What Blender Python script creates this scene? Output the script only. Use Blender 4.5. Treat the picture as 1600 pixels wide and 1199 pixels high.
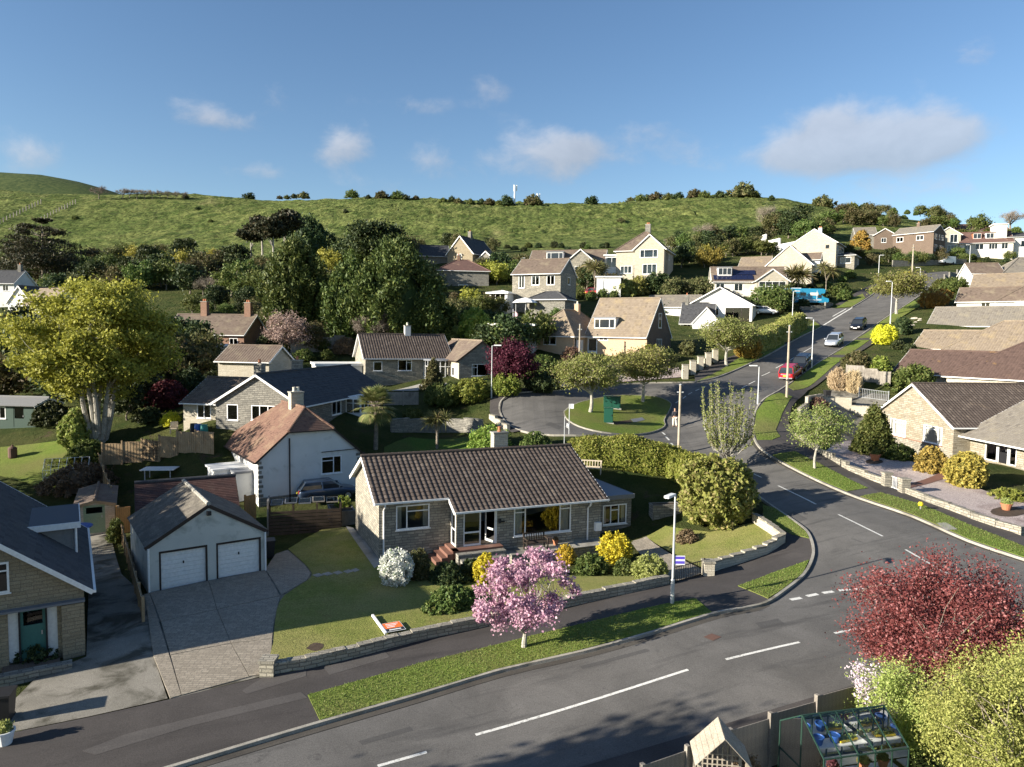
import bpy, bmesh, math, random
import numpy as np
from mathutils import Vector, Matrix
from mathutils.geometry import delaunay_2d_cdt
for o in list(bpy.data.objects): bpy.data.objects.remove(o)
scene = bpy.context.scene
COL = scene.collection
R_ = math.radians
# ---------------------------------------------------------------- camera
FPX = 1111.0; CAMZ = 12.3; PITCH = R_(4.1); ROLL = R_(0.8)
_F = np.array([0, math.cos(PITCH), -math.sin(PITCH)])
_R0 = np.array([1., 0, 0]); _U0 = np.array([0, math.sin(PITCH), math.cos(PITCH)])
_R = _R0*math.cos(ROLL) + _U0*math.sin(ROLL)
_U = -_R0*math.sin(ROLL) + _U0*math.cos(ROLL)
cam = bpy.data.cameras.new('camera'); cam.sensor_width = 36; cam.lens = FPX/1600*36
cam.clip_end = 6000; cam.clip_start = .5
co = bpy.data.objects.new('camera', cam); COL.objects.link(co); scene.camera = co
m = Matrix(((_R[0], _U[0], -_F[0], 0), (_R[1], _U[1], -_F[1], 0), (_R[2], _U[2], -_F[2], CAMZ), (0, 0, 0, 1)))
co.matrix_world = m
scene.render.resolution_x = 1024; scene.render.resolution_y = 767
# ---------------------------------------------------------------- light
SUN_EL = R_(18.0); SUN_AZ = R_(248.0)
sd = Vector((math.sin(SUN_AZ)*math.cos(SUN_EL), math.cos(SUN_AZ)*math.cos(SUN_EL), math.sin(SUN_EL)))
sl = bpy.data.lights.new('sun', 'SUN'); sl.energy = 5.0; sl.angle = R_(.5); sl.color = (1, .915, .775)
so = bpy.data.objects.new('sun', sl); COL.objects.link(so); so.rotation_euler = (-sd).to_track_quat('-Z', 'Y').to_euler()
scene.view_settings.view_transform = 'Standard'; scene.view_settings.look = 'None'
scene.view_settings.exposure = 1.38; scene.view_settings.gamma = 1
scene.view_settings.use_curve_mapping = False
cy = scene.cycles; cy.max_bounces = 6; cy.diffuse_bounces = 3; cy.glossy_bounces = 3; cy.transmission_bounces = 4; cy.transparent_max_bounces = 10
# ---- sky
def pix_dir(px, py):
    d = _F*FPX + _R*(px-800) - _U*(py-599.5)
    return d/np.linalg.norm(d)
w = bpy.data.worlds.new('World'); scene.world = w; w.use_nodes = True
nt = w.node_tree; nt.nodes.clear()
def N(t, **k):
    n = nt.nodes.new(t)
    for a, b in k.items(): setattr(n, a, b)
    return n
def MA(op, a, b=None, c=None):
    n = N('ShaderNodeMath', operation=op)
    for i, v in enumerate((a, b, c)):
        if v is None: continue
        if isinstance(v, (int, float)): n.inputs[i].default_value = v
        else: nt.links.new(v, n.inputs[i])
    return n.outputs[0]
sky = N('ShaderNodeTexSky', sky_type='NISHITA'); sky.sun_disc = False
sky.sun_elevation = SUN_EL; sky.sun_rotation = SUN_AZ; sky.air_density = 1.0; sky.dust_density = .35; sky.ozone_density = 2.2; sky.altitude = 100
tc = N('ShaderNodeTexCoord'); sep = N('ShaderNodeSeparateXYZ'); nt.links.new(tc.outputs['Generated'], sep.inputs[0])
az = MA('ARCTAN2', sep.outputs[0], sep.outputs[1]); el = MA('ARCSINE', sep.outputs[2])
clouds = [(1300, 226, 92, 44, 1.0), (1285, 196, 44, 26, .6), (1455, 206, 78, 34, .95), (1215, 246, 70, 18, .62), (1395, 236, 110, 22, .6), (862, 246, 72, 36, .95), (905, 228, 36, 22, .7), (548, 222, 38, 26, .55), (520, 240, 46, 16, .45), (682, 252, 56, 24, .6), (310, 182, 52, 22, .48), (360, 192, 60, 16, .45), (436, 158, 28, 24, .55), (1030, 206, 54, 22, .52), (1040, 245, 70, 16, .45), (60, 243, 60, 24, .6), (1430, 305, 80, 18, .48), (770, 130, 36, 22, .40), (640, 165, 80, 12, .36), (400, 266, 60, 14, .42), (1530, 80, 60, 14, .38), (590, 290, 60, 14, .42)]
mask = sdx = sdy = None
nz = N('ShaderNodeTexNoise'); nz.inputs['Scale'].default_value = 15; nz.inputs['Detail'].default_value = 10; nz.inputs['Roughness'].default_value = .6; nz.inputs['Distortion'].default_value = .25
sv = N('ShaderNodeMapping'); sv.inputs['Scale'].default_value = (1, 1, 1.5); nt.links.new(tc.outputs['Generated'], sv.inputs[0]); nt.links.new(sv.outputs[0], nz.inputs[0])
for px, py, sx, sy, a in clouds:
    d = pix_dir(px, py); a0 = math.atan2(d[0], d[1]); e0 = math.asin(d[2])
    dx = MA('MULTIPLY', MA('SUBTRACT', az, a0), FPX/sx*(1+((px-800)/FPX)**2)); dy = MA('MULTIPLY', MA('SUBTRACT', el, e0), FPX/sy)
    r2 = MA('ADD', MA('MULTIPLY', dx, dx), MA('MULTIPLY', dy, dy)); g = MA('MULTIPLY', MA('POWER', 2.718, MA('MULTIPLY', r2, -.7)), a)
    gx, gy = MA('MULTIPLY', g, dx), MA('MULTIPLY', g, dy)
    mask, sdx, sdy = (g, gx, gy) if mask is None else (MA('ADD', mask, g), MA('ADD', sdx, gx), MA('ADD', sdy, gy))
# the same kind of cloud goes on round the whole sky
nb = N('ShaderNodeTexNoise'); nb.inputs['Scale'].default_value = 3.2; nb.inputs['Detail'].default_value = 3; nt.links.new(sv.outputs[0], nb.inputs[0])
gen = MA('MULTIPLY', MA('MAXIMUM', MA('SUBTRACT', nb.outputs[0], .52), 0), 5.0); mask = MA('ADD', mask, MA('MULTIPLY', gen, MA('GREATER_THAN', MA('ABSOLUTE', az), 0.72)))
val = MA('ADD', mask, MA('MULTIPLY', MA('SUBTRACT', nz.outputs[0], .5), 1.7))
mr = N('ShaderNodeMapRange', interpolation_type='SMOOTHSTEP'); mr.inputs[1].default_value = .26; mr.inputs[2].default_value = 1.12; mr.inputs[3].default_value = 0; mr.inputs[4].default_value = .60; nt.links.new(val, mr.inputs[0]); cl = MA('MULTIPLY', mr.outputs[0], MA('MINIMUM', MA('MULTIPLY', mask, 4), 1))
lit = MA('DIVIDE', MA('SUBTRACT', sdy, MA('MULTIPLY', sdx, .45)), MA('ADD', mask, .15))
tone = MA('MINIMUM', MA('MAXIMUM', MA('ADD', MA('MULTIPLY', lit, .22), MA('ADD', MA('MULTIPLY', nz.outputs[0], .5), .62)), .6), 1.2)
cc = N('ShaderNodeVectorMath', operation='SCALE'); cc.inputs[0].default_value = (4.7, 4.7, 4.95); nt.links.new(tone, cc.inputs[3])
hs = N('ShaderNodeHueSaturation'); hs.inputs['Saturation'].default_value = 1.10; hs.inputs['Hue'].default_value = .503; hs.inputs['Value'].default_value = 1.08; nt.links.new(sky.outputs[0], hs.inputs['Color'])
mx = N('ShaderNodeMix', data_type='RGBA'); nt.links.new(cl, mx.inputs[0]); nt.links.new(hs.outputs[0], mx.inputs[6]); nt.links.new(cc.outputs[0], mx.inputs[7])
bg = N('ShaderNodeBackground'); bg.inputs[1].default_value = .06
nt.links.new(mx.outputs[2], bg.inputs[0])
wo = N('ShaderNodeOutputWorld'); nt.links.new(bg.outputs[0], wo.inputs[0])
# ---------------------------------------------------------------- terrain height from surveyed points (pixel, depth)
CP = [(0,1199,20),(400,1199,20),(800,1199,20),(1200,1199,19.5),(1600,1199,19),(260,1095,23.5),(415,1062,24.8),(134,1019,27),(232,929,32.8),(415,894,35.9),
 (592,878,38.1),(987,843,42.6),(1050,948,30),(1230,850,37.7),(1270,880,34.9),(1600,890,33.1),(1440,830,38.4),(1195,800,42.5),(1300,740,50.6),(1137,735,53.4),
 (1060,708,57),(1054,668,65),(1180,690,58),(1229,622,70),(1230,598,78),(1302,547,92),(1340,521,103),(1400,480,122),(1372,443,150),(1450,445,142),(1490,428,158),
 (1400,395,185),(1580,400,185),(1540,360,230),(1500,725,53),(1600,760,48),(1385,704,66),(1480,718,57.5),(1395,602,75),(1390,740,52),(1400,510,105),(1500,480,112),(1600,440,128),
 (400,795,48.5),(560,770,52),(680,690,61),(700,672,65),(720,640,68.5),(830,650,64),(960,650,66),(960,620,72),(770,622,69),(900,700,54),(1000,715,54),(950,745,49.5),
 (590,597,84),(711,595,78),(545,657,62),(310,668,58),(250,722,57),(155,690,60),(30,700,60),(330,548,98),(60,500,120),(600,520,110),(520,522,100),
 (900,554,92),(1040,553,91),(900,590,80),(800,541,94),(1000,600,76),(1100,525,112),(1150,495,122),(1200,520,102),(1180,550,90),(1120,580,82),(840,485,125),(880,437,160),(1000,432,155),
 (720,448,150),(740,405,178),(1170,458,140),(1230,432,152),(1300,415,162),(600,400,215),(600,355,300),(600,309,380),(300,306,420),(150,400,245),(0,380,290),(0,318,450),(150,350,330),
 (1150,306,350),(1000,317,360),(800,317,375),(1300,328,300),(1400,343,285),(1600,368,265),(1000,355,270),(1150,362,228),(300,350,330),(850,360,280)]
_pts = []
for px, py, Z in CP:
    d = _F*FPX + _R*(px-800) - _U*(py-599.5); d = d/d[1]*Z
    _pts.append((d[0], d[1], d[2]+CAMZ))
_pts += [(-70,20,-.6),(-60,-30,-.8),(0,-40,-.4),(60,-30,1.),(60,20,2.),(95,60,5.5),(130,110,16),(190,200,38),(-90,60,1.2),(-140,120,11),(-260,250,38),(250,300,52),(41,62,2.6),(46,57,2.8),(44,48,2.5),(0,5,.1),(-25,5,-.3),(25,5,.7),
 (-300,480,70),(-100,480,70),(100,460,66),(250,420,52),(0,620,50),(-400,620,60),(400,560,45)]
_pts = np.array(_pts); _s = 100.
def _phi(r2): return np.where(r2 > 1e-12, .5*r2*np.log(r2+1e-12), 0)
_n = len(_pts); _X = _pts[:, :2]/_s
_K = _phi(((_X[:, None]-_X[None])**2).sum(-1)) + np.eye(_n)*2e-4
_P = np.c_[np.ones(_n), _X]; _A = np.zeros((_n+3, _n+3)); _A[:_n, :_n] = _K; _A[:_n, _n:] = _P; _A[_n:, :_n] = _P.T
_W = np.linalg.solve(_A, np.r_[_pts[:, 2], 0, 0, 0])
def tps(x, y):
    x = np.asarray(x, float); y = np.asarray(y, float); q = np.stack([x.ravel(), y.ravel()], -1)/_s
    out = np.empty(len(q))
    for i in range(0, len(q), 20000):
        c = q[i:i+20000]
        out[i:i+20000] = _phi(((c[:, None]-_X[None])**2).sum(-1))@_W[:_n] + _W[_n] + c@_W[_n+1:]
    z = out.reshape(x.shape)
    f = np.clip((np.hypot(np.maximum(np.abs(x)-380, 0), np.maximum(y-560, 0)+np.maximum(-60-y, 0)))/300, 0, 1)
    return z*(1-f) + np.clip(z, -5, 40)*f
GX0, GX1, GY0, GY1 = -170, 200, -40, 330
_gx = np.arange(GX0, GX1+1.); _gy = np.arange(GY0, GY1+1.)
_GZ = tps(*np.meshgrid(_gx, _gy))
def hz(x, y):
    x = np.asarray(x, float); y = np.asarray(y, float)
    u = np.clip(x-GX0, 0, GX1-GX0-1e-6); v = np.clip(y-GY0, 0, GY1-GY0-1e-6)
    i = u.astype(int); j = v.astype(int); a = u-i; b = v-j
    return (_GZ[j, i]*(1-a)+_GZ[j, i+1]*a)*(1-b) + (_GZ[j+1, i]*(1-a)+_GZ[j+1, i+1]*a)*b
_ds = np.concatenate([np.arange(12, 130, .25), np.arange(130, 520, 1.)])
def G(px, py):
    "the point of the ground seen at a pixel"
    d = _F*FPX + _R*(px-800) - _U*(py-599.5); d = d/d[1]
    X, Y, Z = d[0]*_ds, _ds, d[2]*_ds+CAMZ
    inb = (X > GX0) & (X < GX1) & (Y < GY1)
    h = hz(X, Y)
    if not inb.all():
        o = ~inb; h[o] = tps(X[o], Y[o])
    k = np.argmax(Z <= h)
    if Z[k] > h[k]: k = len(_ds)-1
    if k:
        a, b = Z[k-1]-h[k-1], Z[k]-h[k]; t = a/(a-b) if a != b else 0; D = _ds[k-1]+(_ds[k]-_ds[k-1])*t
    else: D = _ds[0]
    return Vector((d[0]*D, D, float(d[2]*D+CAMZ)))
def PZ(px, py, Z):
    d = _F*FPX + _R*(px-800) - _U*(py-599.5); d = d/d[1]*Z
    return Vector((d[0], d[1], d[2]+CAMZ))
def PH(px, py, h):
    "point at a pixel and an absolute height"
    d = _F*FPX + _R*(px-800) - _U*(py-599.5); t = (h-CAMZ)/d[2]
    return Vector((d[0]*t, d[1]*t, h))
def gz(x, y): return float(hz(x, y)) if GX0 < x < GX1 and GY0 < y < GY1 else float(tps(np.array([x]), np.array([y]))[0])
# ---------------------------------------------------------------- materials
MATS = {}
class NT:
    def __init__(s, name):
        s.m = bpy.data.materials.new(name); s.m.use_nodes = True; s.t = s.m.node_tree; s.t.nodes.clear()
        s.out = s.n('ShaderNodeOutputMaterial'); s.b = s.n('ShaderNodeBsdfPrincipled'); s.l(s.b.outputs[0], s.out.inputs[0])
    def n(s, t, **k):
        n = s.t.nodes.new(t)
        for a, b in k.items(): setattr(n, a, b)
        return n
    def l(s, a, b): s.t.links.new(a, b)
    def put(s, sock, v):
        if hasattr(v, 'is_linked') or hasattr(v, 'node'): s.l(v, sock)
        elif isinstance(v, tuple) and len(v) == 3 and sock.type == 'RGBA': sock.default_value = (*v, 1)
        else: sock.default_value = v
    def coord(s, kind='Object', scale=(1, 1, 1), rot=(0, 0, 0)):
        c = s.n('ShaderNodeTexCoord'); mp = s.n('ShaderNodeMapping'); mp.inputs['Scale'].default_value = scale; mp.inputs['Rotation'].default_value = rot
        s.l(c.outputs[kind], mp.inputs[0]); return mp.outputs[0]
    def noise(s, vec, scale, detail=4, rough=.55, dist=0):
        n = s.n('ShaderNodeTexNoise'); s.l(vec, n.inputs['Vector']); n.inputs['Scale'].default_value = scale; n.inputs['Detail'].default_value = detail
        n.inputs['Roughness'].default_value = rough; n.inputs['Distortion'].default_value = dist; return n.outputs[0]
    def ramp(s, f, lo, hi, a=0., b=1.):
        n = s.n('ShaderNodeMapRange'); n.clamp = True; s.l(f, n.inputs[0]); n.inputs[1].default_value = lo; n.inputs[2].default_value = hi
        n.inputs[3].default_value = a; n.inputs[4].default_value = b; return n.outputs[0]
    def mix(s, f, a, b, mode='MIX'):
        n = s.n('ShaderNodeMix', data_type='RGBA', blend_type=mode); s.put(n.inputs[0], f); s.put(n.inputs[6], a); s.put(n.inputs[7], b); return n.outputs[2]
    def math(s, op, a, b=0.):
        n = s.n('ShaderNodeMath', operation=op); s.put(n.inputs[0], a); s.put(n.inputs[1], b); return n.outputs[0]
    def bump(s, h, strength=.5, dist=.02):
        n = s.n('ShaderNodeBump'); n.inputs['Strength'].default_value = strength; n.inputs['Distance'].default_value = dist; s.l(h, n.inputs['Height']); s.l(n.outputs[0], s.b.inputs['Normal'])
    def done(s, color, rough=.8, metal=0., spec=.3):
        s.put(s.b.inputs['Base Color'], color); s.put(s.b.inputs['Roughness'], rough); s.b.inputs['Metallic'].default_value = metal; s.b.inputs['Specular IOR Level'].default_value = spec
        MATS[s.m.name] = s.m; return s.m
def noisy(name, c1, c2, sc=3., rough=.85, c3=None, sc3=.6, lo3=.5, hi3=.7, fine=40., fa=.35, bump=.4, bd=.01, kind='Object', spec=.25, det=5):
    t = NT(name); v = t.coord(kind)
    c = t.mix(t.ramp(t.noise(v, sc, det), .3, .7), c1, c2)
    if c3: c = t.mix(t.ramp(t.noise(v, sc3, 4, .6, .6), lo3, hi3), c, c3)
    f = t.noise(v, fine, 2); c = t.mix(1., c, t.mix(t.ramp(f, .3, .7), (1-fa,)*3, (1+fa,)*3), 'MULTIPLY')
    t.bump(f, bump, bd); return t.done(c, rough, 0, spec)
def masonry(name, c1, c2, mortar, bw=.36, bh=.13, ms=.012, warp=.03, rough=.9, bump=.7, c3=None, gloss=.2):
    t = NT(name); v = t.coord('UV')
    n = t.n('ShaderNodeTexNoise'); t.l(v, n.inputs['Vector']); n.inputs['Scale'].default_value = 2.3; n.inputs['Detail'].default_value = 3
    sub = t.n('ShaderNodeVectorMath', operation='SUBTRACT'); t.l(n.outputs[1], sub.inputs[0]); sub.inputs[1].default_value = (.5, .5, .5)
    scl = t.n('ShaderNodeVectorMath', operation='SCALE'); t.l(sub.outputs[0], scl.inputs[0]); scl.inputs[3].default_value = warp*2.5
    ad = t.n('ShaderNodeVectorMath', operation='ADD'); t.l(v, ad.inputs[0]); t.l(scl.outputs[0], ad.inputs[1])
    b = t.n('ShaderNodeTexBrick'); t.l(ad.outputs[0], b.inputs['Vector']); b.inputs['Scale'].default_value = 1; b.inputs['Brick Width'].default_value = bw; b.inputs['Row Height'].default_value = bh
    b.inputs['Mortar Size'].default_value = ms; b.inputs['Mortar Smooth'].default_value = .3; b.inputs['Bias'].default_value = 0; b.offset = .43; b.squash = .8; b.squash_frequency = 3
    b.inputs['Color1'].default_value = (*c1, 1); b.inputs['Color2'].default_value = (*c2, 1); b.inputs['Mortar'].default_value = (*mortar, 1)
    c = b.outputs[0]
    big = t.noise(v, .7, 4); c = t.mix(t.ramp(big, .35, .7, 0, .35), c, c3 if c3 else tuple(x*.6 for x in c1))
    f = t.noise(v, 22, 3); c = t.mix(1., c, t.mix(t.ramp(f, .3, .7), (.78,)*3, (1.2,)*3), 'MULTIPLY')
    h = t.math('ADD', t.math('MULTIPLY', b.outputs[1], -1.), t.math('MULTIPLY', f, .6)); t.bump(h, bump, .025)
    return t.done(c, rough, 0, gloss)
def tiles_m(name, c1, c2, c3=None, tw=.3, ch=.32, lich=None, lo=.5, hi=.68, rough=.85, lsc=.5):
    "roof tiles: colour differs from tile to tile, lichen and weathering on top"
    t = NT(name); v = t.coord('UV'); dv = t.n('ShaderNodeVectorMath', operation='DIVIDE'); t.l(v, dv.inputs[0]); dv.inputs[1].default_value = (tw, ch, 1)
    fl = t.n('ShaderNodeVectorMath', operation='FLOOR'); t.l(dv.outputs[0], fl.inputs[0]); wn = t.n('ShaderNodeTexWhiteNoise'); t.l(fl.outputs[0], wn.inputs[0])
    c = t.mix(wn.outputs[0], c1, c2)
    if c3: c = t.mix(t.ramp(wn.outputs[0], .8, 1), c, c3)
    if lich: c = t.mix(t.ramp(t.noise(v, lsc, 5, .65), lo, hi, 0, .8), c, lich)
    f = t.noise(v, 16, 4); c = t.mix(1., c, t.mix(t.ramp(f, .3, .7), (.7,)*3, (1.25,)*3), 'MULTIPLY')
    t.bump(f, .4, .012); return t.done(c, rough, 0, .25)
def leafm(name, c1, c2, c3=None, trans=.35, rough=.6):
    t = NT(name); g = t.n('ShaderNodeNewGeometry'); r = g.outputs['Random Per Island']
    c = t.mix(r, c1, c2)
    if c3: c = t.mix(t.ramp(r, .82, .84), c, c3)
    oi = t.n('ShaderNodeObjectInfo'); hs = t.n('ShaderNodeHueSaturation'); t.l(c, hs.inputs['Color']); t.l(t.ramp(oi.outputs['Random'], 0, 1, .47, .53), hs.inputs['Hue']); t.l(t.ramp(oi.outputs['Random'], 0, 1, .8, 1.2), hs.inputs['Value'])
    c = hs.outputs[0]
    t.done(c, rough, 0, .25); tr = t.n('ShaderNodeBsdfTranslucent'); t.l(c, tr.inputs[0]); ms = t.n('ShaderNodeMixShader'); ms.inputs[0].default_value = trans
    t.l(t.b.outputs[0], ms.inputs[1]); t.l(tr.outputs[0], ms.inputs[2]); t.l(ms.outputs[0], t.out.inputs[0]); return t.m
def flat(name, c, rough=.5, metal=0, spec=.4):
    t = NT(name); v = t.coord(); f = t.noise(v, 9, 3)
    return t.done(t.mix(1., c, t.mix(t.ramp(f, .3, .7), (.9,)*3, (1.06,)*3), 'MULTIPLY'), rough, metal, spec)
# ground
def grass_m(name, c1, c2, c3, bare=None, sc=1.2):
    t = NT(name); v = t.coord()
    c = t.mix(t.ramp(t.noise(v, sc, 6, .65), .3, .7), c1, c2); c = t.mix(t.ramp(t.noise(v, .25, 4), .42, .68), c, c3)
    if bare: c = t.mix(t.ramp(t.noise(v, .45, 5, .65, .5), .60, .70), c, bare)
    f = t.noise(v, 14, 5, .7); c = t.mix(1., c, t.mix(t.ramp(f, .28, .72), (.5,)*3, (1.5,)*3), 'MULTIPLY')
    t.bump(f, .9, .05); return t.done(c, .95, 0, .1)
grass_m('garden_ground', (.045,.065,.02), (.075,.085,.03), (.06,.05,.03), (.09,.07,.045))
grass_m('lawn_worn', (.14,.165,.04), (.205,.21,.06), (.235,.215,.085), (.19,.17,.06), 2.)
grass_m('verge_grass', (.10,.155,.026), (.16,.20,.042), (.15,.155,.05), None, 2.5)
grass_m('lawn_green', (.055,.11,.02), (.09,.135,.025), (.09,.11,.03), None, 1.5)
def hill_mat():
    t = NT('hill_grass'); v = t.coord(); vs = t.coord('Object', (1, .55, 1))
    n1 = t.noise(vs, .16, 8, .72, .4); n2 = t.noise(v, .03, 6, .65, .8)
    c = t.mix(t.ramp(n1, .42, .58), (.055,.08,.022), (.165,.185,.06)); c = t.mix(t.ramp(n2, .45, .6, 0, .5), c, (.09,.125,.034))
    c = t.mix(t.ramp(t.noise(v, .07, 6, .7, 1.), .60, .68), c, (.06,.075,.028)); c = t.mix(t.ramp(t.noise(vs, .05, 5, .7, .3), .60, .72, 0, .7), c, (.24,.22,.10))
    f = t.noise(vs, .8, 8, .8); c = t.mix(1., c, t.mix(t.ramp(f, .41, .59), (.4,)*3, (1.55,)*3), 'MULTIPLY')
    # near ground of gardens takes over below the hill
    sp = t.n('ShaderNodeSeparateXYZ'); t.l(v, sp.inputs[0]); e = t.math('ADD', sp.outputs[1], t.math('MULTIPLY', t.noise(v, .06, 3), 40.))
    near = t.mix(t.ramp(t.noise(v, .35, 6, .65), .35, .65), (.04,.06,.018), (.085,.09,.033)); near = t.mix(t.ramp(t.noise(v, .5, 5, .65, .5), .6, .7), near, (.085,.065,.045))
    f2 = t.noise(v, 12, 4, .7); near = t.mix(1., near, t.mix(t.ramp(f2, .3, .7), (.6,)*3, (1.4,)*3), 'MULTIPLY')
    c = t.mix(t.ramp(e, 205, 225), near, c); t.bump(t.math('ADD', t.math('MULTIPLY', f, 6.), f2), .9, .16); return t.done(c, .95, 0, .05)
hill_mat()
grass_m('far_hill_shaded', (.03,.05,.018), (.055,.08,.028), (.08,.10,.035), None, .02)  # dark greens hold the shade of a slope turned from the sun
def asphalt_m(name, a, b, patch):
    t = NT(name); v = t.coord()
    c = t.mix(t.ramp(t.noise(v, .35, 6, .62, .7), .35, .68), a, b)
    vs = t.coord('Object', (1, 1, 1), (0, 0, R_(-20))); st = t.n('ShaderNodeMapping'); st.inputs['Scale'].default_value = (.12, 1.1, 1); t.l(vs, st.inputs[0])
    c = t.mix(t.ramp(t.noise(st.outputs[0], 1.1, 7, .68), .52, .66, 0, .85), c, patch)
    sp = t.noise(v, 26, 3, .7); c = t.mix(1., c, t.mix(t.ramp(sp, .3, .7), (.72,)*3, (1.3,)*3), 'MULTIPLY')
    vo = t.n('ShaderNodeTexVoronoi', feature='DISTANCE_TO_EDGE'); t.l(v, vo.inputs['Vector']); vo.inputs['Scale'].default_value = .22
    cr = t.math('MULTIPLY', t.ramp(vo.outputs[0], .0, .006, 1, 0), t.ramp(t.noise(v, .3, 3), .62, .7, 0, .5)); c = t.mix(cr, c, (.04,.04,.042)); c = t.mix(t.ramp(t.noise(v, 1.7, 6, .7, 1.5), .61, .70, 0, .6), c, (.05,.049,.048))
    t.bump(sp, .5, .012); return t.done(c, .88, 0, .25)
asphalt_m('asphalt', (.092,.088,.083), (.135,.129,.122), (.066,.064,.062)); asphalt_m('footway_asphalt', (.05,.045,.043), (.07,.063,.06), (.04,.036,.035)); asphalt_m('footway_patch', (.072,.066,.063), (.092,.085,.081), (.064,.059,.057))
noisy('kerb_stone', (.26,.245,.21), (.34,.32,.28), 1.5, c3=(.14,.13,.10), sc3=.5)
noisy('paint', (.56,.555,.52), (.66,.655,.62), 3., rough=.7, c3=(.22,.215,.205), sc3=7., lo3=.55, hi3=.72)
noisy('concrete', (.25,.24,.21), (.34,.325,.29), .9, c3=(.13,.125,.105), sc3=.35)
noisy('concrete_old', (.155,.145,.122), (.235,.22,.19), .8, c3=(.07,.065,.05), sc3=.6, lo3=.48, hi3=.62)
masonry('paving', (.33,.29,.235), (.235,.205,.165), (.13,.12,.10), .26, .13, .010, .0, bump=.4)
noisy('gravel_pink', (.34,.28,.26), (.48,.41,.385), 9., fine=22, fa=.55, bump=.9, bd=.03, c3=(.20,.15,.14), sc3=.3)
noisy('soil', (.05,.035,.025), (.09,.065,.045), 4.)
noisy('pebble', (.3,.29,.27), (.42,.41,.38), 6.)
masonry('stone', (.42,.385,.31), (.225,.21,.175), (.15,.14,.12), .44, .15, .018, .04, c3=(.19,.178,.15), bump=1.)
masonry('stone_grey', (.31,.295,.255), (.175,.168,.15), (.125,.12,.105), .44, .15, .018, .04, bump=1.)
masonry('stone_tan', (.31,.265,.185), (.235,.195,.135), (.18,.155,.12), .42, .14, .013, .02, c3=(.33,.26,.16))
masonry('stone_light', (.50,.465,.385), (.40,.365,.295), (.33,.30,.245), .5, .12, .012, .02, c3=(.42,.36,.26))
masonry('stone_warm', (.36,.335,.275), (.22,.195,.15), (.20,.18,.145), .6, .16, .018, .03, c3=(.33,.25,.14), bump=1.); masonry('stone_garden', (.40,.37,.30), (.27,.25,.20), (.16,.15,.125), .40, .14, .018, .04, c3=(.14,.14,.10))
masonry('brick', (.30,.155,.10), (.22,.11,.075), (.25,.20,.16), .22, .075, .010, 0., bump=.4)
masonry('brick_buff', (.56,.40,.255), (.49,.33,.21), (.45,.36,.26), .22, .075, .010, 0., bump=.3, c3=(.52,.36,.22))
masonry('brick_brown', (.155,.112,.085), (.12,.088,.068), (.18,.145,.115), .22, .075, .010, 0., bump=.4)
noisy('render_white', (.60,.595,.575), (.68,.675,.655), .8, c3=(.46,.455,.43), sc3=1.1, lo3=.58, hi3=.78, fa=.08, bump=.3)
noisy('render_dirty', (.50,.51,.47), (.60,.60,.55), .7, c3=(.33,.345,.31), sc3=.9, lo3=.55, hi3=.72, fa=.12, bump=.4)
noisy('render_cream', (.60,.565,.48), (.66,.625,.54), .8, c3=(.50,.45,.36), sc3=.7, fa=.1)
flat('upvc', (.80,.80,.79), .35); flat('fascia', (.74,.74,.72), .5); flat('white_metal', (.74,.75,.75), .4); flat('dark_frame', (.03,.02,.018), .5); flat('dark_pipe', (.02,.015,.015), .4)
flat('door_green', (.05,.16,.14), .45); flat('door_sage', (.22,.30,.20), .6); flat('door_white', (.78,.78,.76), .4); flat('door_blue', (.10,.25,.45), .45); flat('curtain', (.55,.52,.45), .9); flat('blind', (.72,.70,.65), .8)
flat('lead', (.16,.17,.19), .55); flat('felt_blue', (.17,.20,.25), .6); flat('felt_grey', (.2,.2,.2), .8); flat('felt_shaded', (.055,.065,.085), .6); flat('terracotta', (.42,.16,.08), .8); flat('terracotta_step', (.17,.085,.062), .7)
flat('cabinet_green', (.01,.075,.048), .5); flat('pole_galv', (.52,.54,.55), .45, .3); flat('black_plastic', (.02,.02,.022), .5); flat('blue_plastic', (.03,.10,.35), .45); flat('teal_plastic', (.02,.22,.20), .45); flat('yellow_plastic', (.65,.48,.02), .5); flat('orange', (.78,.17,.03), .6); flat('black_paint', (.015,.015,.018), .5); flat('sign_white', (.8,.8,.8), .5); flat('sign_blue', (.10,.07,.50), .5); flat('sign_text', (.8,.8,.8), .5)
flat('rubber', (.018,.018,.018), .8); flat('alloy', (.5,.5,.52), .35, .6); flat('lamp_lens', (.7,.7,.7), .2); flat('tail_red', (.4,.01,.01), .3); flat('plate_yellow', (.75,.6,.05), .5); flat('skin', (.42,.25,.18), .6); flat('jacket', (.035,.035,.045), .9); flat('trousers', (.60,.57,.50), .9); flat('hair', (.03,.02,.015), .8)
flat('iron_rust', (.11,.06,.045), .8); flat('cream_plastic', (.7,.66,.55), .5); flat('solar', (.012,.016,.045), .12, 0, .6); flat('greenframe', (.018,.05,.036), .5)
for nm, c, me in (('car_red', (.38,.012,.03), .2), ('car_black', (.012,.013,.016), .2), ('car_silver', (.50,.54,.60), .5), ('car_white', (.7,.7,.7), 0), ('van_blue', (.02,.24,.42), .1), ('car_grey', (.03,.05,.09), .3)):
    t = NT(nm); t.b.inputs['Coat Weight'].default_value = .7; t.b.inputs['Coat Roughness'].default_value = .06; t.done(c, .35, me, .5)
noisy('fence_wood', (.30,.21,.12), (.38,.28,.17), 2.2, c3=(.17,.12,.075), sc3=1.); noisy('fence_grey', (.20,.18,.155), (.28,.255,.22), 2., c3=(.13,.115,.10), sc3=.7); noisy('fence_dark', (.045,.033,.025), (.08,.058,.042), 2.)
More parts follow.
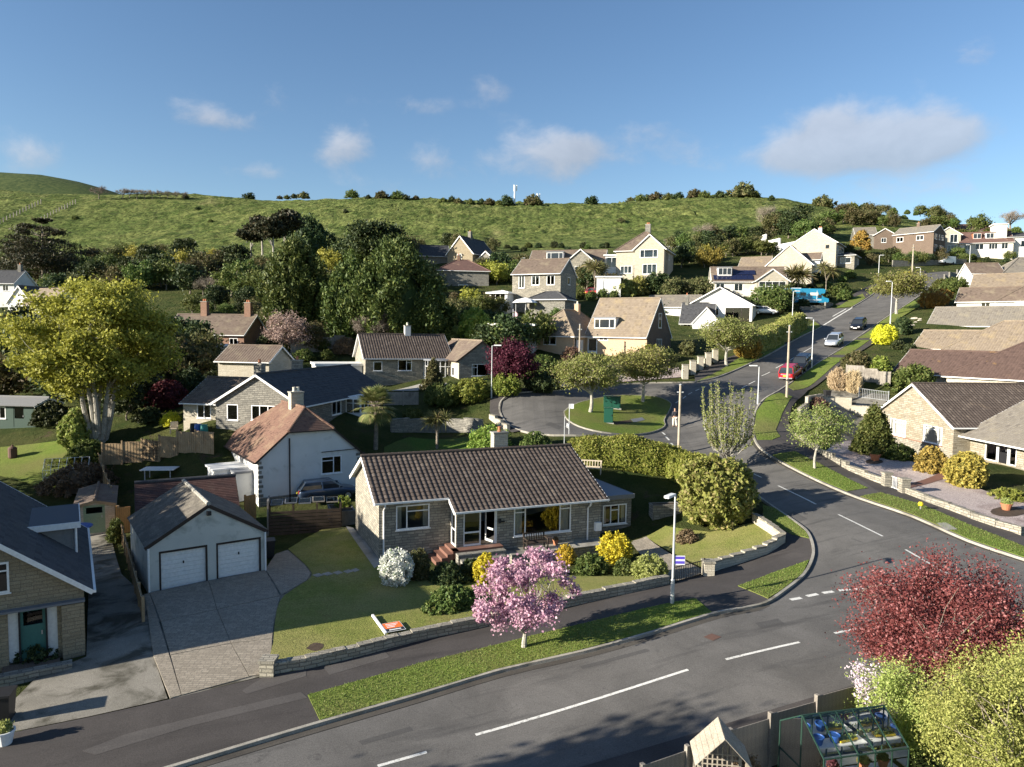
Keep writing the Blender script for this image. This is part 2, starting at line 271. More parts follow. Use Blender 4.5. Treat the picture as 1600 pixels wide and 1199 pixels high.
noisy('wood_orange', (.40,.20,.075), (.48,.26,.10), 2.); noisy('wood_pale', (.42,.36,.27), (.52,.45,.35), 3., c3=(.3,.25,.19)); noisy('wood_weathered', (.30,.265,.21), (.38,.34,.28), 3., c3=(.22,.19,.15)); noisy('bench_dark', (.035,.025,.02), (.06,.045,.035), 5.); noisy('pole_wood', (.33,.28,.21), (.42,.37,.29), 2., c3=(.22,.18,.13))
noisy('bark', (.16,.13,.10), (.27,.235,.19), 3., c3=(.08,.07,.05), sc3=1.5, fine=18, fa=.5, bump=.8, bd=.04); noisy('bark_pale', (.26,.245,.21), (.40,.38,.33), 2.2, c3=(.20,.18,.15), sc3=1.6, lo3=.52, hi3=.62, fine=18, fa=.35, bump=.7, bd=.03)
def glass_m():
    t = NT('glass'); t.done((.02,.022,.025), .04, 0, .5); tr = t.n('ShaderNodeBsdfTransparent'); tr.inputs[0].default_value = (.90,.92,.92,1); gl = t.n('ShaderNodeBsdfGlossy'); gl.inputs['Roughness'].default_value = .02
    fr = t.n('ShaderNodeFresnel'); fr.inputs[0].default_value = 1.52; s = t.n('ShaderNodeMixShader'); t.l(t.ramp(fr.outputs[0], 0, 1, .04, 1), s.inputs[0]); t.l(tr.outputs[0], s.inputs[1]); t.l(gl.outputs[0], s.inputs[2]); t.l(s.outputs[0], t.out.inputs[0])
glass_m()
tiles_m('t_main', (.068,.053,.045), (.092,.073,.062), (.118,.095,.08), .30, .33, (.19,.15,.11), .58, .75)
tiles_m('t_brown', (.13,.098,.078), (.175,.135,.108), (.10,.076,.06), .3, .3, (.24,.20,.14), .5, .68)
tiles_m('t_red', (.185,.108,.08), (.15,.088,.066), (.12,.07,.054), .18, .12, (.27,.20,.13), .5, .72)
tiles_m('t_darkred', (.095,.05,.042), (.075,.042,.037), (.115,.065,.055), .2, .14, (.10,.075,.06), .5, .7)
tiles_m('t_slate', (.052,.054,.060), (.075,.077,.082), (.04,.04,.045), .3, .3, (.10,.095,.08), .58, .75)
tiles_m('t_grey', (.165,.148,.125), (.21,.19,.162), (.13,.115,.10), .3, .32, (.26,.23,.17), .5, .7)
tiles_m('t_tan', (.19,.152,.115), (.245,.20,.152), (.15,.12,.09), .3, .32, (.30,.235,.14), .5, .7)
tiles_m('t_maroon', (.085,.056,.047), (.115,.076,.064), (.066,.043,.037), .3, .3, (.42,.25,.06), .60, .74, lsc=.28)
tiles_m('t_asb', (.10,.09,.075), (.13,.116,.098), (.08,.072,.062), .35, .35, (.20,.18,.145), .48, .66, lsc=2.)
tiles_m('t_brightred', (.145,.085,.072), (.12,.072,.062), None, .3, .3, (.3,.2,.14), .56, .7)
# leaves
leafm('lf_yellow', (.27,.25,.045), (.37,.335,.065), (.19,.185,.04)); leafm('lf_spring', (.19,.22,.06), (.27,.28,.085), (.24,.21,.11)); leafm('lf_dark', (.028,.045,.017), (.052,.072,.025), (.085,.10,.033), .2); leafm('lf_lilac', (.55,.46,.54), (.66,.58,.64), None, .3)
leafm('lf_cypress', (.05,.067,.017), (.095,.115,.028), (.15,.155,.04), .2); leafm('lf_cedar', (.03,.036,.018), (.055,.055,.025), (.075,.06,.03), .2); leafm('lf_mid', (.07,.105,.025), (.125,.155,.04), (.18,.195,.06), .3)
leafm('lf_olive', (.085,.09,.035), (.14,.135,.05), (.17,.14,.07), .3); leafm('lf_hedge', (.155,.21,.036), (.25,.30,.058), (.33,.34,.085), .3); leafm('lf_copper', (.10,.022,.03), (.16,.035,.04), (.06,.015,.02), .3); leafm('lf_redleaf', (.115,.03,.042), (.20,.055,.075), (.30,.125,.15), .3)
leafm('lf_pink', (.60,.34,.41), (.82,.58,.63), (.46,.22,.31), .3); leafm('lf_gold', (.58,.50,.04), (.72,.62,.06), (.36,.36,.05), .3); leafm('lf_goldconifer', (.34,.28,.06), (.47,.38,.09), (.20,.19,.05), .25); leafm('lf_lime', (.30,.36,.10), (.42,.46,.18), (.22,.28,.07), .35)
leafm('lf_white', (.62,.62,.58), (.74,.74,.70), (.20,.25,.12), .3); leafm('lf_rhodo', (.18,.23,.052), (.32,.34,.095), (.40,.37,.14), .3); leafm('lf_brown', (.17,.115,.07), (.24,.17,.11), (.12,.09,.05), .3); leafm('lf_blossom', (.42,.33,.26), (.55,.44,.36), (.30,.22,.16), .3); leafm('lf_twig', (.20,.165,.13), (.28,.235,.19), None, .1)
leafm('lf_autumn', (.30,.16,.04), (.38,.24,.06), (.18,.15,.05), .3); leafm('lf_pampas', (.52,.42,.25), (.64,.53,.34), None, .3); leafm('lf_palm', (.11,.125,.04), (.19,.19,.07), (.25,.21,.10), .25); leafm('lf_grass', (.11,.17,.03), (.175,.22,.048), (.24,.245,.085), .3)
leafm('lf_greenyellow', (.30,.33,.085), (.44,.45,.15), (.20,.24,.055), .35)
M = MATS
# ---------------------------------------------------------------- object helpers
def tag(o, label=None, cat=None, group=None, kind=None):
    if label: o['label'] = label
    if cat: o['category'] = cat
    if group: o['group'] = group
    if kind: o['kind'] = kind
    return o
def thing(name, label, cat, loc=(0, 0, 0), rz=0., group=None):
    o = bpy.data.objects.new(name, None); o.empty_display_size = .3; COL.objects.link(o); o.location = loc; o.rotation_euler = (0, 0, rz)
    return tag(o, label, cat, group)
def link(name, me, parent=None, loc=None, rz=0., sc=None):
    o = bpy.data.objects.new(name, me); COL.objects.link(o)
    if parent is not None: o.parent = parent
    if loc is not None: o.location = loc
    if rz: o.rotation_euler = (0, 0, rz)
    if sc is not None: o.scale = sc
    return o
def box_uv(me):
    n = len(me.polygons)
    if not n: return
    uv = me.uv_layers.new(name='UVMap'); L = len(me.loops)
    nor = np.empty(n*3); me.polygons.foreach_get('normal', nor); nor = nor.reshape(-1, 3)
    tot = np.empty(n, int); me.polygons.foreach_get('loop_total', tot); vi = np.empty(L, int); me.loops.foreach_get('vertex_index', vi)
    co_ = np.empty(len(me.vertices)*3); me.vertices.foreach_get('co', co_); co_ = co_.reshape(-1, 3)[vi]
    nl = np.repeat(nor, tot, 0); a = np.abs(nl); out = np.empty((L, 2))
    hz_ = a[:, 2] > .6; xx = (~hz_) & (a[:, 0] > a[:, 1]); yy = ~(hz_ | xx)
    out[hz_] = co_[hz_][:, :2]; out[xx] = co_[xx][:, 1:]; out[yy] = co_[yy][:, ::2]
    uv.data.foreach_set('uv', out.ravel())
class MB:
    def __init__(s, f=None): s.v = []; s.fc = []; s.uv = None; s.f = f
    def add(s, vs, fs):
        b = len(s.v)
        if s.f: vs = [s.f(*p) for p in vs]
        s.v += [tuple(p) for p in vs]; s.fc += [tuple(i+b for i in q) for q in fs]; return s
    def box(s, x0, x1, y0, y1, z0, z1):
        return s.add([(x0,y0,z0),(x1,y0,z0),(x1,y1,z0),(x0,y1,z0),(x0,y0,z1),(x1,y0,z1),(x1,y1,z1),(x0,y1,z1)], [(0,3,2,1),(4,5,6,7),(0,1,5,4),(1,2,6,5),(2,3,7,6),(3,0,4,7)])
    def bar(s, p, q, w, h, up=(0, 0, 1)):
        "a beam of section w x h from p to q"
        p, q = Vector(p), Vector(q); d = (q-p).normalized(); u = Vector(up)
        if abs(d.dot(u)) > .98: u = Vector((1, 0, 0))
        a = d.cross(u).normalized(); b = a.cross(d); a *= w/2; b *= h/2
        return s.add([p-a-b, p+a-b, p+a+b, p-a+b, q-a-b, q+a-b, q+a+b, q-a+b], [(0,1,2,3),(4,7,6,5),(0,4,5,1),(1,5,6,2),(2,6,7,3),(3,7,4,0)])
    def tube(s, pts, rad, n=7, cap=True):
        pts = [Vector(p) for p in pts]
        if isinstance(rad, (int, float)): rad = [rad]*len(pts)
        b = len(s.v); vs = []; fs = []; ref = Vector((1, .13, .07))
        for i, p in enumerate(pts):
            d = (pts[min(i+1, len(pts)-1)]-pts[max(i-1, 0)])
            d = d.normalized() if d.length > 1e-9 else Vector((0, 0, 1))
            a = d.cross(ref)
            if a.length < .05: a = d.cross(Vector((0, 1, 0)))
            a.normalize(); c = d.cross(a)
            for k in range(n):
                t = 2*math.pi*k/n; vs.append(p+(a*math.cos(t)+c*math.sin(t))*rad[i])
        for i in range(len(pts)-1):
            for k in range(n): fs.append((i*n+k, i*n+(k+1) % n, (i+1)*n+(k+1) % n, (i+1)*n+k))
        if cap: fs.append(tuple(range(n-1, -1, -1))); fs.append(tuple((len(pts)-1)*n+k for k in range(n)))
        return s.add(vs, fs)
    def lathe(s, prof, c=(0, 0, 0), n=14):
        vs = []; fs = []
        for r, z in prof:
            for k in range(n): t = 2*math.pi*k/n; vs.append((c[0]+r*math.cos(t), c[1]+r*math.sin(t), c[2]+z))
        for i in range(len(prof)-1):
            for k in range(n): fs.append((i*n+k, i*n+(k+1) % n, (i+1)*n+(k+1) % n, (i+1)*n+k))
        fs.append(tuple(range(n-1, -1, -1))); fs.append(tuple((len(prof)-1)*n+k for k in range(n)))
        return s.add(vs, fs)
    def poly(s, vs): return s.add(vs, [tuple(range(len(vs)))])
    def mesh(s, name, m, smooth=False):
        me = bpy.data.meshes.new(name); me.from_pydata(s.v, [], s.fc); me.update()
        if s.uv:
            l = me.uv_layers.new(name='UVMap'); l.data.foreach_set('uv', np.array([c for q in s.uv for c in q], float).ravel())
        else: box_uv(me)
        if m is not None: me.materials.append(M[m] if isinstance(m, str) else m)
        if smooth: me.polygons.foreach_set('use_smooth', [True]*len(me.polygons))
        return me
    def obj(s, name, m, parent=None, loc=None, rz=0., smooth=False): return link(name, s.mesh(name, m, smooth), parent, loc, rz)
def np_mesh(name, verts, faces, m):
    me = bpy.data.meshes.new(name); nv = len(verts); nf = len(faces); k = faces.shape[1]
    me.vertices.add(nv); me.vertices.foreach_set('co', np.asarray(verts, np.float32).ravel())
    me.loops.add(nf*k); me.loops.foreach_set('vertex_index', np.asarray(faces, np.int32).ravel())
    me.polygons.add(nf); me.polygons.foreach_set('loop_start', np.arange(0, nf*k, k, dtype=np.int32)); me.polygons.foreach_set('loop_total', np.full(nf, k, np.int32))
    me.update(calc_edges=True); me.validate()
    if m is not None: me.materials.append(M[m] if isinstance(m, str) else m)
    return me
# ---------------------------------------------------------------- ground
def make_ground():
    xs = np.concatenate([np.arange(-1500, -500, 100), np.arange(-500, -170, 5), np.arange(-170, -70, 2.5), np.arange(-70, 110, 1), np.arange(110, 200, 3), np.arange(200, 500, 5), np.arange(500, 1501, 100)]).astype(float)
    ys = np.concatenate([np.arange(-600, -60, 60), np.arange(-60, 0, 6), np.arange(0, 190, 1), np.arange(190, 480, 2.5), np.arange(480, 640, 8), np.arange(640, 1601, 80)]).astype(float)
    Xg, Yg = np.meshgrid(xs, ys); Z = tps(Xg, Yg)
    rs = np.random.RandomState(3)
    # tussocks and sheep tracks on the hill
    amp = np.clip((Yg-215)/60, 0, 1); k = rs.uniform(.08, .5, (26, 2))*rs.choice([-1, 1], (26, 2)); ph = rs.uniform(0, 6.28, 26)
    nn = sum(np.sin(Xg*k[i, 0]+Yg*k[i, 1]+ph[i]+1.5*np.sin(.05*Xg+.03*i*Yg)) for i in range(26))/26
    Z = Z + amp*(nn*1.9 + rs.normal(0, .26, Z.shape))
    ny, nx = Z.shape; V = np.stack([Xg, Yg, Z], -1).reshape(-1, 3)
    i = np.arange(ny*nx).reshape(ny, nx); Fq = np.stack([i[:-1, :-1], i[:-1, 1:], i[1:, 1:], i[1:, :-1]], -1).reshape(-1, 4)
    me = np_mesh('ground', V, Fq, 'hill_grass'); me.polygons.foreach_set('use_smooth', [True]*len(me.polygons))
    tag(link('ground', me), kind='structure')
make_ground()
# a second, farther hill on the left
def far_hill():
    xs = np.linspace(-1500, -150, 90); ys = np.linspace(640, 1300, 40); Xg, Yg = np.meshgrid(xs, ys)
    top = PZ(0, 268, 900); crest = np.interp(Xg*900/np.maximum(Yg, 1), [-1500, -900, top.x, PZ(60, 277, 900).x, PZ(120, 292, 900).x, PZ(182, 309, 900).x, PZ(260, 330, 900).x, -150], [top.z+10, top.z+14, top.z, PZ(60, 275, 900).z, PZ(120, 290, 900).z, PZ(182, 309, 900).z, PZ(260, 335, 900).z, 20])
    Z = crest*np.exp(-((Yg-900)/210)**2)+4*np.sin(Xg*.02+Yg*.013)*np.exp(-((Yg-900)/150)**2)
    ny, nx = Z.shape; V = np.stack([Xg, Yg, Z], -1).reshape(-1, 3); i = np.arange(ny*nx).reshape(ny, nx); Fq = np.stack([i[:-1, :-1], i[:-1, 1:], i[1:, 1:], i[1:, :-1]], -1).reshape(-1, 4)
    me = np_mesh('hill', V, Fq, 'far_hill_shaded'); me.polygons.foreach_set('use_smooth', [True]*len(me.polygons)); tag(link('hill', me), kind='structure')
far_hill()
def curve(pts, n=4):
    "Catmull-Rom through 2D points"
    P = [Vector(p) for p in pts]; out = []
    for i in range(len(P)-1):
        p0, p1, p2, p3 = P[max(i-1, 0)], P[i], P[i+1], P[min(i+2, len(P)-1)]
        for k in range(n):
            t = k/n; out.append(.5*((2*p1)+(p2-p0)*t+(2*p0-5*p1+4*p2-p3)*t*t+(3*p1-p0-3*p2+p3)*t**3))
    out.append(P[-1]); return out
def gp(pts): return [G(*p) for p in pts]
def sheet(name, poly, off, m, kind='structure', step=1., parent=None, thick=0.):
    "an area laid on the ground: world outline, draped, off metres above it"
    bm = bmesh.new(); n = len(poly)
    r = delaunay_2d_cdt([Vector((p[0], p[1])) for p in poly], [(i, (i+1) % n) for i in range(n)], [list(range(n))], 1, 1e-4)
    vs = [bm.verts.new((p[0], p[1], 0)) for p in r[0]]
    for f in r[2]: bm.faces.new([vs[i] for i in f])
    for ax in (0, 1):
        lo = min(p[ax] for p in poly); hi = max(p[ax] for p in poly); c = math.ceil(lo/step)*step
        while c < hi:
            nrm = (1, 0, 0) if ax == 0 else (0, 1, 0); pt = (c, 0, 0) if ax == 0 else (0, c, 0)
            bmesh.ops.bisect_plane(bm, geom=bm.verts[:]+bm.edges[:]+bm.faces[:], plane_co=pt, plane_no=nrm, dist=1e-5); c += step
    xy = np.array([(v.co.x, v.co.y) for v in bm.verts]); z = hz(xy[:, 0], xy[:, 1])
    for v, zz in zip(bm.verts, z): v.co.z = zz+off
    bmesh.ops.recalc_face_normals(bm, faces=bm.faces[:])
    if sum(f.normal.z*f.calc_area() for f in bm.faces) < 0: bmesh.ops.reverse_faces(bm, faces=bm.faces[:])
    if thick:
        be = [e for e in bm.edges if e.is_boundary]
        r = bmesh.ops.extrude_edge_only(bm, edges=be)
        for g in r['geom']:
            if isinstance(g, bmesh.types.BMVert): g.co.z -= thick
        bmesh.ops.recalc_face_normals(bm, faces=bm.faces[:])
    me = bpy.data.meshes.new(name); bm.to_mesh(me); bm.free(); me.materials.append(M[m]); box_uv(me)
    o = link(name, me, parent)
    if kind and parent is None: o['kind'] = kind
    return o
def resample(P, step):
    P = [Vector((p[0], p[1])) for p in P]; out = [P[0]]; acc = 0
    for a, b in zip(P, P[1:]):
        L = (b-a).length
        if L < 1e-6: continue
        n = max(1, int(math.ceil(L/step)))
        for k in range(1, n+1): out.append(a+(b-a)*k/n)
    return out
def ribbon(name, P, prof, m, parent=None, kind='structure', step=.8, closed=False):
    "sweep a section (offset, height above ground) along a ground line"
    Q = resample(P, step); n = len(Q); k = len(prof); vs = []; fs = []
    for i, p in enumerate(Q):
        d = (Q[min(i+1, n-1)]-Q[max(i-1, 0)]).normalized(); nr = Vector((d.y, -d.x)); z = gz(p.x, p.y)
        for o, h in prof: vs.append((p.x+nr.x*o, p.y+nr.y*o, z+h))
    for i in range(n-1):
        for j in range(k-1): fs.append((i*k+j, (i+1)*k+j, (i+1)*k+j+1, i*k+j+1))
    fs.append(tuple(range(k))); fs.append(tuple((n-1)*k+j for j in range(k-1, -1, -1)))
    o = MB().add(vs, fs).obj(name, m, parent)
    bm = bmesh.new(); bm.from_mesh(o.data); bmesh.ops.recalc_face_normals(bm, faces=bm.faces[:]); bm.to_mesh(o.data); bm.free()
    if kind and parent is None: o['kind'] = kind
    return o
KERB = [(-.07, -.1), (-.07, .145), (.07, .145), (.07, -.1)]
# ---- outlines read from the photograph (pixels), laid on the ground
far_left = G(285, 1199); dl = (G(285, 1199)-G(495, 1134)).normalized()
k_n = [(285,1199),(390,1167),(501,1134),(640,1094),(780,1052),(911,1022),(1016,993),(1113,963),(1161,954),(1195,946),(1223,928),(1255,902),(1269,876),(1270,856),(1262,835),(1245,820),(1210,796),(1170,768),(1130,746),(1090,724),(1062,709)]
KN = [G(*p) for p in curve(k_n, 3)]; KN = [KN[0]+dl*40, KN[0]+dl*15] + KN
k_circ_s = [(1062,709),(1035,699),(1000,690),(950,684),(900,682),(850,681),(815,675),(793,664),(781,645),(783,628),(802,617),(840,613),(880,611),(930,605),(1000,600),(1060,599),(1086,598)]
KS = gp(curve(k_circ_s, 3))
k_w = [(1086,598),(1112,593),(1136,585),(1170,570),(1200,556),(1226,541),(1248,529),(1284,511)]
KW = gp(curve(k_w, 3))
k_w2 = [(1331,481),(1353,468),(1372,455),(1395,441),(1420,433),(1446,427.5),(1480,425)]
KW2 = gp(curve(k_w2, 3))
k_e = [(1600,877),(1514,848),(1428,810),(1341,780),(1284,756),(1226,727),(1197,710),(1181,693),(1176,672),(1180,645),(1193,626),(1215,613),(1240,596),(1276,570),(1297,557),(1322,541),(1346,524),(1370,507),(1391,493),(1413,479),(1441,460),(1460,445),(1475,437),(1503,427)]
KE = gp(curve(k_e, 3)); er = (KE[0]-KE[1]).normalized(); KE = [KE[0]+er*40] + KE
near = G(560, 1199); near_edge = []
n0, n1 = G(930, 1197), G(1345, 1072); nd = (n1-n0).normalized(); off = Vector((nd.y, -nd.x, 0))*.0
NE = [n0-nd*70, n0-nd*30, n0-nd*10, n0, n1, n1+nd*10, n1+nd*60]
side_l = [G(*p) for p in ((1284,511),(1262,497),(1240,488),(1225,483))]; side_r = [G(*p) for p in ((1262,476),(1290,480),(1306,482.5),(1331,481))]
road = KN + KS[1:] + KW[1:] + side_l[1:] + side_r + KW2[1:] + list(reversed(KE)) + [NE[-1]] + list(reversed(NE[:-1]))
road = [tuple(p[:2]) for p in road]
sheet('road', road, .03, 'asphalt')
for nm, P in (('kerb', KN), ('kerb', KS), ('kerb', KW), ('kerb', KW2), ('kerb', KE)): ribbon(nm, P, KERB, 'kerb_stone')
isl = [(882,645),(886,656),(905,668),(940,677),(985,681),(1018,677),(1038,668),(1037,658),(1046,642),(1047,631),(1030,623),(1000,620),(960,620),(920,627),(895,635)]
IS = gp(curve(isl+[isl[0]], 3)); sheet('grass_island', [p[:2] for p in IS[:-1]], .15, 'verge_grass'); ribbon('kerb', IS, KERB, 'kerb_stone')
# ---- footways
wall_n = [(21,1150),(140,1126),(265,1098),(414,1062),(505,1046),(647,1008),(802,974),(935,942),(1050,916),(1103,901),(1127,893),(1200,869),(1229,850)]
WN = gp(wall_n); WN = [WN[0]+dl*40] + WN
foot = [p[:2] for p in WN] + [G(*p)[:2] for p in ((1222,838),(1200,822),(1190,806))] + [p[:2] for p in reversed(KN) if p.y < G(1205, 794).y]
sheet('footway', foot, .12, 'footway_asphalt')
foot_e = [(1600,842),(1485,800),(1410,772),(1384,762),(1327,737),(1284,711),(1246,683),(1232,662),(1236,640),(1262,612),(1300,585),(1330,558),(1362,540),(1385,525)]
FE = gp(foot_e); FE = [FE[0]+er*40] + FE
sheet('footway', [p[:2] for p in FE] + [p[:2] for p in reversed(KE) if p.y < G(1368, 509).y], .12, 'footway_asphalt')
sheet('footway', [p[:2] for p in gp([(1086,598),(1112,592),(1170,569),(1226,540),(1284,510),(1275,502),(1225,525),(1180,545),(1130,563),(1100,577),(1085,588)])], .12, 'footway_asphalt')
sheet('footway', [p[:2] for p in gp([(781,645),(793,664),(815,675),(800,678),(775,664),(765,645),(766,626),(790,613),(830,607),(830,613),(802,618),(784,629)])], .12, 'footway_asphalt')
sheet('footway', [p[:2] for p in gp([(1331,480),(1353,467),(1380,449),(1420,432),(1446,427),(1446,424),(1400,431),(1360,447),(1330,463),(1305,477)])], .12, 'footway_asphalt')
for P in ([(378,1085),(414,1062),(480,1046),(478,1062),(386,1090)], [(128,1180),(200,1152),(330,1120),(470,1087),(481,1096),(300,1140),(150,1186)], [(1300,748),(1326,770),(1344,779),(1376,773),(1340,750)], [(505,1048),(600,1022),(610,1032),(515,1060)]):
    sheet('footway_patch', [p[:2] for p in gp(P)], .126, 'footway_patch')
# ---- verges
verges = [[(481,1092),(500,1132),(640,1092),(780,1050),(911,1020),(1016,991),(1112,962),(1086,940),(977,963),(825,1000),(663,1040)],
 [(1153,920),(1200,940),(1222,926),(1254,900),(1264,879),(1208,899)], [(1192,793),(1211,798),(1244,822),(1260,836),(1264,845),(1238,839),(1192,816)],
 [(1344,779),(1376,773),(1440,792),(1510,822),(1600,858),(1600,875),(1514,846),(1428,808)], [(1207,714),(1243,708),(1280,727),(1356,766),(1324,771),(1284,754),(1228,726)],
 [(1183,690),(1178,672),(1182,645),(1198,624),(1218,616),(1238,622),(1222,648),(1212,674),(1219,685),(1206,690)], [(1230,606),(1242,597),(1278,570),(1295,560),(1321,561),(1290,585),(1262,607),(1240,612)],
 [(1302,556),(1324,556),(1359,533),(1337,533),(1322,542)], [(1340,530),(1370,529),(1390,512),(1372,508)], [(1374,506),(1398,504),(1440,478),(1428,471),(1413,480),(1392,494)],
 [(1090,598),(1148,565),(1226,533),(1226,540),(1200,555),(1170,569),(1136,584),(1112,592)], [(1226,526),(1273,504),(1283,511),(1248,528),(1238,531)], [(1307,482),(1331,480),(1352,467),(1348,460),(1326,470)], [(1353,456),(1373,445),(1384,448),(1372,454),(1360,462)]]
VERGE = []
for P in verges:
    W = [p[:2] for p in gp(P)]; sheet('grass_verge', W, .15, 'verge_grass', thick=.1); VERGE.append(W)
# ---- gardens of the main bungalow
sheet('front_lawn', [p[:2] for p in gp(curve([(450,862),(505,830),(540,828),(590,880),(640,905),(700,905),(800,890),(900,905),(1000,905),(1048,912),(935,940),(802,972),(647,1006),(505,1044),(424,1056),(427,1010),(432,960),(445,935),(480,912),(487,900),(475,885)], 2))], .16, 'lawn_worn')
drive = thing('driveway', 'paved drive of large slabs in front of the double garage', 'driveway', (0, 0, 0)); del drive['category']; del drive['label']; drive['kind'] = 'structure'
slabs = [[(234,931),(325.5,912.5),(338.5,957),(251.5,975.5)], [(326.3,912.3),(414,895),(437,935.5),(339.2,956.7)], [(251.7,976.1),(338.8,957.6),(360.5,1010.3),(266.7,1028.5)], [(339.6,957.4),(437.5,936.2),(427,985),(425,1003),(361.2,1010)], [(267,1029.2),(360.8,1011),(389,1063),(284,1092)], [(361.6,1010.8),(425,1003.8),(423,1040),(414,1058),(390,1062.5)],
         [(226,934),(233.4,931),(283,1092),(266,1097),(240,1030)], [(415,894),(430,870),(450,864),(476,886),(486,900),(478,912),(440,934)]]
sheet('joint_bed', [p[:2] for p in gp([(224,932),(414,893),(432,868),(450,862),(478,884),(488,900),(480,914),(445,936),(432,960),(427,1010),(424,1056),(414,1060),(266,1098),(240,1032)])], .105, 'concrete_old', parent=drive)
for P in slabs: sheet('slab', [p[:2] for p in gp(P)], .14, 'paving', parent=drive, thick=.06)
sheet('garden_path', [p[:2] for p in gp([(540,826),(552,829),(600,882),(585,893)])], .17, 'concrete')
sheet('garden_path', [p[:2] for p in gp([(985,850),(1010,842),(1052,872),(1104,898),(1060,912),(1048,910),(1010,880)])], .15, 'paving')
sheet('side_lawn', [p[:2] for p in gp([(1010,842),(1040,825),(1110,835),(1180,820),(1225,848),(1200,866),(1108,897),(1060,872)])], .14, 'lawn_worn')
sheet('neighbour_drive', [p[:2] for p in gp([(125,835),(172,835),(190,900),(225,935),(240,1030),(262,1096),(140,1124),(21,1148),(0,1120),(60,1060),(135,1030),(140,900)])], .1, 'concrete_old')
for i, P in enumerate([(498,904,10),(513,902,10),(529,900,9),(545,898,9),(556,896,8)]):
    x, y, s = P; tag(sheet('stepping_stone', [p[:2] for p in gp([(x-s,y),(x-2,y+3),(x+s-2,y),(x,y-3)])], .18, 'concrete', kind=None, thick=.04), 'flat paving stone in the row across the front lawn', 'stepping stone', 'stepping stones across the lawn')
sheet('bare_patch', [p[:2] for p in gp(curve([(478,1020),(490,1011),(505,1013),(503,1020),(492,1024),(478,1020)], 3)[:-1])], .166, 'soil')
# right-hand gravel garden, lower left lawn, other open ground
sheet('gravel_garden', [p[:2] for p in gp([(1290,707),(1330,690),(1365,690),(1420,722),(1480,748),(1540,770),(1600,786),(1600,834),(1487,795),(1412,767),(1330,731)])], .12, 'gravel_pink')
sheet('back_lawn', [p[:2] for p in gp([(600,700),(640,684),(740,682),(770,690),(760,705),(600,712)])], .06, 'lawn_green')
sheet('lower_lawn', [p[:2] for p in gp([(0,700),(90,690),(130,740),(90,770),(0,745)])], .06, 'verge_grass')
sheet('upper_lawn', [p[:2] for p in gp([(470,515),(560,512),(575,535),(500,545),(475,530)])], .06, 'lawn_green')
sheet('forecourt', [p[:2] for p in gp([(840,575),(960,572),(1060,575),(1070,590),(1000,596),(930,600),(880,606),(845,606)])], .08, 'gravel_pink')
sheet('patio', [p[:2] for p in gp([(610,612),(660,600),(712,600),(650,612)])], .08, 'concrete')
sheet('corner_yard', [p[:2] for p in gp([(1240,660),(1262,625),(1300,610),(1390,618),(1350,690),(1300,700),(1255,680)])], .1, 'concrete_old')
# ---- painted markings
def mark(name, a, b, w=.11, label=None):
    P = [G(*a), G(*b)]; L = (P[1]-P[0]).length
    Q = resample(P, 1.); n = len(Q); d = (Q[-1]-Q[0]).normalized(); nr = Vector((d.y, -d.x))*w/2; vs = []; fs = []
    for q in Q:
        for s in (-1, 1): vs.append((q.x+nr.x*s, q.y+nr.y*s, gz(q.x, q.y)+.037))
    for i in range(n-1): fs.append((2*i, 2*i+1, 2*i+3, 2*i+2))
    o = MB().add(vs, fs).obj(name, 'paint')
    if o.data.polygons[0].normal.z < 0: o.data.flip_normals()
    o['kind'] = 'structure'; return o
for a, b in [((743,1150),(1075,1048)),((1134,1032),(1249,1005)),((1304,991),(1395,971)),((590,1199),(667,1177)),((1112,689),(1127,704)),((1146,722),(1190,747)),((1216,760),(1275,789)),((1310,805),(1379,839)),((1415,860),(1492,904)),((1159,607),(1167,603)),((1170,601),(1180,596)),
             ((1190,588),(1203,582)),((1212,576),(1227,568)),((1235,563),(1248,555)),((1255,551),(1268,543.6)),((1440,982),(1560,951))]: mark('centre_line', a, b, .13)
gw = [(1235,938.5,1252,935.5),(1260.5,933,1277.5,929.5),(1285.5,928,1302,925.5),(1310,924,1329,922.5),(1336,922,1352,920),(1358.5,918.5,1375,916.7),(1381,916,1399.5,914),(1408,914,1424,912.5),(1433,913,1447.5,912),(1454,913,1471,911.6),(1480,912.5,1496,913),(1505,914,1520,915),(1560,912.5,1580,916),(1542,916,1558,918)]
for a in gw: mark('give_way_dash', a[:2], a[2:], .22)
for a in [(180,285,215,260),(260,235,290,210),(320,190,360,168),(400,150,440,130),(465,118,510,98),(545,78,580,62),(600,50,640,40),(35,610,65,635),(72,655,110,695),(130,728,170,770),(225,830,255,858),(530,400,555,362),(505,460,492,510),(492,510,510,590)]:
    q = [v/7.05 for v in a]; mark('give_way_dash', (1030+q[0], 590+q[1]), (1030+q[2], 590+q[3]), .16)
mark('edge_line', (1287,508.5), (1331,481.5), .25); mark('edge_line', (1301,495), (1322,483), .2); mark('edge_line', (1439,459), (1458,445), .2)
tag(sheet('drain_cover', [p[:2] for p in gp([(1099,997),(1112,991.5),(1127,997),(1114,1003)])], .042, 'iron_rust', kind=None), 'rusty rectangular iron cover set in the road', 'drain cover')
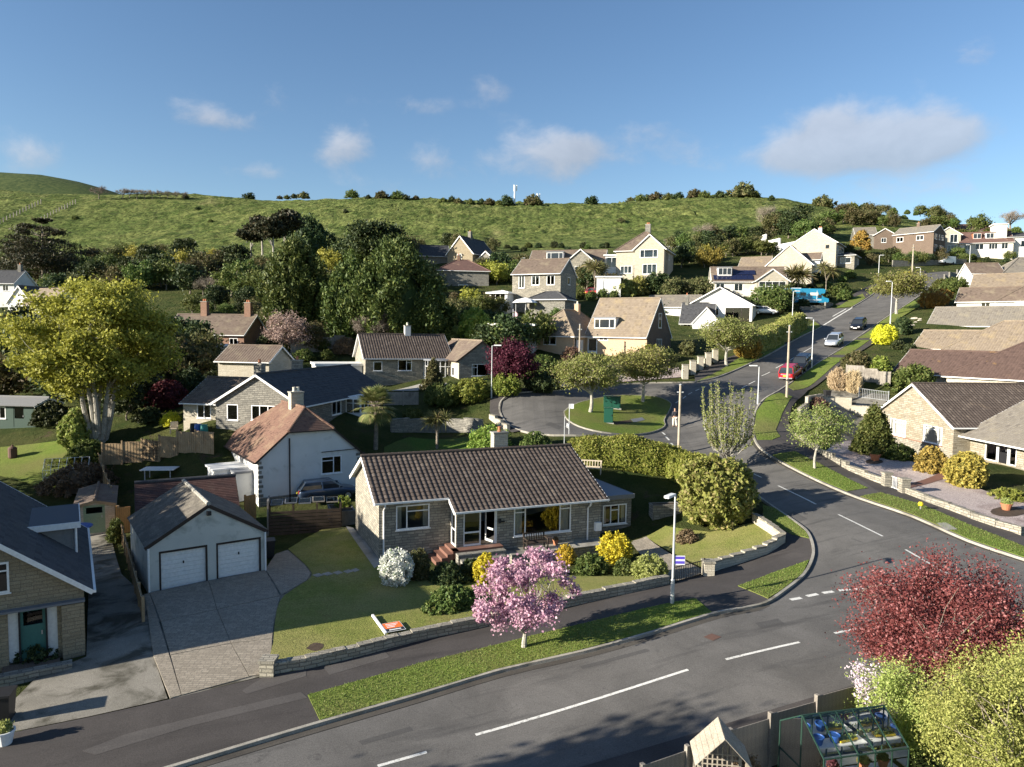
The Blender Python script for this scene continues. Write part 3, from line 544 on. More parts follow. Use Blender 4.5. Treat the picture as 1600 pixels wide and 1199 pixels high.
# grit along the gutters and old repairs in the carriageway
asphalt_m('gutter_grit', (.055,.05,.044), (.085,.077,.066), (.045,.04,.035)); asphalt_m('road_repair', (.07,.068,.066), (.088,.085,.082), (.06,.058,.056))
ribbon('gutter', KN, [(.10, .0), (.10, .035), (.38, .034), (.38, .0)], 'gutter_grit'); ribbon('gutter', KE, [(-.36, .0), (-.36, .034), (-.10, .035), (-.10, .0)], 'gutter_grit')
for P in ([(560,1160),(640,1137),(646,1143),(566,1166)], [(905,1043),(1010,1015),(1016,1019),(911,1047)], [(1180,975),(1215,968),(1226,976),(1190,984)], [(1240,800),(1262,812),(1250,816),(1230,804)], [(1330,905),(1352,900),(1420,935),(1396,941)], [(860,660),(880,668),(872,672),(852,664)], [(1150,640),(1165,640),(1160,660),(1145,660)]): sheet('road_repair', [p[:2] for p in gp(P)], .0335, 'road_repair')
# ---------------------------------------------------------------- buildings: shared builders
def tile_plane(mb, p0, p1, p2, p3, tw=.3, ch=.33, amp=.03, step=.02, ns=4, uo=0.):
    "one roof slope: eave p0->p1, top p3<-p2; every course overlaps the next and carries the tile's roll"
    p0, p1, p2, p3 = (Vector(p) for p in (p0, p1, p2, p3)); ua = (p1-p0).normalized(); up = (p3-p0)-ua*(p3-p0).dot(ua); H = up.length; sv = up/H; nr = ua.cross(sv)
    u3 = (p3-p0).dot(ua); u2 = (p2-p0).dot(ua); W = (p1-p0).length; nrow = max(1, round(H/ch)); d = tw/ns if amp else max(W/4, .8)
    ks = list(np.arange(math.floor(min(0, u3)/d)*d, max(W, u2)+d, d))
    if mb.uv is None: mb.uv = []
    for r in range(nrow):
        t0, t1 = r/nrow, (r+1)/nrow; a0, b0 = u3*t0, W+(u2-W)*t0; a1, b1 = u3*t1, W+(u2-W)*t1
        lo, hi = min(a0, a1), max(b0, b1); U = [lo]+[k for k in ks if lo+.01 < k < hi-.01]+[hi]
        vs = []; cl = lambda x, a, b: min(max(x, a), b)
        for u in U:
            x0, x1 = cl(u, a0, b0), cl(u, a1, b1); wv = amp*(.5-.5*math.cos(2*math.pi*(u/tw)))**.8 if amp else 0
            q0 = p0+ua*x0+sv*(t0*H-.015); q1 = p0+ua*x1+sv*(t1*H)
            vs += [(q0+nr*(wv+step-.01), x0, t0*H), (q1+nr*(wv-.008), x1, t1*H), (q0+nr*(wv-.03), x0, t0*H)]
        b = len(mb.v); mb.v += [tuple(v[0]) for v in vs]
        for i in range(len(U)-1):
            a, c = 3*i, 3*(i+1)
            if (vs[a][0]-vs[c][0]).length > 1e-4 or (vs[a+1][0]-vs[c+1][0]).length > 1e-4:
                for q in ((a, c, c+1, a+1), (a+2, c+2, c, a)):
                    mb.fc.append(tuple(b+k for k in q)); mb.uv.append([(vs[k][1]+uo, vs[k][2]) for k in q])
class Face:
    "one outside face of a block, read left to right from outside"
    def __init__(s, o, ax, nr, L): s.o = Vector(o); s.ax = Vector(ax); s.nr = Vector(nr); s.L = L
    def __call__(s, a, d, z): return s.o+s.ax*a+s.nr*d+Vector((0, 0, z))
def mullion_window(root, F, a, z, w, h, cols=(1,), tr=None, frame='upvc', fw=.07, sill=True, curtain=False, d=-.07, depth=.07, blind=False, name='window', glass='glass', label=None):
    "cols: relative widths of the lights; tr: {light: height of its transom as a share}"
    mb = MB(F); z1 = z+h
    mb.box(a, a+fw, d, d+depth, z, z1); mb.box(a+w-fw, a+w, d, d+depth, z, z1); mb.box(a+fw, a+w-fw, d, d+depth, z, z+fw); mb.box(a+fw, a+w-fw, d, d+depth, z1-fw, z1)
    tot = sum(cols); x = a
    for i, c in enumerate(cols):
        x2 = x+w*c/tot
        if i < len(cols)-1: mb.box(x2-fw*.45, x2+fw*.45, d+.003, d+depth-.003, z+fw, z1-fw)
        if tr and i in tr:
            zz = z+h*tr[i]; mb.box(max(x+fw*.46, a+fw), min(x2-fw*.46, a+w-fw), d+.006, d+depth-.006, zz-fw*.4, zz+fw*.4)
        x = x2
    o = mb.obj(name, frame, root)
    if label: o['label'] = label
    g = MB(F); x0, x1, q0, q1 = a+fw*.5, a+w-fw*.5, z+fw*.5, z1-fw*.5; g.add([(x0, d+.024, q0), (x1, d+.024, q0), (x1, d+.024, q1), (x0, d+.024, q1)], [(0, 1, 2, 3)]); g.obj('pane', glass, o)
    if sill: MB(F).box(a-.05, a+w+.05, d+depth*.9, .07, z-.055, z-.005).obj('sill', frame if frame == 'upvc' else 'concrete', o)
    if curtain:
        for s0 in (0, 1):
            cm = MB(F); x0 = a+fw if s0 == 0 else a+w-fw-w*.14
            n = 8; P = []
            for k in range(n+1): P.append((x0+w*.14*k/n, d-.10-.03*(k % 2)))
            for k in range(n): cm.add([(P[k][0], P[k][1], z+fw), (P[k+1][0], P[k+1][1], z+fw), (P[k+1][0], P[k+1][1], z1-fw), (P[k][0], P[k][1], z1-fw)], [(0, 1, 2, 3)])
            cm.obj('curtain', 'curtain', o)
    if blind:
        cm = MB(F); n = int(h/.09)
        for k in range(n): zz = z+fw+(h-2*fw)*k/n; cm.add([(a+fw, d-.09, zz), (a+w-fw, d-.09, zz), (a+w-fw, d-.06, zz+(h-2*fw)/n*.85), (a+fw, d-.06, zz+(h-2*fw)/n*.85)], [(0, 1, 2, 3)])
        cm.obj('blind', 'blind', o)
    return o
def door(root, F, a, z, w, h, m='door_white', glazed=.5, d=-.07, frame='upvc'):
    f = MB(F); f.box(a, a+.06, d, .0, z, z+h); f.box(a+w-.06, a+w, d, .0, z, z+h); f.box(a+.06, a+w-.06, d, .0, z+h-.06, z+h); o = f.obj('door', frame, root)
    p = MB(F); x0, x1 = a+.06, a+w-.06; zt = z+h-.06; zg = zt-(h-.1)*glazed
    if glazed > 0:
        s = .09; p.box(x0, x1, d, d+.05, z, zg); p.box(x0, x0+s, d, d+.05, zg, zt); p.box(x1-s, x1, d, d+.05, zg, zt); p.box(x0+s, x1-s, d, d+.05, zt-s, zt)
        MB(F).add([(x0+s, d+.025, zg), (x1-s, d+.025, zg), (x1-s, d+.025, zt-s), (x0+s, d+.025, zt-s)], [(0, 1, 2, 3)]).obj('pane', 'glass', o)
    else: p.box(x0, x1, d, d+.05, z, zt)
    p.obj('door_leaf', m, o); MB(F).box(x1-.14, x1-.10, d+.05, d+.09, z+.95, z+1.1).obj('handle', 'alloy', o)
    return o
def garage_door(root, F, a, z, w, h, m='door_white', frame='dark_frame', d=-.12, rib=9):
    f = MB(F); f.box(a, a+.08, d, .015, z, z+h); f.box(a+w-.08, a+w, d, .015, z, z+h); f.box(a+.08, a+w-.08, d, .015, z+h-.10, z+h); o = f.obj('garage_door', frame, root)
    p = MB(F); n = rib; hh = (h-.10)/n
    for k in range(n): p.box(a+.08, a+w-.08, d, d+.04, z+k*hh+.006, z+(k+1)*hh-.006)
    p.box(a+.08, a+w-.08, d-.02, d+.015, z, z+h-.1); p.obj('door_leaf', m, o)
    MB(F).box(a+w*.5-.03, a+w*.5+.03, d+.04, d+.08, z+h*.62, z+h*.62+.12).obj('handle', 'black_plastic', o)
    return o
def block(root, o, L, D, eave, pitch, roof='u', wall='stone', tile='t_brown', ov=.25, eo=.38, tw=.3, ch=.33, amp=.03, ops=None, trim='fascia', ridge=None, gutter=True, half=0., pipes=(), verge=None, name='wall', gable=None, base=-1.2, hipL=True, hipR=True, faces='FRBL'):
    """walls with real openings under a tiled roof. o: local corner (u, v, z); L along u, D along v (v points away from the front).
    roof 'u': ridge along u, 'v': ridge along v, 'hip': hipped, 'flat'."""
    ops = ops or {}; ox, oy, oz = o; tp = math.tan(R_(pitch)); u0, v0 = ox, oy; u1, v1 = ox+L, oy+D; H = oz+eave; ridge = ridge or tile
    Fs = {'F': Face((u0, v0, oz), (1, 0, 0), (0, -1, 0), L), 'R': Face((u1, v0, oz), (0, 1, 0), (1, 0, 0), D), 'B': Face((u1, v1, oz), (-1, 0, 0), (0, 1, 0), L), 'L': Face((u0, v1, oz), (0, -1, 0), (-1, 0, 0), D)}
    mb = MB()
    for k, F in Fs.items():
        if k not in faces: continue
        hs = [q for q in ops.get(k, []) if q[2]+q[4] <= eave+.001]
        xs = sorted({0, F.L, *[q[1] for q in hs], *[q[1]+q[3] for q in hs]}); zs = sorted({base, eave, *[q[2] for q in hs], *[q[2]+q[4] for q in hs]})
        for i in range(len(xs)-1):
            for j in range(len(zs)-1):
                cx, cz = (xs[i]+xs[i+1])/2, (zs[j]+zs[j+1])/2
                if any(q[1] < cx < q[1]+q[3] and q[2] < cz < q[2]+q[4] for q in hs): continue
                mb.poly([F(xs[i], 0, zs[j]), F(xs[i+1], 0, zs[j]), F(xs[i+1], 0, zs[j+1]), F(xs[i], 0, zs[j+1])])
        for q in hs:
            a, b, c, e = q[1], q[1]+q[3], q[2], q[2]+q[4]; dd = -.2
            for P in ([(a,0,c),(a,dd,c),(a,dd,e),(a,0,e)], [(b,0,c),(b,0,e),(b,dd,e),(b,dd,c)], [(a,0,e),(a,dd,e),(b,dd,e),(b,0,e)], [(a,0,c),(b,0,c),(b,dd,c),(a,dd,c)]): mb.poly([F(*p) for p in P])
        # gable
        g = (k in 'LR' and roof == 'u') or (k in 'FB' and roof == 'v')
        if g:
            top = F.L/2*tp; hc = half
            gp_ = [F(0, 0, eave), F(F.L, 0, eave), F(F.L/2, 0, eave+top)] if not (hc and k == 'F') else [F(0, 0, eave), F(F.L, 0, eave), F(F.L/2+hc/tp, 0, eave+top-hc), F(F.L/2-hc/tp, 0, eave+top-hc)]
            if gable and k in 'FR': MB().poly(gp_).obj('gable', gable, root)
            else: mb.poly(gp_)
        for q in ops.get(k, []):
            kind, a, z, ww, h = q[:5]; kw = q[5] if len(q) > 5 else {}
            if kind == 'w':
                if z+h > eave+.001: kw = dict(kw, d=.0, depth=.05)
                mullion_window(root, F, a, z, ww, h, **kw)
                if z+h > eave+.001: MB(F).box(a+.02, a+ww-.02, .002, .012, z+.02, z+h-.02).obj('window_backing', 'black_paint', root)
            elif kind == 'd': door(root, F, a, z, ww, h, **kw)
            elif kind == 'g': garage_door(root, F, a, z, ww, h, **kw)
    wo_ = mb.obj(name, wall, root)
    MB().box(u0+.05, u1-.05, v0+.05, v1-.05, oz+.02, oz+.08).obj('floor', 'soil', root)
    # roof
    rb = MB(); cap = MB(); tr = MB(); e = eo*tp
    ridge_line = None
    def caps(p, q, r=.11):
        p, q = Vector(p), Vector(q); n = max(1, round((q-p).length/.45))
        for i in range(n):
            a = p+(q-p)*(i/n); b = p+(q-p)*((i+1)/n); cap.tube([a, b+(q-p).normalized()*.02], [r*1.02, r*.94], 8)
    if roof == 'flat':
        r_ = MB().box(u0-ov, u1+ov, v0-ov, v1+ov, H, H+.16).obj('flat_roof', tile, root)
        MB().box(u0-ov-.03, u1+ov+.03, v0-ov-.03, v0-ov, H-.08, H+.18).box(u0-ov-.03, u0-ov, v0-ov, v1+ov+.03, H-.08, H+.18).box(u1+ov, u1+ov+.03, v0-ov, v1+ov+.03, H-.08, H+.18).obj('fascia', trim, root)
        return Fs
    if roof == 'u':
        vm = (v0+v1)/2; hr = H+(D/2)*tp; A, B = u0-ov, u1+ov; args = dict(tw=tw, ch=ch, amp=amp)
        tile_plane(rb, (A, v0-eo, H-e), (B, v0-eo, H-e), (B, vm, hr), (A, vm, hr), **args); tile_plane(rb, (B, v1+eo, H-e), (A, v1+eo, H-e), (A, vm, hr), (B, vm, hr), **args)
        caps((A, vm, hr+.02), (B, vm, hr+.02))
        for x in (A+.012, B-.012):
            for v in (v0-eo, v1+eo): tr.bar((x, v, H-e-.09), (x, vm, hr-.09), .03, .17, (0, 0, 1))
        for v in (v0-eo-.05, v1+eo+.05):
            if gutter: tr.bar((A, v, H-e-.05), (B, v, H-e-.05), .11, .10)
        for x in (A, B): pass
        und = [[(A, v0-eo, H-e-.05), (B, v0-eo, H-e-.05), (B, vm, hr-.05), (A, vm, hr-.05)], [(B, v1+eo, H-e-.05), (A, v1+eo, H-e-.05), (A, vm, hr-.05), (B, vm, hr-.05)]]
    elif roof == 'v':
        um = (u0+u1)/2; hr = H+(L/2)*tp; A, B = v0-ov, v1+ov; args = dict(tw=tw, ch=ch, amp=amp); hc = half
        Ar = A if not hc else v0+hc/tp*.8
        tile_plane(rb, (u1+eo, A, H-e), (u1+eo, B, H-e), (um, B, hr), (um, A, hr), **args) if not hc else None
        if not hc: tile_plane(rb, (u0-eo, B, H-e), (u0-eo, A, H-e), (um, A, hr), (um, B, hr), **args)
        else:
            zc = hr-hc; xl, xr = um-hc/tp, um+hc/tp; fr = (zc-(H-e))
            tile_plane(rb, (u0-eo, B, H-e), (u0-eo, A, H-e), (xl, A, zc), (xl, B, zc), **args); tile_plane(rb, (xl, B, zc), (xl, A, zc), (um, Ar, hr), (um, B, hr), **args)
            tile_plane(rb, (u1+eo, A, H-e), (u1+eo, B, H-e), (xr, B, zc), (xr, A, zc), **args); tile_plane(rb, (xr, A, zc), (xr, B, zc), (um, B, hr), (um, Ar, hr), **args)
            tile_plane(rb, (xl-.1, A-.08, zc-.05), (xr+.1, A-.08, zc-.05), (um+.02, Ar, hr), (um-.02, Ar, hr), **args)
            caps((xl, A, zc), (um, Ar, hr)); caps((xr, A, zc), (um, Ar, hr)); tr.bar((xl, A-.1, zc-.08), (xr, A-.1, zc-.08), .08, .09)
        caps((um, Ar, hr+.02), (um, B, hr+.02))
        for y in (A+.012, B-.012):
            for x in (u0-eo, u1+eo):
                if hc and y < v0: tr.bar((x, y, H-e-.09), (um+(x-um)*(hc/tp)/(L/2+eo), y, hr-hc-.09), .03, .13)
                else: tr.bar((x, y, H-e-.09), (um, y, hr-.09), .03, .17)
        for x in (u0-eo-.05, u1+eo+.05):
            if gutter: tr.bar((x, A, H-e-.05), (x, B, H-e-.05), .11, .10)
        und = [[(u0-eo, B, H-e-.05), (u0-eo, Ar, H-e-.05), (um, Ar, hr-.05), (um, B, hr-.05)], [(u1+eo, Ar, H-e-.05), (u1+eo, B, H-e-.05), (um, B, hr-.05), (um, Ar, hr-.05)]]
    else:
        args = dict(tw=tw, ch=ch, amp=amp); a0, a1, b0, b1 = u0-eo, u1+eo, v0-eo, v1+eo; W, Dp = a1-a0, b1-b0
        if W >= Dp:
            vm = (b0+b1)/2; hr = H-e+Dp/2*tp; rl, rr = a0+(Dp/2 if hipL else 0), a1-(Dp/2 if hipR else 0)
            if rr < rl: rl = rr = (a0+a1)/2
            P, Q = (rl, vm, hr), (rr, vm, hr)
        else:
            um = (a0+a1)/2; hr = H-e+W/2*tp; P, Q = (um, b0+W/2, hr), (um, b1-W/2, hr)
        c00, c10, c11, c01 = (a0, b0, H-e), (a1, b0, H-e), (a1, b1, H-e), (a0, b1, H-e)
        if W >= Dp:
            tile_plane(rb, c00, c10, Q, P, **args); tile_plane(rb, c11, c01, P, Q, **args)
            if hipL: tile_plane(rb, c01, c00, P, P, **args); caps(c00, P); caps(c01, P)
            else: mb2 = MB().poly([(u0, v0, H), (u0, v1, H), (u0, vm, H+D/2*tp)]).obj('gable', gable or wall, root)
            if hipR: tile_plane(rb, c10, c11, Q, Q, **args); caps(c10, Q); caps(c11, Q)
            else: mb2 = MB().poly([(u1, v0, H), (u1, v1, H), (u1, vm, H+D/2*tp)]).obj('gable', gable or wall, root)
        else:
            tile_plane(rb, c10, c11, Q, P, **args); tile_plane(rb, c01, c00, P, Q, **args); tile_plane(rb, c00, c10, P, P, **args); tile_plane(rb, c11, c01, Q, Q, **args)
            caps(c00, P); caps(c10, P); caps(c11, Q); caps(c01, Q)
        caps(P, Q)
        for p, q in ((c00, c10), (c10, c11), (c11, c01), (c01, c00)): tr.bar((p[0], p[1], p[2]-.06), (q[0], q[1], q[2]-.06), .10, .11)
        und = [[c00, c10, c11, c01]]; und = [[(x, y, z-.1) for x, y, z in q] for q in und]
    ro = rb.obj('roof', tile, root); cap.obj('ridge_tiles', ridge, ro)
    n8 = len(tr.v)//8
    for q in range(n8):
        t_ = MB(); t_.add(tr.v[8*q:8*q+8], [tuple(i-8*q for i in f) for f in tr.fc[6*q:6*q+6]]); t_.obj('eave_trim', trim, ro)
    ub = MB()
    for q in und: ub.poly(q)
    ub.obj('soffit', trim, ro)
    for (x, y) in pipes:
        MB().tube([(x, y, H-e-.08), (x, y, H-e-.2), (x*.5+min(max(x, u0-.06), u1+.06)*.5, (y+v0-.07)/2, H-e-.42), (x, v0-.07, H-e-.55) , (x, v0-.07, oz-.1)], .045, 8).obj('downpipe', trim if trim != 'dark_frame' else 'dark_pipe', root)
    return Fs
def chimney(root, u, v, z0, z1, w=.6, d=.6, wall='stone', pots=1, pot='terracotta', cap='concrete'):
    o = MB().box(u-w/2, u+w/2, v-d/2, v+d/2, z0, z1).obj('chimney', wall, root); MB().box(u-w/2-.05, u+w/2+.05, v-d/2-.05, v+d/2+.05, z1, z1+.09).obj('chimney_cap', cap, o)
    MB().box(u-w/2-.03, u+w/2+.03, v-d/2-.03, v+d/2+.03, z0, z0+.32).obj('flashing', 'lead', o)
    for k in range(pots):
        x = u+(k-(pots-1)/2)*.3; MB().lathe([(.12, 0), (.14, .05), (.10, .12), (.11, .3), (.13, .33), (.10, .34)], (x, v, z1+.09), 10).obj('chimney_pot', pot, o)
    return o
def flat_dormer(root, u, v0, z0, w, h, depth, wall='fascia', roofm='lead', cols=(1, 1, 1), axis='F'):
    "box dormer: front face at v0 looking to -v"
    o = MB().box(u, u+w, v0, v0+depth, z0, z0+h).obj('dormer', wall, root); MB().box(u-.15, u+w+.15, v0-.2, v0+depth, z0+h, z0+h+.12).obj('dormer_roof', roofm, o)
    F = Face((u, v0, z0), (1, 0, 0), (0, -1, 0), w); f = MB(F); fw = .07; f.box(.1, w-.1, 0.002, .05, .12, .12+fw).box(.1, w-.1, .002, .05, h-.1-fw, h-.1)
    n = len(cols); tot = sum(cols); x = .1
    for k in range(n+1):
        f.box(x-fw*.5+(fw*.5 if k == 0 else 0), x+fw*.5-(fw*.5 if k == n else 0)+(0 if k < n else 0)+.001, .002, .052, .12, h-.1)
        if k < n: x += (w-.2)*cols[k]/tot
    f.obj('window_frame', 'upvc', o); MB(F).box(.12, w-.12, .0015, .02, .14, h-.12).obj('pane', 'darkglass', o)
    return o
def dark_glass():
    t = NT('darkglass'); v = t.coord(); t.done((.025,.03,.036), .05, 0, .6)
dark_glass()
def house(name, label, loc, yaw, cat='house', group=None): return thing(name, label, cat, loc, R_(yaw), group)
def yaw_of(a, b): return math.degrees(math.atan2(b.y-a.y, b.x-a.x))
# ================================================================ main bungalow
A0 = PZ(592, 878, 38.1)
YAW = 22.6
main = house('bungalow', 'stone bungalow with brown pantile roof behind the pink blossom tree', A0, YAW, 'bungalow')
def build_main():
    r = main; r.location.z += .15; L, D = 13.15, 7.0; pt = 26; E = 3.38; tp = math.tan(R_(pt)); z0 = 0.
    # left room (set back) and the part under the longer slope, joined under one roof
    eo = .38; uS = 4.05; fwd = 1.15
    hr = E+(D/2)*tp; vm = D/2; Ef = E-fwd*tp
    mb = MB()
    FL = Face((0, 0, 0), (1, 0, 0), (0, -1, 0), uS); FR = Face((uS, -fwd, 0), (1, 0, 0), (0, -1, 0), L-uS); FG = Face((0, D, 0), (0, -1, 0), (-1, 0, 0), D); FB = Face((L, D, 0), (-1, 0, 0), (0, 1, 0), L); FE_ = Face((L, -fwd, 0), (0, 1, 0), (1, 0, 0), D+fwd); FS = Face((uS, 0, 0), (0, -1, 0), (-1, 0, 0), fwd)
    fl = .55
    holes = {id(FL): [(.95, fl+.95, 1.9, 1.36)], id(FR): [(.42, fl, 2.0, 2.05), (3.45, fl+.27, 3.65, 1.8)], id(FS): [(.25, fl, .75, 2.0)]}
    for F, top in ((FL, E), (FR, Ef), (FG, E), (FB, E), (FE_, Ef), (FS, Ef)):
        hs = holes.get(id(F), []); xs = sorted({0, F.L, *[q[0] for q in hs], *[q[0]+q[2] for q in hs]}); zs = sorted({-1, top, *[q[1] for q in hs], *[q[1]+q[3] for q in hs]})
        for i in range(len(xs)-1):
            for j in range(len(zs)-1):
                cx, cz = (xs[i]+xs[i+1])/2, (zs[j]+zs[j+1])/2
                if any(q[0] < cx < q[0]+q[2] and q[1] < cz < q[1]+q[3] for q in hs): continue
                mb.poly([F(xs[i], 0, zs[j]), F(xs[i+1], 0, zs[j]), F(xs[i+1], 0, zs[j+1]), F(xs[i], 0, zs[j+1])])
        for q in hs:
            a, b, c, e = q[0], q[0]+q[2], q[1], q[1]+q[3]; dd = -.18
            for P in ([(a,0,c),(a,dd,c),(a,dd,e),(a,0,e)], [(b,0,c),(b,0,e),(b,dd,e),(b,dd,c)], [(a,0,e),(a,dd,e),(b,dd,e),(b,0,e)], [(a,0,c),(b,0,c),(b,dd,c),(a,dd,c)]): mb.poly([F(*p) for p in P])
    mb.poly([(0, D, E), (0, 0, E), (0, vm, hr)]); mb.poly([(L, -fwd, Ef), (L, D, E), (L, vm, hr)]); mb.poly([(uS, 0, Ef), (uS, -fwd, Ef), (uS, 0, E)])
    mb.obj('wall', 'stone', r)
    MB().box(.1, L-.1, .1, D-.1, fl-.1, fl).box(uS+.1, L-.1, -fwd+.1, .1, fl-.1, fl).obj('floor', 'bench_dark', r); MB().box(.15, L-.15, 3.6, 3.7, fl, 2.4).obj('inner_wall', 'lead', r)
    # roof
    rb = MB(); A, B = -.32, L+.32; e = eo*tp; ef = (fwd+eo)*tp; a = dict(tw=.30, ch=.33, amp=.045, ns=6, step=.03)
    uL = uS-.22
    tile_plane(rb, (A, -eo, E-e), (uL, -eo, E-e), (uL, vm, hr), (A, vm, hr), **a); tile_plane(rb, (uL, -fwd-eo, E-ef), (B, -fwd-eo, E-ef), (B, -eo, E-e), (uL, -eo, E-e), uo=uL-A, **a); tile_plane(rb, (uL, -eo, E-e), (B, -eo, E-e), (B, vm, hr), (uL, vm, hr), uo=uL-A, **a)
    tile_plane(rb, (B, D+eo, E-e), (A, D+eo, E-e), (A, vm, hr), (B, vm, hr), **a)
    ro = rb.obj('roof', 't_main', r)
    rt = MB(); n = 31; s = (B-A)/n; rt.tube([(0, 0, 0), (s*.98, 0, 0)], [.125, .115], 9); rme = rt.mesh('ridge_tile', 't_main')
    for i in range(n): link('ridge_tile', rme, ro, (A+i*s, vm, hr+.03))
    tr = MB(); tr.bar((A, -eo-.05, E-e-.05), (uL, -eo-.05, E-e-.05), .11, .10); tr.bar((uL, -fwd-eo-.05, E-ef-.05), (B, -fwd-eo-.05, E-ef-.05), .11, .10); tr.bar((A, D+eo+.05, E-e-.05), (B, D+eo+.05, E-e-.05), .11, .10); tr.obj('gutter', 'upvc', ro)
    x, y_ = A+.01, B-.01
    for p, q in (((x, -eo, E-e-.10), (x, vm, hr-.10)), ((x, D+eo, E-e-.10), (x, vm, hr-.10)), ((y_, -fwd-eo, E-ef-.10), (y_, vm, hr-.10)), ((y_, D+eo, E-e-.10), (y_, vm, hr-.10)), ((uL, -fwd-eo, E-ef-.1), (uL, -eo, E-e-.1))): MB().bar(p, q, .03, .2).obj('bargeboard', 'upvc', ro)
    so_ = MB()
    for q in ([(A, -eo, E-e-.05), (B, -eo, E-e-.05), (B, vm, hr-.05), (A, vm, hr-.05)], [(uL, -fwd-eo, E-ef-.05), (B, -fwd-eo, E-ef-.05), (B, -eo, E-e-.05), (uL, -eo, E-e-.05)], [(A, D+eo, E-e-.05), (B, D+eo, E-e-.05), (B, vm, hr-.05), (A, vm, hr-.05)]): so_.poly(q)
    so_.obj('soffit', 'upvc', ro)
    # joinery
    mullion_window(r, FL, .95, fl+.95, 1.9, 1.36, (.32, .68), {1: .74}, curtain=True); mullion_window(r, FR, 3.45, fl+.27, 3.65, 1.8, (.75, 2.35, .75), {0: .76, 2: .76}, curtain=True)
    # porch: glazed doors, one standing open
    F = FR; f = MB(F); d0, d1 = -.10, -.02; x0 = .42
    for xx in (x0, x0+.96, x0+1.93): f.box(xx, xx+.07, d0, d1, fl, fl+2.05)
    f.box(x0+.07, x0+.96, d0, d1, fl, fl+.10).box(x0+.07, x0+.96, d0, d1, fl+.72, fl+.80).box(x0, x0+2.0, d0-.002, d1+.002, fl+1.97, fl+2.05); po = f.obj('porch_door', 'upvc', r)
    MB(F).add([(x0+.07, -.065, fl+.1), (x0+.96, -.065, fl+.1), (x0+.96, -.065, fl+1.97), (x0+.07, -.065, fl+1.97)], [(0, 1, 2, 3)]).obj('pane', 'glass', po)
    fo = Face(FR(x0+1.93, -.02, 0), Vector((-.35, .94, 0)), Vector((-.94, -.35, 0)), .9); lf = MB(fo)
    lf.box(0, .08, 0, .05, fl, fl+1.97).box(.8, .88, 0, .05, fl, fl+1.97).box(.08, .8, 0, .05, fl, fl+.12).box(.08, .8, 0, .05, fl+.7, fl+.8).box(.08, .8, 0, .05, fl+1.87, fl+1.97); lo_ = lf.obj('open_door', 'upvc', r); MB(fo).add([(.08, .025, fl+.1), (.8, .025, fl+.1), (.8, .025, fl+1.9), (.08, .025, fl+1.9)], [(0, 1, 2, 3)]).obj('pane', 'glass', lo_)
    mullion_window(r, FS, .25, fl, .75, 2.0, (1,), {0: .45}, sill=False)
    # steps and plinth terrace
    st = MB(); st.box(uS-.35, uS+2.6, -fwd-.55, -fwd, .1, fl-.02).box(uS-.35, uS, -fwd-.55, -.02, .1, fl-.02); st.obj('porch_step', 'terracotta_step', r)
    for i in range(3): MB().box(uS-.35-.32*(i+1), uS-.35-.32*i-.005, -fwd-.55, -.1, -.3, fl-.17*(i+1)).obj('step', 'terracotta_step', r)
    MB().box(uS-.2, uS+2.6, -fwd-1.0, -fwd-.56, -.3, .42).box(uS-.1, uS+2.5, -fwd-1.4, -fwd-1.01, -.3, .2).obj('step', 'stone_grey', r)
    MB().box(uS+2.62, L+.2, -fwd-1.55, -fwd, -.4, .18).obj('terrace', 'concrete', r); MB().box(uS+2.62, L+.2, -fwd-1.75, -fwd-1.56, -.5, .32).obj('terrace_wall', 'stone_garden', r); MB().box(uS+2.6, L+.25, -fwd-1.8, -fwd-1.52, .32, .38).obj('terrace_coping', 'concrete', r)
    for (x, v, zt) in ((.25, -.06, E-e-.1), (L-.9, -fwd-.06, E-ef-.1)): MB().tube([(x, v-.38, zt), (x, v-.30, zt-.2), (x, v, zt-.42), (x, v, .1)], .05, 8).obj('downpipe', 'upvc', r)
    MB().box(L-.45, L-.05, -fwd-.25, -fwd-.01, .7, 1.2).obj('flue_cover', 'upvc', r)
    F = FR; MB(F).lathe([(.1, 0), (.13, .02), (.13, .03), (.1, .04)], (2.75, .04, 1.75), 10).obj('wall_plaque', 'black_paint', r); MB(F).box(2.5, 2.62, 0, .12, 1.72, 1.95).obj('porch_lamp', 'black_paint', r)
    chimney(r, 8.6, vm+.55, hr-.5, hr+.95, .95, .6, 'stone_light', 1)
    MB().tube([(L-.15, vm+.05, hr), (L-.15, vm+.05, hr+1.9)], .025, 6).bar((L-.15, vm, hr+1.25), (L+.25, vm+.1, hr+1.3), .02, .02).bar((L+.1, vm-.1, hr+1.27), (L+.1, vm+.25, hr+1.33), .015, .3).obj('aerial', 'pole_galv', r)
    # extension with a flat felt roof
    Fx = block(r, (L+.02, -.15, 0), 2.75, 6.2, 2.3, 0, 'flat', 'stone_grey', 'felt_blue', ov=.12, trim='lead', ops={'F': [('w', .72, .62, 1.7, 1.25, dict(cols=(1, 1, 1), tr={1: .72}, curtain=True))]})
    MB().tube([(L+.3, -.2, 2.2), (L+.3, -.2, 0)], .05, 8).obj('downpipe', 'dark_pipe', r); MB().box(L+2.76, L+3.1, .1, .2, 2.1, 2.2).obj('gutter_end', 'upvc', r)
build_main()
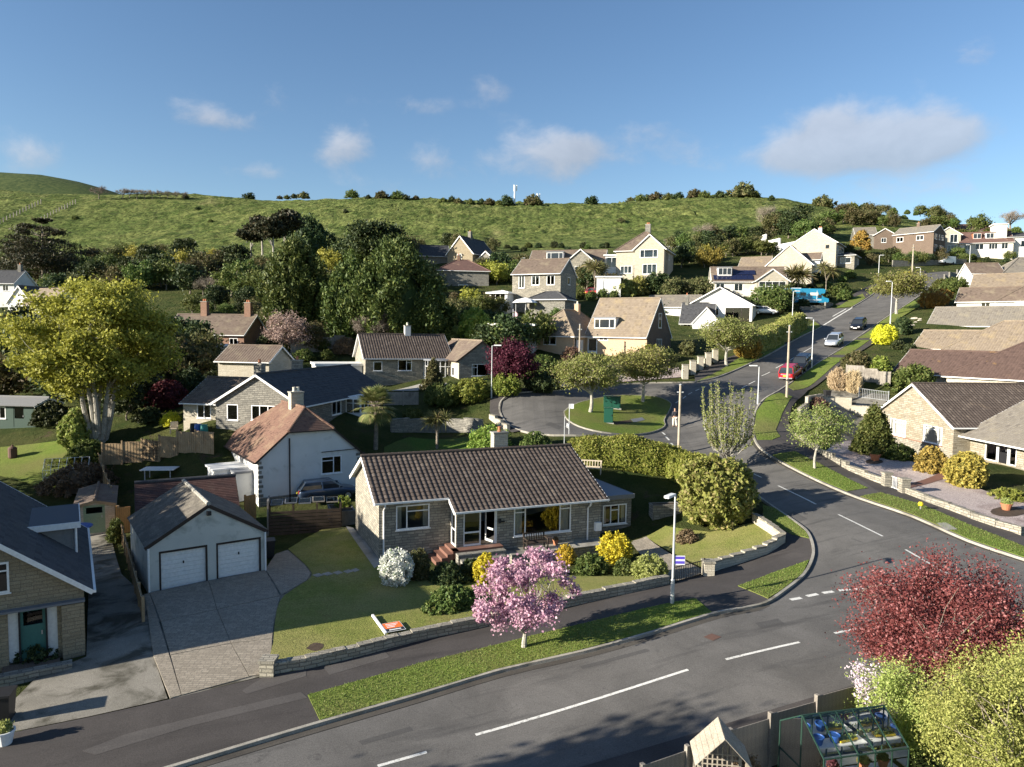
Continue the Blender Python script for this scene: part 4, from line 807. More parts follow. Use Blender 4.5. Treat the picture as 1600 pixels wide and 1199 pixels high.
# ================================================================ double garage
gA = PZ(232, 929, 32.8); gB = PZ(415, 894, 35.9)
def build_garage():
    r = house('garage', 'rendered double garage with two white doors and mossy grey roof', gA, yaw_of(gA, gB), 'garage'); W = math.hypot(gB.x-gA.x, gB.y-gA.y)
    block(r, (0, 0, 0), W, 6.3, 2.36, 31, 'v', 'render_dirty', 't_asb', ov=.06, eo=.12, tw=.35, ch=.35, amp=0, trim='dark_frame', gutter=False, ridge='concrete', ops={'F': [('g', .48, 0, 2.16, 1.97, {}), ('g', 3.05, 0, 2.16, 1.97, {})]})
    for x in (.02, W-.02): MB().tube([(x, -.08, 2.2), (x, -.08, 0)], .05, 8).obj('downpipe', 'upvc', r)
    MB().box(W/2-.1, W/2+.1, -.2, 0, 3.45, 3.65).obj('security_lamp', 'black_plastic', r)
build_garage()
W1 = dict(cols=(1, 2, 1)); W2 = dict(cols=(1, 1)); W3 = dict(cols=(1, 1, 1)); W2c = dict(cols=(.4, .6), tr={1: .74}, curtain=True)
def at(root_loc, yaw, u, v): c, s = math.cos(R_(yaw)), math.sin(R_(yaw)); return Vector((root_loc.x+c*u-s*v, root_loc.y+s*u+c*v, root_loc.z))
# ---- house at the lower left, mostly outside the picture
def lower_left():
    yaw = 32; c = PZ(134, 1019, 27); W = 9.4; o = at(c, yaw, -W, 0)
    r = house('house', 'tan stone house with dark roof and teal front door at the left edge', o, yaw)
    Fs = block(r, (0, 0, 0), W, 9.5, 2.75, 38, 'v', 'stone_tan', 't_slate', ov=.3, eo=.3, amp=0, ch=.2, trim='upvc', ops={'F': [('w', W-4.1, 2.85, 1.75, 1.15, dict(cols=(1,), tr={0: .72}, curtain=True)), ('x', W-2.45, .0, 1.55, 2.1)]})
    F = Fs['F']; a = W-2.45
    MB(F).box(a, a+.32, -.19, -.13, 0, 2.1).box(a+1.23, a+1.55, -.19, -.13, 0, 2.1).obj('side_panel', 'upvc', r); dd = door(r, F, a+.32, .05, .91, 2.05, 'door_green', .32, d=-.17, frame='black_paint')
    MB(F).box(a-.2, a+1.6, -.2, 1.0, -.2, .05).obj('porch_step', 'brick_brown', r); MB(F).box(W-.75, W-.02, .0, .28, -.3, 2.08).obj('porch_pier', 'stone_tan', r); MB(F).box(a-.3, W+.02, .0, .32, 2.12, 2.2).obj('porch_lintel', 'lead', r)
    MB(F).box(a-.6, a+2.0, 1.05, 1.45, -.4, .25).obj('planter_wall', 'stone_grey', r)
    o2 = MB().box(W-2.8, W-.25, 4.2, 7.6, 2.6, 4.1).obj('dormer', 'felt_grey', r); MB().box(W-3.2, W-.05, 4.0, 7.8, 4.1, 4.24).obj('dormer_roof', 'felt_shaded', o2); MB().box(W-3.2, W-.02, 3.94, 4.0, 4.0, 4.26).box(W-.05, W-.01, 4.0, 7.8, 4.0, 4.26).obj('fascia', 'upvc', o2); MB().tube([(W-.2, 4.1, 4.0), (W-.2, 4.1, 2.4)], .05, 8).obj('downpipe', 'upvc', o2)  # roof felt darkened so its colour carries the ridge's shade
    chimney(r, 4.9, 4.6, 5.0, 7.1, .75, .75, 'brick_brown', 1)
    c2 = PZ(118, 836, 44); r2 = house('garage', 'small garage with sage green door behind the lower left house', c2, 28, 'garage')
    block(r2, (0, 0, 0), 2.2, 5.5, 1.85, 14, 'v', 'stone_light', 't_brown', ov=.1, eo=.1, amp=0, trim='fence_wood', gutter=False, ops={'F': [('d', .45, 0, 1.2, 1.8, dict(m='door_sage', glazed=.28, frame='door_sage'))]})
    tag(MB().lathe([(.75, 0), (.8, .05), (.8, .09), (.0, .1)], (0, 0, 0), 16).obj('table', 'blue_plastic', None, PZ(121, 838, 40.2)+Vector((0, 0, .5))), 'round blue table top leaning by the green garage door', 'table')
lower_left()
# ---- outbuilding behind the double garage
def outbuilding():
    o = PZ(215, 853, 40.5); r = house('outbuilding', 'low outbuilding with dark red tiled roof behind the double garage', o, 28, 'outbuilding')
    block(r, (0, 0, 0), 5.5, 3.9, 1.95, 35, 'u', 'render_cream', 't_darkred', ov=.1, eo=.15, tw=.2, ch=.14, amp=0, trim='fence_dark', gutter=False, ridge='t_slate')
outbuilding()
# ---- white bungalow with the red half-hipped roof
def white_bungalow():
    a = PZ(404, 791, 48.7); yaw = 35; W = 7.5
    r = house('bungalow', 'white rendered bungalow with red half-hipped tile roof', a, yaw, 'bungalow')
    Fs = block(r, (0, 0, 0), W, 13.5, 3.3, 41, 'v', 'render_white', 't_red', ov=.15, eo=.25, tw=.2, ch=.16, amp=0, half=1.45, trim='dark_frame', ridge='t_red', ops={'F': [('w', W*.6, 1.75, 1.55, 1.3, dict(cols=(.6, .4), tr={0: .75}))], 'L': [('w', 8.6, 1.4, 1.0, 1.5, W2), ('w', 5.0, 1.4, 1.2, 1.4, W2)]})
    F = Fs['F']; MB(F).box(0, W, .0, .05, -.8, .55).obj('plinth', 'stone_grey', r)
    for x, sgn in ((-.02, 1), (W-.33, 1)):
        for k in range(8): MB(F).box(x+(0 if k % 2 else .1)*(0 if x < 1 else 1), x+.35-(.1 if (k % 2 and x < 1) else 0), .0, .035, .6+k*.33, .8+k*.33).obj('quoin', 'stone_grey', r)
    MB(F).tube([(W*.29, .06, 4.6), (W*.29, .06, -.2)], .05, 7).obj('downpipe', 'dark_pipe', r); MB(F).bar((W*.6, .06, 3.4), (W*.98, .06, 3.45), .04, .05).obj('awning_rail', 'dark_pipe', r)
    chimney(r, W/2+.1, 3.6, 5.9, 7.5, .95, .7, 'stone_light', 2, 'cream_plastic')
    p = MB().box(-2.3, -.05, 2.6, 4.8, -.3, 2.25).obj('porch', 'upvc', r); MB().box(-2.45, 0, 2.45, 4.95, 2.25, 2.38).obj('porch_roof', 'fascia', p); MB().box(-1.3, 0.1, 1.2, 2.45, 2.15, 2.3).obj('porch_roof', 'lead', p); MB().box(-1.25, -.02, 1.3, 2.55, -.3, 2.14).obj('porch_wall', 'render_white', p)
    Fp = Face((-2.3, 2.6, 0), (1, 0, 0), (0, -1, 0), 2.2); mullion_window(p.parent, Fp, .25, .5, .8, 1.5, (1,), sill=False, d=.0, depth=.05, name='porch_window', glass='darkglass')
white_bungalow()
# ---- long dark-roofed bungalow
def dark_bungalow():
    yaw = -12; o = PZ(338, 690, 57.5); o.z = 4.0; r = house('bungalow', 'long stone bungalow with dark slate coloured roof beyond the white bungalow', o, yaw, 'bungalow')
    Fs = block(r, (0, 0, 0), 7.5, 17, 2.45, 31, 'v', 'stone_grey', 't_slate', ov=.3, eo=.35, amp=.02, ch=.33, trim='upvc', ops={'F': [('w', 1.0, .9, 1.0, 1.3, {}), ('w', 3.2, 1.0, 2.2, 1.2, W3)], 'R': [('w', 5.5, .9, 1.8, 1.2, W2), ('w', 12.6, .9, 1.6, 1.2, W2)]})
    block(r, (-3.9, 1.2, 0), 3.88, 7, 2.2, 27, 'u', 'stone_light', 't_brown', ov=.15, eo=.3, amp=.03, trim='upvc', ops={'F': [('w', 1.3, .8, 1.3, 1.15, dict(cols=(1, 1)))], 'L': [('w', 2.4, .8, 1.2, 1.1, W2)]})
    chimney(r, 1.9, 3.4, 3.2, 5.3, .7, .7, 'stone_grey', 1); chimney(r, 3.3, 7.2, 4.3, 5.5, .8, .6, 'stone_grey', 1)
    p = MB().box(7.5, 9.0, 8.2, 10.6, -.4, .8).box(7.5, 9.0, 8.2, 10.6, 2.15, 2.35).obj('porch', 'upvc', r)
    F1 = Face((9.0, 8.2, 0), (0, 1, 0), (1, 0, 0), 2.4); F0 = Face((7.5, 8.2, 0), (1, 0, 0), (0, -1, 0), 1.5)
    mullion_window(r, F1, 0, .8, 2.4, 1.35, (1, 1, 1), {0: .7}, sill=False, name='porch_window'); mullion_window(r, F0, 0, .8, 1.43, 1.35, (1, 1), {0: .7, 1: .7}, sill=False, name='porch_window')
    return r
dark_bungalow()
# ---- bungalow with the projecting wing
def wing_bungalow():
    o = PZ(571, 597, 80); o.z = 6.4; r = house('bungalow', 'L-shaped stone bungalow with projecting wing and brown roof', o, 21, 'bungalow')
    block(r, (0, 0, 0), 9.9, 7.4, 3.0, 34, 'u', 'stone', 't_main', ov=.3, eo=.35, amp=.04, trim='upvc', ops={'F': [('w', .9, 1.35, 1.0, 1.05, {}), ('w', 3.7, 1.35, 1.6, 1.25, dict(cols=(.62, .38), tr={1: .75}))]})
    block(r, (9.4, -5.2, 0), 5.4, 12, 2.9, 37, 'v', 'stone_light', 't_brown', ov=.15, eo=.3, amp=.02, trim='fence_dark', ridge='t_tan', gable='stone_grey', ops={'F': [('w', 1.5, 1.0, 2.3, 1.35, dict(cols=(.28, .72), tr={0: .7}, curtain=True))], 'L': [('w', 9.2, .9, .9, 1.0, {})]})
    F = Face((9.4, -5.2, 0), (1, 0, 0), (0, -1, 0), 5.4); MB(F).add([(0, .02, -1), (1.5, .02, -1), (1.5, .02, 2.9), (0, .02, 2.9)], [(0, 1, 2, 3)]).add([(3.8, .02, -1), (5.4, .02, -1), (5.4, .02, 2.9), (3.8, .02, 2.9)], [(0, 1, 2, 3)]).add([(1.5, .02, -1), (3.8, .02, -1), (3.8, .02, 1.0), (1.5, .02, 1.0)], [(0, 1, 2, 3)]).add([(1.5, .02, 2.35), (3.8, .02, 2.35), (3.8, .02, 2.9), (1.5, .02, 2.9)], [(0, 1, 2, 3)]).obj('front_shade_overlay', 'stone_grey', r)  # grey overlay puts the shade of the front into the wing's stone colour
    # curved glazed porch in the angle
    n = 7; P = []
    for k in range(n+1): t = R_(180+90*k/n); P.append((9.35+2.6*math.cos(t)*1.0, 0.0+2.0*math.sin(t)))
    pm = MB(); gl = MB()
    for k in range(n):
        (x0, y0), (x1, y1) = P[k], P[k+1]; gl.poly([(x0, y0, .7), (x1, y1, .7), (x1, y1, 2.5), (x0, y0, 2.5)]); pm.bar((x0, y0, -.4), (x0, y0, 2.55), .09, .09); pm.bar((x0, y0, 1.9), (x1, y1, 1.9), .06, .06); pm.bar((x0, y0, .66), (x1, y1, .66), .07, .09); pm.poly([(x0, y0, -.5), (x1, y1, -.5), (x1, y1, .65), (x0, y0, .65)])
    po = pm.obj('porch', 'upvc', r); gl.obj('pane', 'glass', po)
    tp_ = [(9.35+2.85*math.cos(R_(180+90*k/10)), 2.25*math.sin(R_(180+90*k/10)), 2.55) for k in range(11)]; b = MB(); b.poly(tp_[::-1]+[(9.35, 0, 2.55)]); m2 = [(x, y, 2.72) for x, y, z in tp_]; b.poly(m2+[(9.35, 0, 2.72)])
    for k in range(10): b.poly([tp_[k], tp_[k+1], m2[k+1], m2[k]])
    b.obj('porch_roof', 'lead', po)
    chimney(r, 5.6, 3.7, 5.0, 6.5, .7, .6, 'render_white', 1, 'cream_plastic')
    block(r, (-5.2, 1.5, 0), 5.1, 5.5, 1.95, 0, 'flat', 'render_white', 'fascia', ov=.12)
wing_bungalow()
# ---- brick chalet bungalow with the dormer
def chalet():
    yaw = -33; c = PZ(1010, 556, 88.5); o = at(c, yaw, -8.5, 0); o.z = 9.55
    r = house('chalet_bungalow', 'buff brick chalet bungalow with steep roof and white dormer', o, yaw, 'house')
    Fs = block(r, (0, 0, 0), 8.5, 8.2, 2.75, 49, 'u', 'brick_buff', 't_tan', ov=.1, eo=.35, amp=0, trim='fascia', gable='brick_brown', ops={'F': [('w', 1.9, 1.9, 1.3, .5, W2), ('d', .3, .1, 1.4, 2.1, dict(glazed=.8))], 'R': [('w', 3.2, .9, 1.9, 1.3, W3), ('w', 3.7, 3.6, 1.0, 1.9, dict(cols=(1,), tr={0: .6}))]})
    MB(Fs['R']).add([(0, .02, -1.2), (8.2, .02, -1.2), (8.2, .02, .88), (0, .02, .88)], [(0, 1, 2, 3)]).add([(0, .02, .88), (3.15, .02, .88), (3.15, .02, 2.75), (0, .02, 2.75)], [(0, 1, 2, 3)]).add([(5.15, .02, .88), (8.2, .02, .88), (8.2, .02, 2.75), (5.15, .02, 2.75)], [(0, 1, 2, 3)]).add([(3.15, .02, 2.22), (5.15, .02, 2.22), (5.15, .02, 2.75), (3.15, .02, 2.75)], [(0, 1, 2, 3)]).obj('gable_shade_overlay', 'brick_brown', r)  # browner brick paints shade onto the end turned from the sun, gable included
    flat_dormer(r, .9, .6, 3.35, 3.0, 1.45, 3.2, cols=(1, 2, 1))
    block(r, (-6.6, -3.4, 0), 6.58, 10.8, 2.7, 44, 'hip', 'brick_buff', 't_tan', eo=.35, amp=0, trim='fascia', ops={'F': [('w', 2.2, 1.25, 1.9, 1.1, W2)], 'R': [('w', .4, .7, 1.3, 1.7, W2)]})
    MB().box(-.1, .05, -2.5, -.8, 0.3, 1.9).obj('bay', 'upvc', r)
    chimney(r, -3.0, 3.2, 5.0, 6.7, .6, .6, 'brick_buff', 1, 'cream_plastic')
chalet()
def far_house(name, label, px, py, Z, yaw, blocks, cat='house', zoff=0., chim=(), dorm=(), extra=None, sc=1.):
    o = PZ(px, py, Z); o.z += zoff; r = house(name, label, o, yaw, cat); r.scale = (sc, sc, sc)
    for b in blocks:
        (u, v, z), L, D, e, p, rf, wl, tl = b[:8]; kw = dict(b[8]) if len(b) > 8 else {}; kw.setdefault('amp', 0); kw.setdefault('base', -3)
        block(r, (u, v, z), L, D, e, p, rf, wl, tl, **kw)
    for q in chim: chimney(r, *q[:4], *(q[4:] if len(q) > 4 else ()))
    for q in dorm: flat_dormer(r, *q)
    if extra: extra(r)
    return r
S_ = dict
# left background
far_house('house', 'brick cottage row with brown roof and two tall chimneys', 258, 552, 98, -7, [((0, 0, 0), 11.5, 7, 2.9, 36, 'u', 'brick', 't_brown', S_(ops={'F': [('w', 3.6, .9, 1.2, 1.3, W2), ('w', 6.3, .9, 1.3, 1.3, W2), ('w', 9.4, .9, 1.2, 1.3, W2)]})), ((1.5, -3.2, -.6), 8.5, 3.1, 1.6, 12, 'u', 'upvc', 'fascia', S_(gutter=False))],
          chim=[(3.9, 3.5, 4.6, 7.2, .9, .7, 'brick', 2), (10.4, 3.5, 4.6, 7.1, .9, .7, 'brick', 2)])
far_house('house', 'white gabled house with dark roof at the far left edge', 14, 512, 118, -8, [((0, 0, 0), 4.2, 8, 4.4, 50, 'v', 'render_white', 't_slate', S_(ops={'F': [('w', 1.5, .8, 1.4, 1.6, W2), ('w', 1.6, 3.0, 1.1, 1.2, W2)]}))])
far_house('house', 'cream house with tan roof beside the white gable at far left', 36, 512, 114, -25, [((0, 0, 0), 6.5, 6, 3.8, 40, 'u', 'render_cream', 't_tan', S_(ops={'F': [('w', 1.0, .8, 1.2, 1.4, W2), ('w', 3.5, 2.4, 1.2, 1.2, W2)]}))])
far_house('house', 'small white-walled house with dark roof cut by the left edge', -22, 462, 135, 0, [((0, 0, 0), 5.4, 6, 2.6, 38, 'u', 'render_white', 't_slate', S_(ops={'F': [('w', 3.2, .9, 1.1, 1.2, W2)]}))], chim=[(4.6, 3, 4, 6, .6, .6, 'stone_grey', 1)])
far_house('garden_studio', 'small flat-roofed white studio on the wooded slope below the hill', 268, 436, 190, 8, [((0, 0, 0), 5.0, 3.5, 2.6, 0, 'flat', 'render_white', 'fascia', S_(ops={'F': [('w', .9, .3, 2.2, 1.9, W2), ('w', 3.6, .3, .9, 1.9, {})]}))], 'studio')
far_house('bungalow', 'small tile-roofed bungalow with white gable between the cottage row and dark-roofed bungalow', 341, 585, 75, -10, [((0, 0, 0), 5.8, 5, 1.6, 30, 'u', 'stone_light', 't_brown', S_(amp=.03))], 'bungalow')
# middle hillside
far_house('house', 'grey roofed house half hidden by the big conifer', 640, 412, 172, 12, [((0, 0, 0), 9.5, 7, 2.2, 38, 'u', 'stone_grey', 't_slate')])
far_house('house', 'tan gabled house with navy roof among the trees', 699, 424, 170, -28, [((0, 0, 0), 6.2, 9.5, 3.8, 48, 'v', 'stone_tan', 't_slate', S_(ops={'F': [('w', 2.5, 2.0, 1.0, 1.5, {})]})), ((6.3, 1.5, 0), 4.4, 5, 2.2, 40, 'v', 'stone_grey', 't_tan', S_(ops={'F': [('w', 1.3, .7, 1.5, 1.3, W2)]}))], chim=[(3.1, 4, 6.5, 8.5, .7, .7, 'stone_grey', 1)], sc=1.12)
far_house('house', 'grey stone house with low hipped red-brown roof', 683, 455, 150, 6, [((0, 0, 0), 10.2, 8, 4.3, 30, 'hip', 'stone_grey', 't_brightred', S_(ops={'F': [('w', 4.2, .4, 1.9, 1.0, W2)], 'L': [('w', 2, 2.2, 1.2, 1.3, {})]}))], chim=[(4.3, 4, 5.5, 7.4, .6, .6, 'brick', 1)], sc=1.06)
far_house('house', 'two-storey stone house with small conservatory and parasol in front', 800, 480, 124, -24, [((0, 0, 0), 7.4, 6.6, 4.9, 33, 'u', 'stone', 't_brown', S_(gable='stone_grey', ov=.1, ops={'F': [('w', 1.0, 2.7, .9, 2.0, W2), ('w', 3.0, 3.1, 1.2, 1.3, W2), ('w', 5.3, 3.1, 1.2, 1.3, W2)], 'R': [('w', 3.0, 3.3, 1.0, 1.1, {}), ('w', 2.6, .5, 1.6, 1.2, W2)]})), ((-2.6, -2.2, -.2), 2.8, 2.6, 2.2, 12, 'hip', 'upvc', 'fascia', S_(ops={'F': [('w', .2, .5, 2.3, 1.5, W3)]})), ((4.2, -3.6, -.8), 5.2, 3.4, 1.9, 28, 'hip', 'stone_grey', 't_slate')], sc=1.2)
far_house('house', 'chalet house with wide brown roof, white dormer and glazed sunroom', 826, 440, 158, -14, [((0, 0, 0), 14.0, 7.5, 3.4, 36, 'u', 'stone', 't_brown', S_(ops={'F': [('w', .5, .6, 1.4, 2.0, W2), ('w', 3.0, 1.0, 1.6, 1.2, W2), ('w', 5.2, 1.0, 1.8, 1.2, W3)]})), ((7.5, -3.0, 0), 5.4, 8, 3.3, 40, 'v', 'stone', 't_brown', S_(ops={'F': [('w', 1.7, .3, 2.0, 2.2, W2)]})), ((0, -1.9, .0), 7.4, 1.9, 2.6, 0, 'flat', 'upvc', 'fascia', S_(ops={'F': [('w', .3, .5, 2.1, 1.7, W2), ('w', 3.0, .6, 1.8, 1.4, W2), ('w', 5.2, .6, 1.8, 1.4, W3)]})), ((14.1, 1.5, 1.8), 4.4, 4, 3.0, 0, 'flat', 'upvc', 'fascia', S_(ops={'F': [('w', .3, .8, 3.8, 1.9, dict(cols=(1, 1, 1, 1)))]}))], dorm=[(3.2, .8, 4.0, 3.2, 1.5, 3.0, 'fascia', 'lead', (1, 2, 1))], sc=1.17)
far_house('house', 'two-storey pale stone house with hipped brown roof on the hillside', 962, 434, 154, -22, [((0, 0, 0), 8.6, 8.0, 4.9, 40, 'hip', 'stone_light', 't_brown', S_(ops={'F': [('w', 4.6, 3.2, 3.0, 1.3, dict(cols=(1, 2, 1))), ('w', .8, .7, 2.0, 1.3, W3), ('w', 5.2, .4, 2.4, 1.7, W3)], 'R': [('w', 3.2, 3.2, .9, .9, {})]})), ((3.6, -1.4, 0), 5.0, 4, 4.9, 42, 'v', 'stone_light', 't_brown', S_(ops={'F': [('w', .9, 3.2, 3.0, 1.35, dict(cols=(1, 2, 1))), ('w', 1.4, .4, 2.4, 1.7, W3)]}))], chim=[(4.6, 4.5, 7.2, 9.6, .9, .7, 'stone_grey', 2)], sc=1.22)
far_house('garden_room', 'low white glazed garden room right of the pale two-storey house', 1040, 400, 190, -6, [((0, 0, 0), 5.5, 3, 2.4, 0, 'flat', 'render_white', 'fascia', S_(ops={'F': [('w', .3, .6, 3.2, 1.5, dict(cols=(1, 1, 1, 1)))]}))], 'garden room')
far_house('garage', 'white flat garage with pale blue door below the two-storey house', 932, 452, 138, -10, [((0, 0, 0), 4.6, 4.5, 2.3, 0, 'flat', 'render_white', 'concrete', S_(ops={'F': [('g', 1.2, 0, 2.6, 1.8, dict(m='door_white', frame='upvc'))]}))], 'garage')
far_house('flat_garage', 'flat-roofed white garage left of the brick chalet', 762, 533, 92, -14, [((0, 0, 0), 6.0, 5.5, 2.1, 0, 'flat', 'render_white', 'lead', S_(ov=.2, trim='fascia', ops={'F': [('g', 3.2, 0, 2.3, 1.8, dict(frame='fascia'))]}))], 'garage')
far_house('shed', 'pale pink timber shed on the slope below the hill', 1062, 446, 165, 5, [((0, 0, 0), 4.2, 3, 2.1, 25, 'u', 'terracotta', 't_brightred', S_(gutter=False))], 'shed')
far_house('shed', 'small orange timber shed with red roof right of the pink shed', 1079, 450, 160, -15, [((0, 0, 0), 3.2, 3, 2.0, 28, 'v', 'wood_orange', 't_brightred', S_(gutter=False))], 'shed')
far_house('cottage', 'white cottage with arched porch right of the brick chalet', 1061, 528, 118, -20, [((0, 1.5, 0), 5.2, 6.5, 2.7, 45, 'u', 'render_white', 't_slate', S_(ops={'F': [('w', .5, .5, 1.2, 1.8, W2)]})), ((2.1, 0, 0), 4.4, 7.5, 2.6, 48, 'v', 'render_white', 't_tan', S_(ov=.15, eo=.15, ops={'F': [('w', 2.5, .9, 1.5, 1.15, W2)]}))], 'cottage', chim=[(.6, 4.6, 4.5, 7.2, .55, .55, 'stone_grey', 1)],
          extra=lambda r: MB(Face((2.1, 0, 0), (1, 0, 0), (0, -1, 0), 4.4)).poly([(.75, .01, -.2), (1.75, .01, -.2)]+[(1.25+.5*math.cos(R_(a)), .01, 1.7+.55*math.sin(R_(a))) for a in range(0, 181, 20)]).obj('arched_porch', 'render_dirty', r))
far_house('bungalow', 'wide white-gabled bungalow with grey roof and glazed corner', 1043, 503, 124, -26, [((3.5, 0, 0), 10.5, 9, 3.0, 29, 'v', 'render_white', 't_slate', S_(ov=.5, eo=.4, ops={'F': [('w', 3.8, 1.1, 1.3, 1.2, {}), ('w', 6.2, -.3, 3.9, 2.7, dict(cols=(1, 1, 1), frame='dark_frame'))]})), ((-4.5, 1.8, 0), 9, 7, 2.8, 30, 'u', 'render_white', 't_grey')], 'bungalow')
def solar(r, u0, v0, z0, pitch, cols, rows, pw=1.05, ph=1.65):
    tp = R_(pitch); o = None; mbx = MB().box(0, pw*.97, 0, ph*.97, 0, .04).mesh('solar_panel', 'solar')
    for i in range(cols):
        for j in range(rows):
            q = link('solar_panel', mbx, r, (u0+i*pw, v0+j*ph*math.cos(tp), z0+j*ph*math.sin(tp)+.12)); q.rotation_euler = (tp, 0, 0)
far_house('house', 'house with solar panels and glazed bay above the blue motorhome', 1113, 463, 138, -10, [((0, 0, 0), 13.5, 8, 3.0, 36, 'u', 'render_cream', 't_brown', S_(ops={'F': [('w', .6, 1.2, 1.6, 1.2, W2), ('w', 4.0, 1.0, 1.6, 1.4, W2)]})), ((7.6, -3.2, 0), 5.6, 7, 2.9, 36, 'v', 'stone_light', 't_tan', S_(ops={'F': [('w', .4, .3, 4.8, 2.3, dict(cols=(1, 1, 1, 1), tr={0: .6, 1: .6, 2: .6, 3: .6}))]}))], dorm=[(1.0, 1.0, 4.0, 2.6, 1.6, 3)], extra=lambda r: (solar(r, .2, .05, 3.05, 36, 7, 1), solar(r, 3.9, 1.5, 4.1, 36, 4, 1)))
far_house('house', 'stone gabled house with pale blue dormer beside the tall palms', 1197, 438, 150, -30, [((0, 0, 0), 8.8, 8, 3.2, 42, 'v', 'stone_light', 't_brown', S_(ov=.2, ops={'R': [('w', 1.5, .6, 2.0, 1.3, W3), ('w', 5.0, .6, 1.5, 1.3, W2)]})), ((5.6, 2.2, 1.5), 4.4, 2.6, 2.9, 42, 'u', 'render_white', 't_brown', S_(base=0, ops={'R': [('w', .6, .7, 1.3, 1.6, W2)]})), ((-6, 1, 0), 6.1, 7, 2.8, 36, 'u', 'stone_light', 't_tan')])
far_house('house', 'tall pale two-storey house with solar panels on its roof', 1236, 418, 165, -34, [((0, 0, 0), 9.4, 10, 5.4, 33, 'v', 'stone_light', 't_darkred', S_(ov=.1, ops={'F': [('w', 7.2, 3.9, .8, .8, dict(frame='dark_frame'))], 'R': [('w', .8, 3.4, 1.2, 1.2, W2), ('w', 4.2, 3.2, 4.5, 1.5, dict(cols=(1, 1, 1, 1))), ('w', .8, .2, 1.2, 2.0, W2)]})), ((9.45, 2.5, 0), 3.4, 7, 2.6, 20, 'hip', 'stone', 't_slate', S_(ops={'F': [('w', .5, .7, 2.2, 1.3, W2)], 'R': [('w', 3.6, .7, 2.4, 1.3, W3)]}))], chim=[(4.7, 6.5, 7.4, 9.4, .8, .8, 'render_white', 2)],
          extra=lambda r: MB().add([(7.2, 3.4, 7.35-.45), (9.3, 3.4, 5.6), (9.3, 9.0, 5.6), (7.2, 9.0, 7.35-.45)], [(0, 1, 2, 3)]).obj('solar_array', 'solar', r))
# top of the street
far_house('house', 'dark gabled house behind the orange-brown tree near the top', 1336, 394, 192, -18, [((0, 0, 0), 5.0, 8, 4.6, 30, 'u', 'stone_grey', 't_grey', {}), ((4.4, -1.0, 0), 4.8, 8, 4.4, 32, 'v', 'brick_brown', 't_grey', S_(ops={'F': [('w', 1.6, 2.2, 1.2, 1.2, W2)]}))])
far_house('house', 'brown brick two-storey house with broad side gable at the top of the street', 1394, 398, 183, -52, [((0, 0, 0), 9.6, 6.8, 5.0, 28, 'u', 'brick_brown', 't_grey', S_(gable='brick_brown', ov=.1, ops={'F': [('w', .9, 3.0, 1.6, 1.2, W2), ('w', 5.6, 3.0, 1.7, 1.2, W2)], 'R': [('w', .6, 3.1, 1.4, 1.3, W2), ('w', 3.0, 3.1, .7, 1.3, {}), ('w', 4.5, 3.1, 1.4, 1.3, W2), ('w', .6, .2, 1.8, 1.6, W3), ('w', 3.6, .2, 2.2, 1.6, W3)]}))], chim=[(4.5, 3.6, 6.2, 7.7, .7, .6, 'brick_brown', 1)])
far_house('house', 'red-roofed chalet house with two box dormers at the top', 1462, 396, 186, -22, [((0, 0, 0), 5.4, 7, 4.8, 34, 'v', 'stone_light', 't_brightred', S_(ops={'F': [('w', 3.0, 2.6, 1.7, 2.1, W2), ('w', 2.6, .5, 2.1, 1.5, W3)]})), ((5.2, -.5, 0), 11.5, 8.5, 2.5, 35, 'u', 'render_cream', 't_brightred', S_(ops={'F': [('w', 1.0, .6, 1.4, 1.4, W2), ('w', 3.4, .6, 1.8, 1.4, W2), ('w', 6.3, .6, 1.9, 1.4, W3), ('w', 9.0, .6, 1.4, 1.4, W2)]}))], dorm=[(8.2, .9, 3.4, 1.9, 1.5, 3, 'terracotta', 't_brightred', (1, 1)), (11.0, .9, 3.4, 1.9, 1.5, 3, 'fascia', 't_brightred', (1, 1))])
far_house('house', 'white modern house with sloping roof and blank tower at the right edge', 1551, 396, 182, -20, [((0, 0, 0), 2.8, 3.5, 7.2, 0, 'flat', 'render_cream', 'lead', {}), ((2.9, 0, 0), 10, 9, 4.0, 18, 'u', 'render_white', 't_slate', S_(ops={'F': [('w', 3.0, 1.4, 2.0, 1.6, W2), ('w', 6, 1.4, 2.0, 1.6, W2)]}))])
far_house('house', 'long dark red roof on the skyline at the upper right', 1492, 364, 228, -6, [((0, 0, 0), 16.5, 8, 1.7, 32, 'u', 'stone_light', 't_brightred', {}), ], zoff=-1)
# rooftops down the right-hand side
far_house('bungalow', 'white-walled bungalow with brown and grey roof at the upper right edge', 1518, 439, 131, -12, [((0, 0, 0), 5.2, 6, 1.5, 33, 'u', 'render_white', 't_brown', {}), ((5.0, -.3, 0), 14, 8, 1.5, 37, 'hip', 'render_white', 't_grey', {})], 'bungalow')
far_house('bungalow', 'plain brown-roofed bungalow below the white-walled bungalow at right', 1516, 463, 122, -40, [((0, 0, 0), 18, 8, 1.3, 33, 'u', 'render_cream', 't_tan', {})], 'bungalow')
def cream_gable(r):
    MB().add([(5.0, -1.2, 0), (11.5, -1.2, 0), (8.2, -1.2, 1.9), (5, -.8, 0), (11.5, -.8, 0), (8.2, -.8, 1.9)], [(0, 1, 2), (5, 4, 3), (0, 2, 5, 3), (1, 4, 5, 2), (0, 3, 4, 1)]).obj('front_gable', 'render_cream', r)
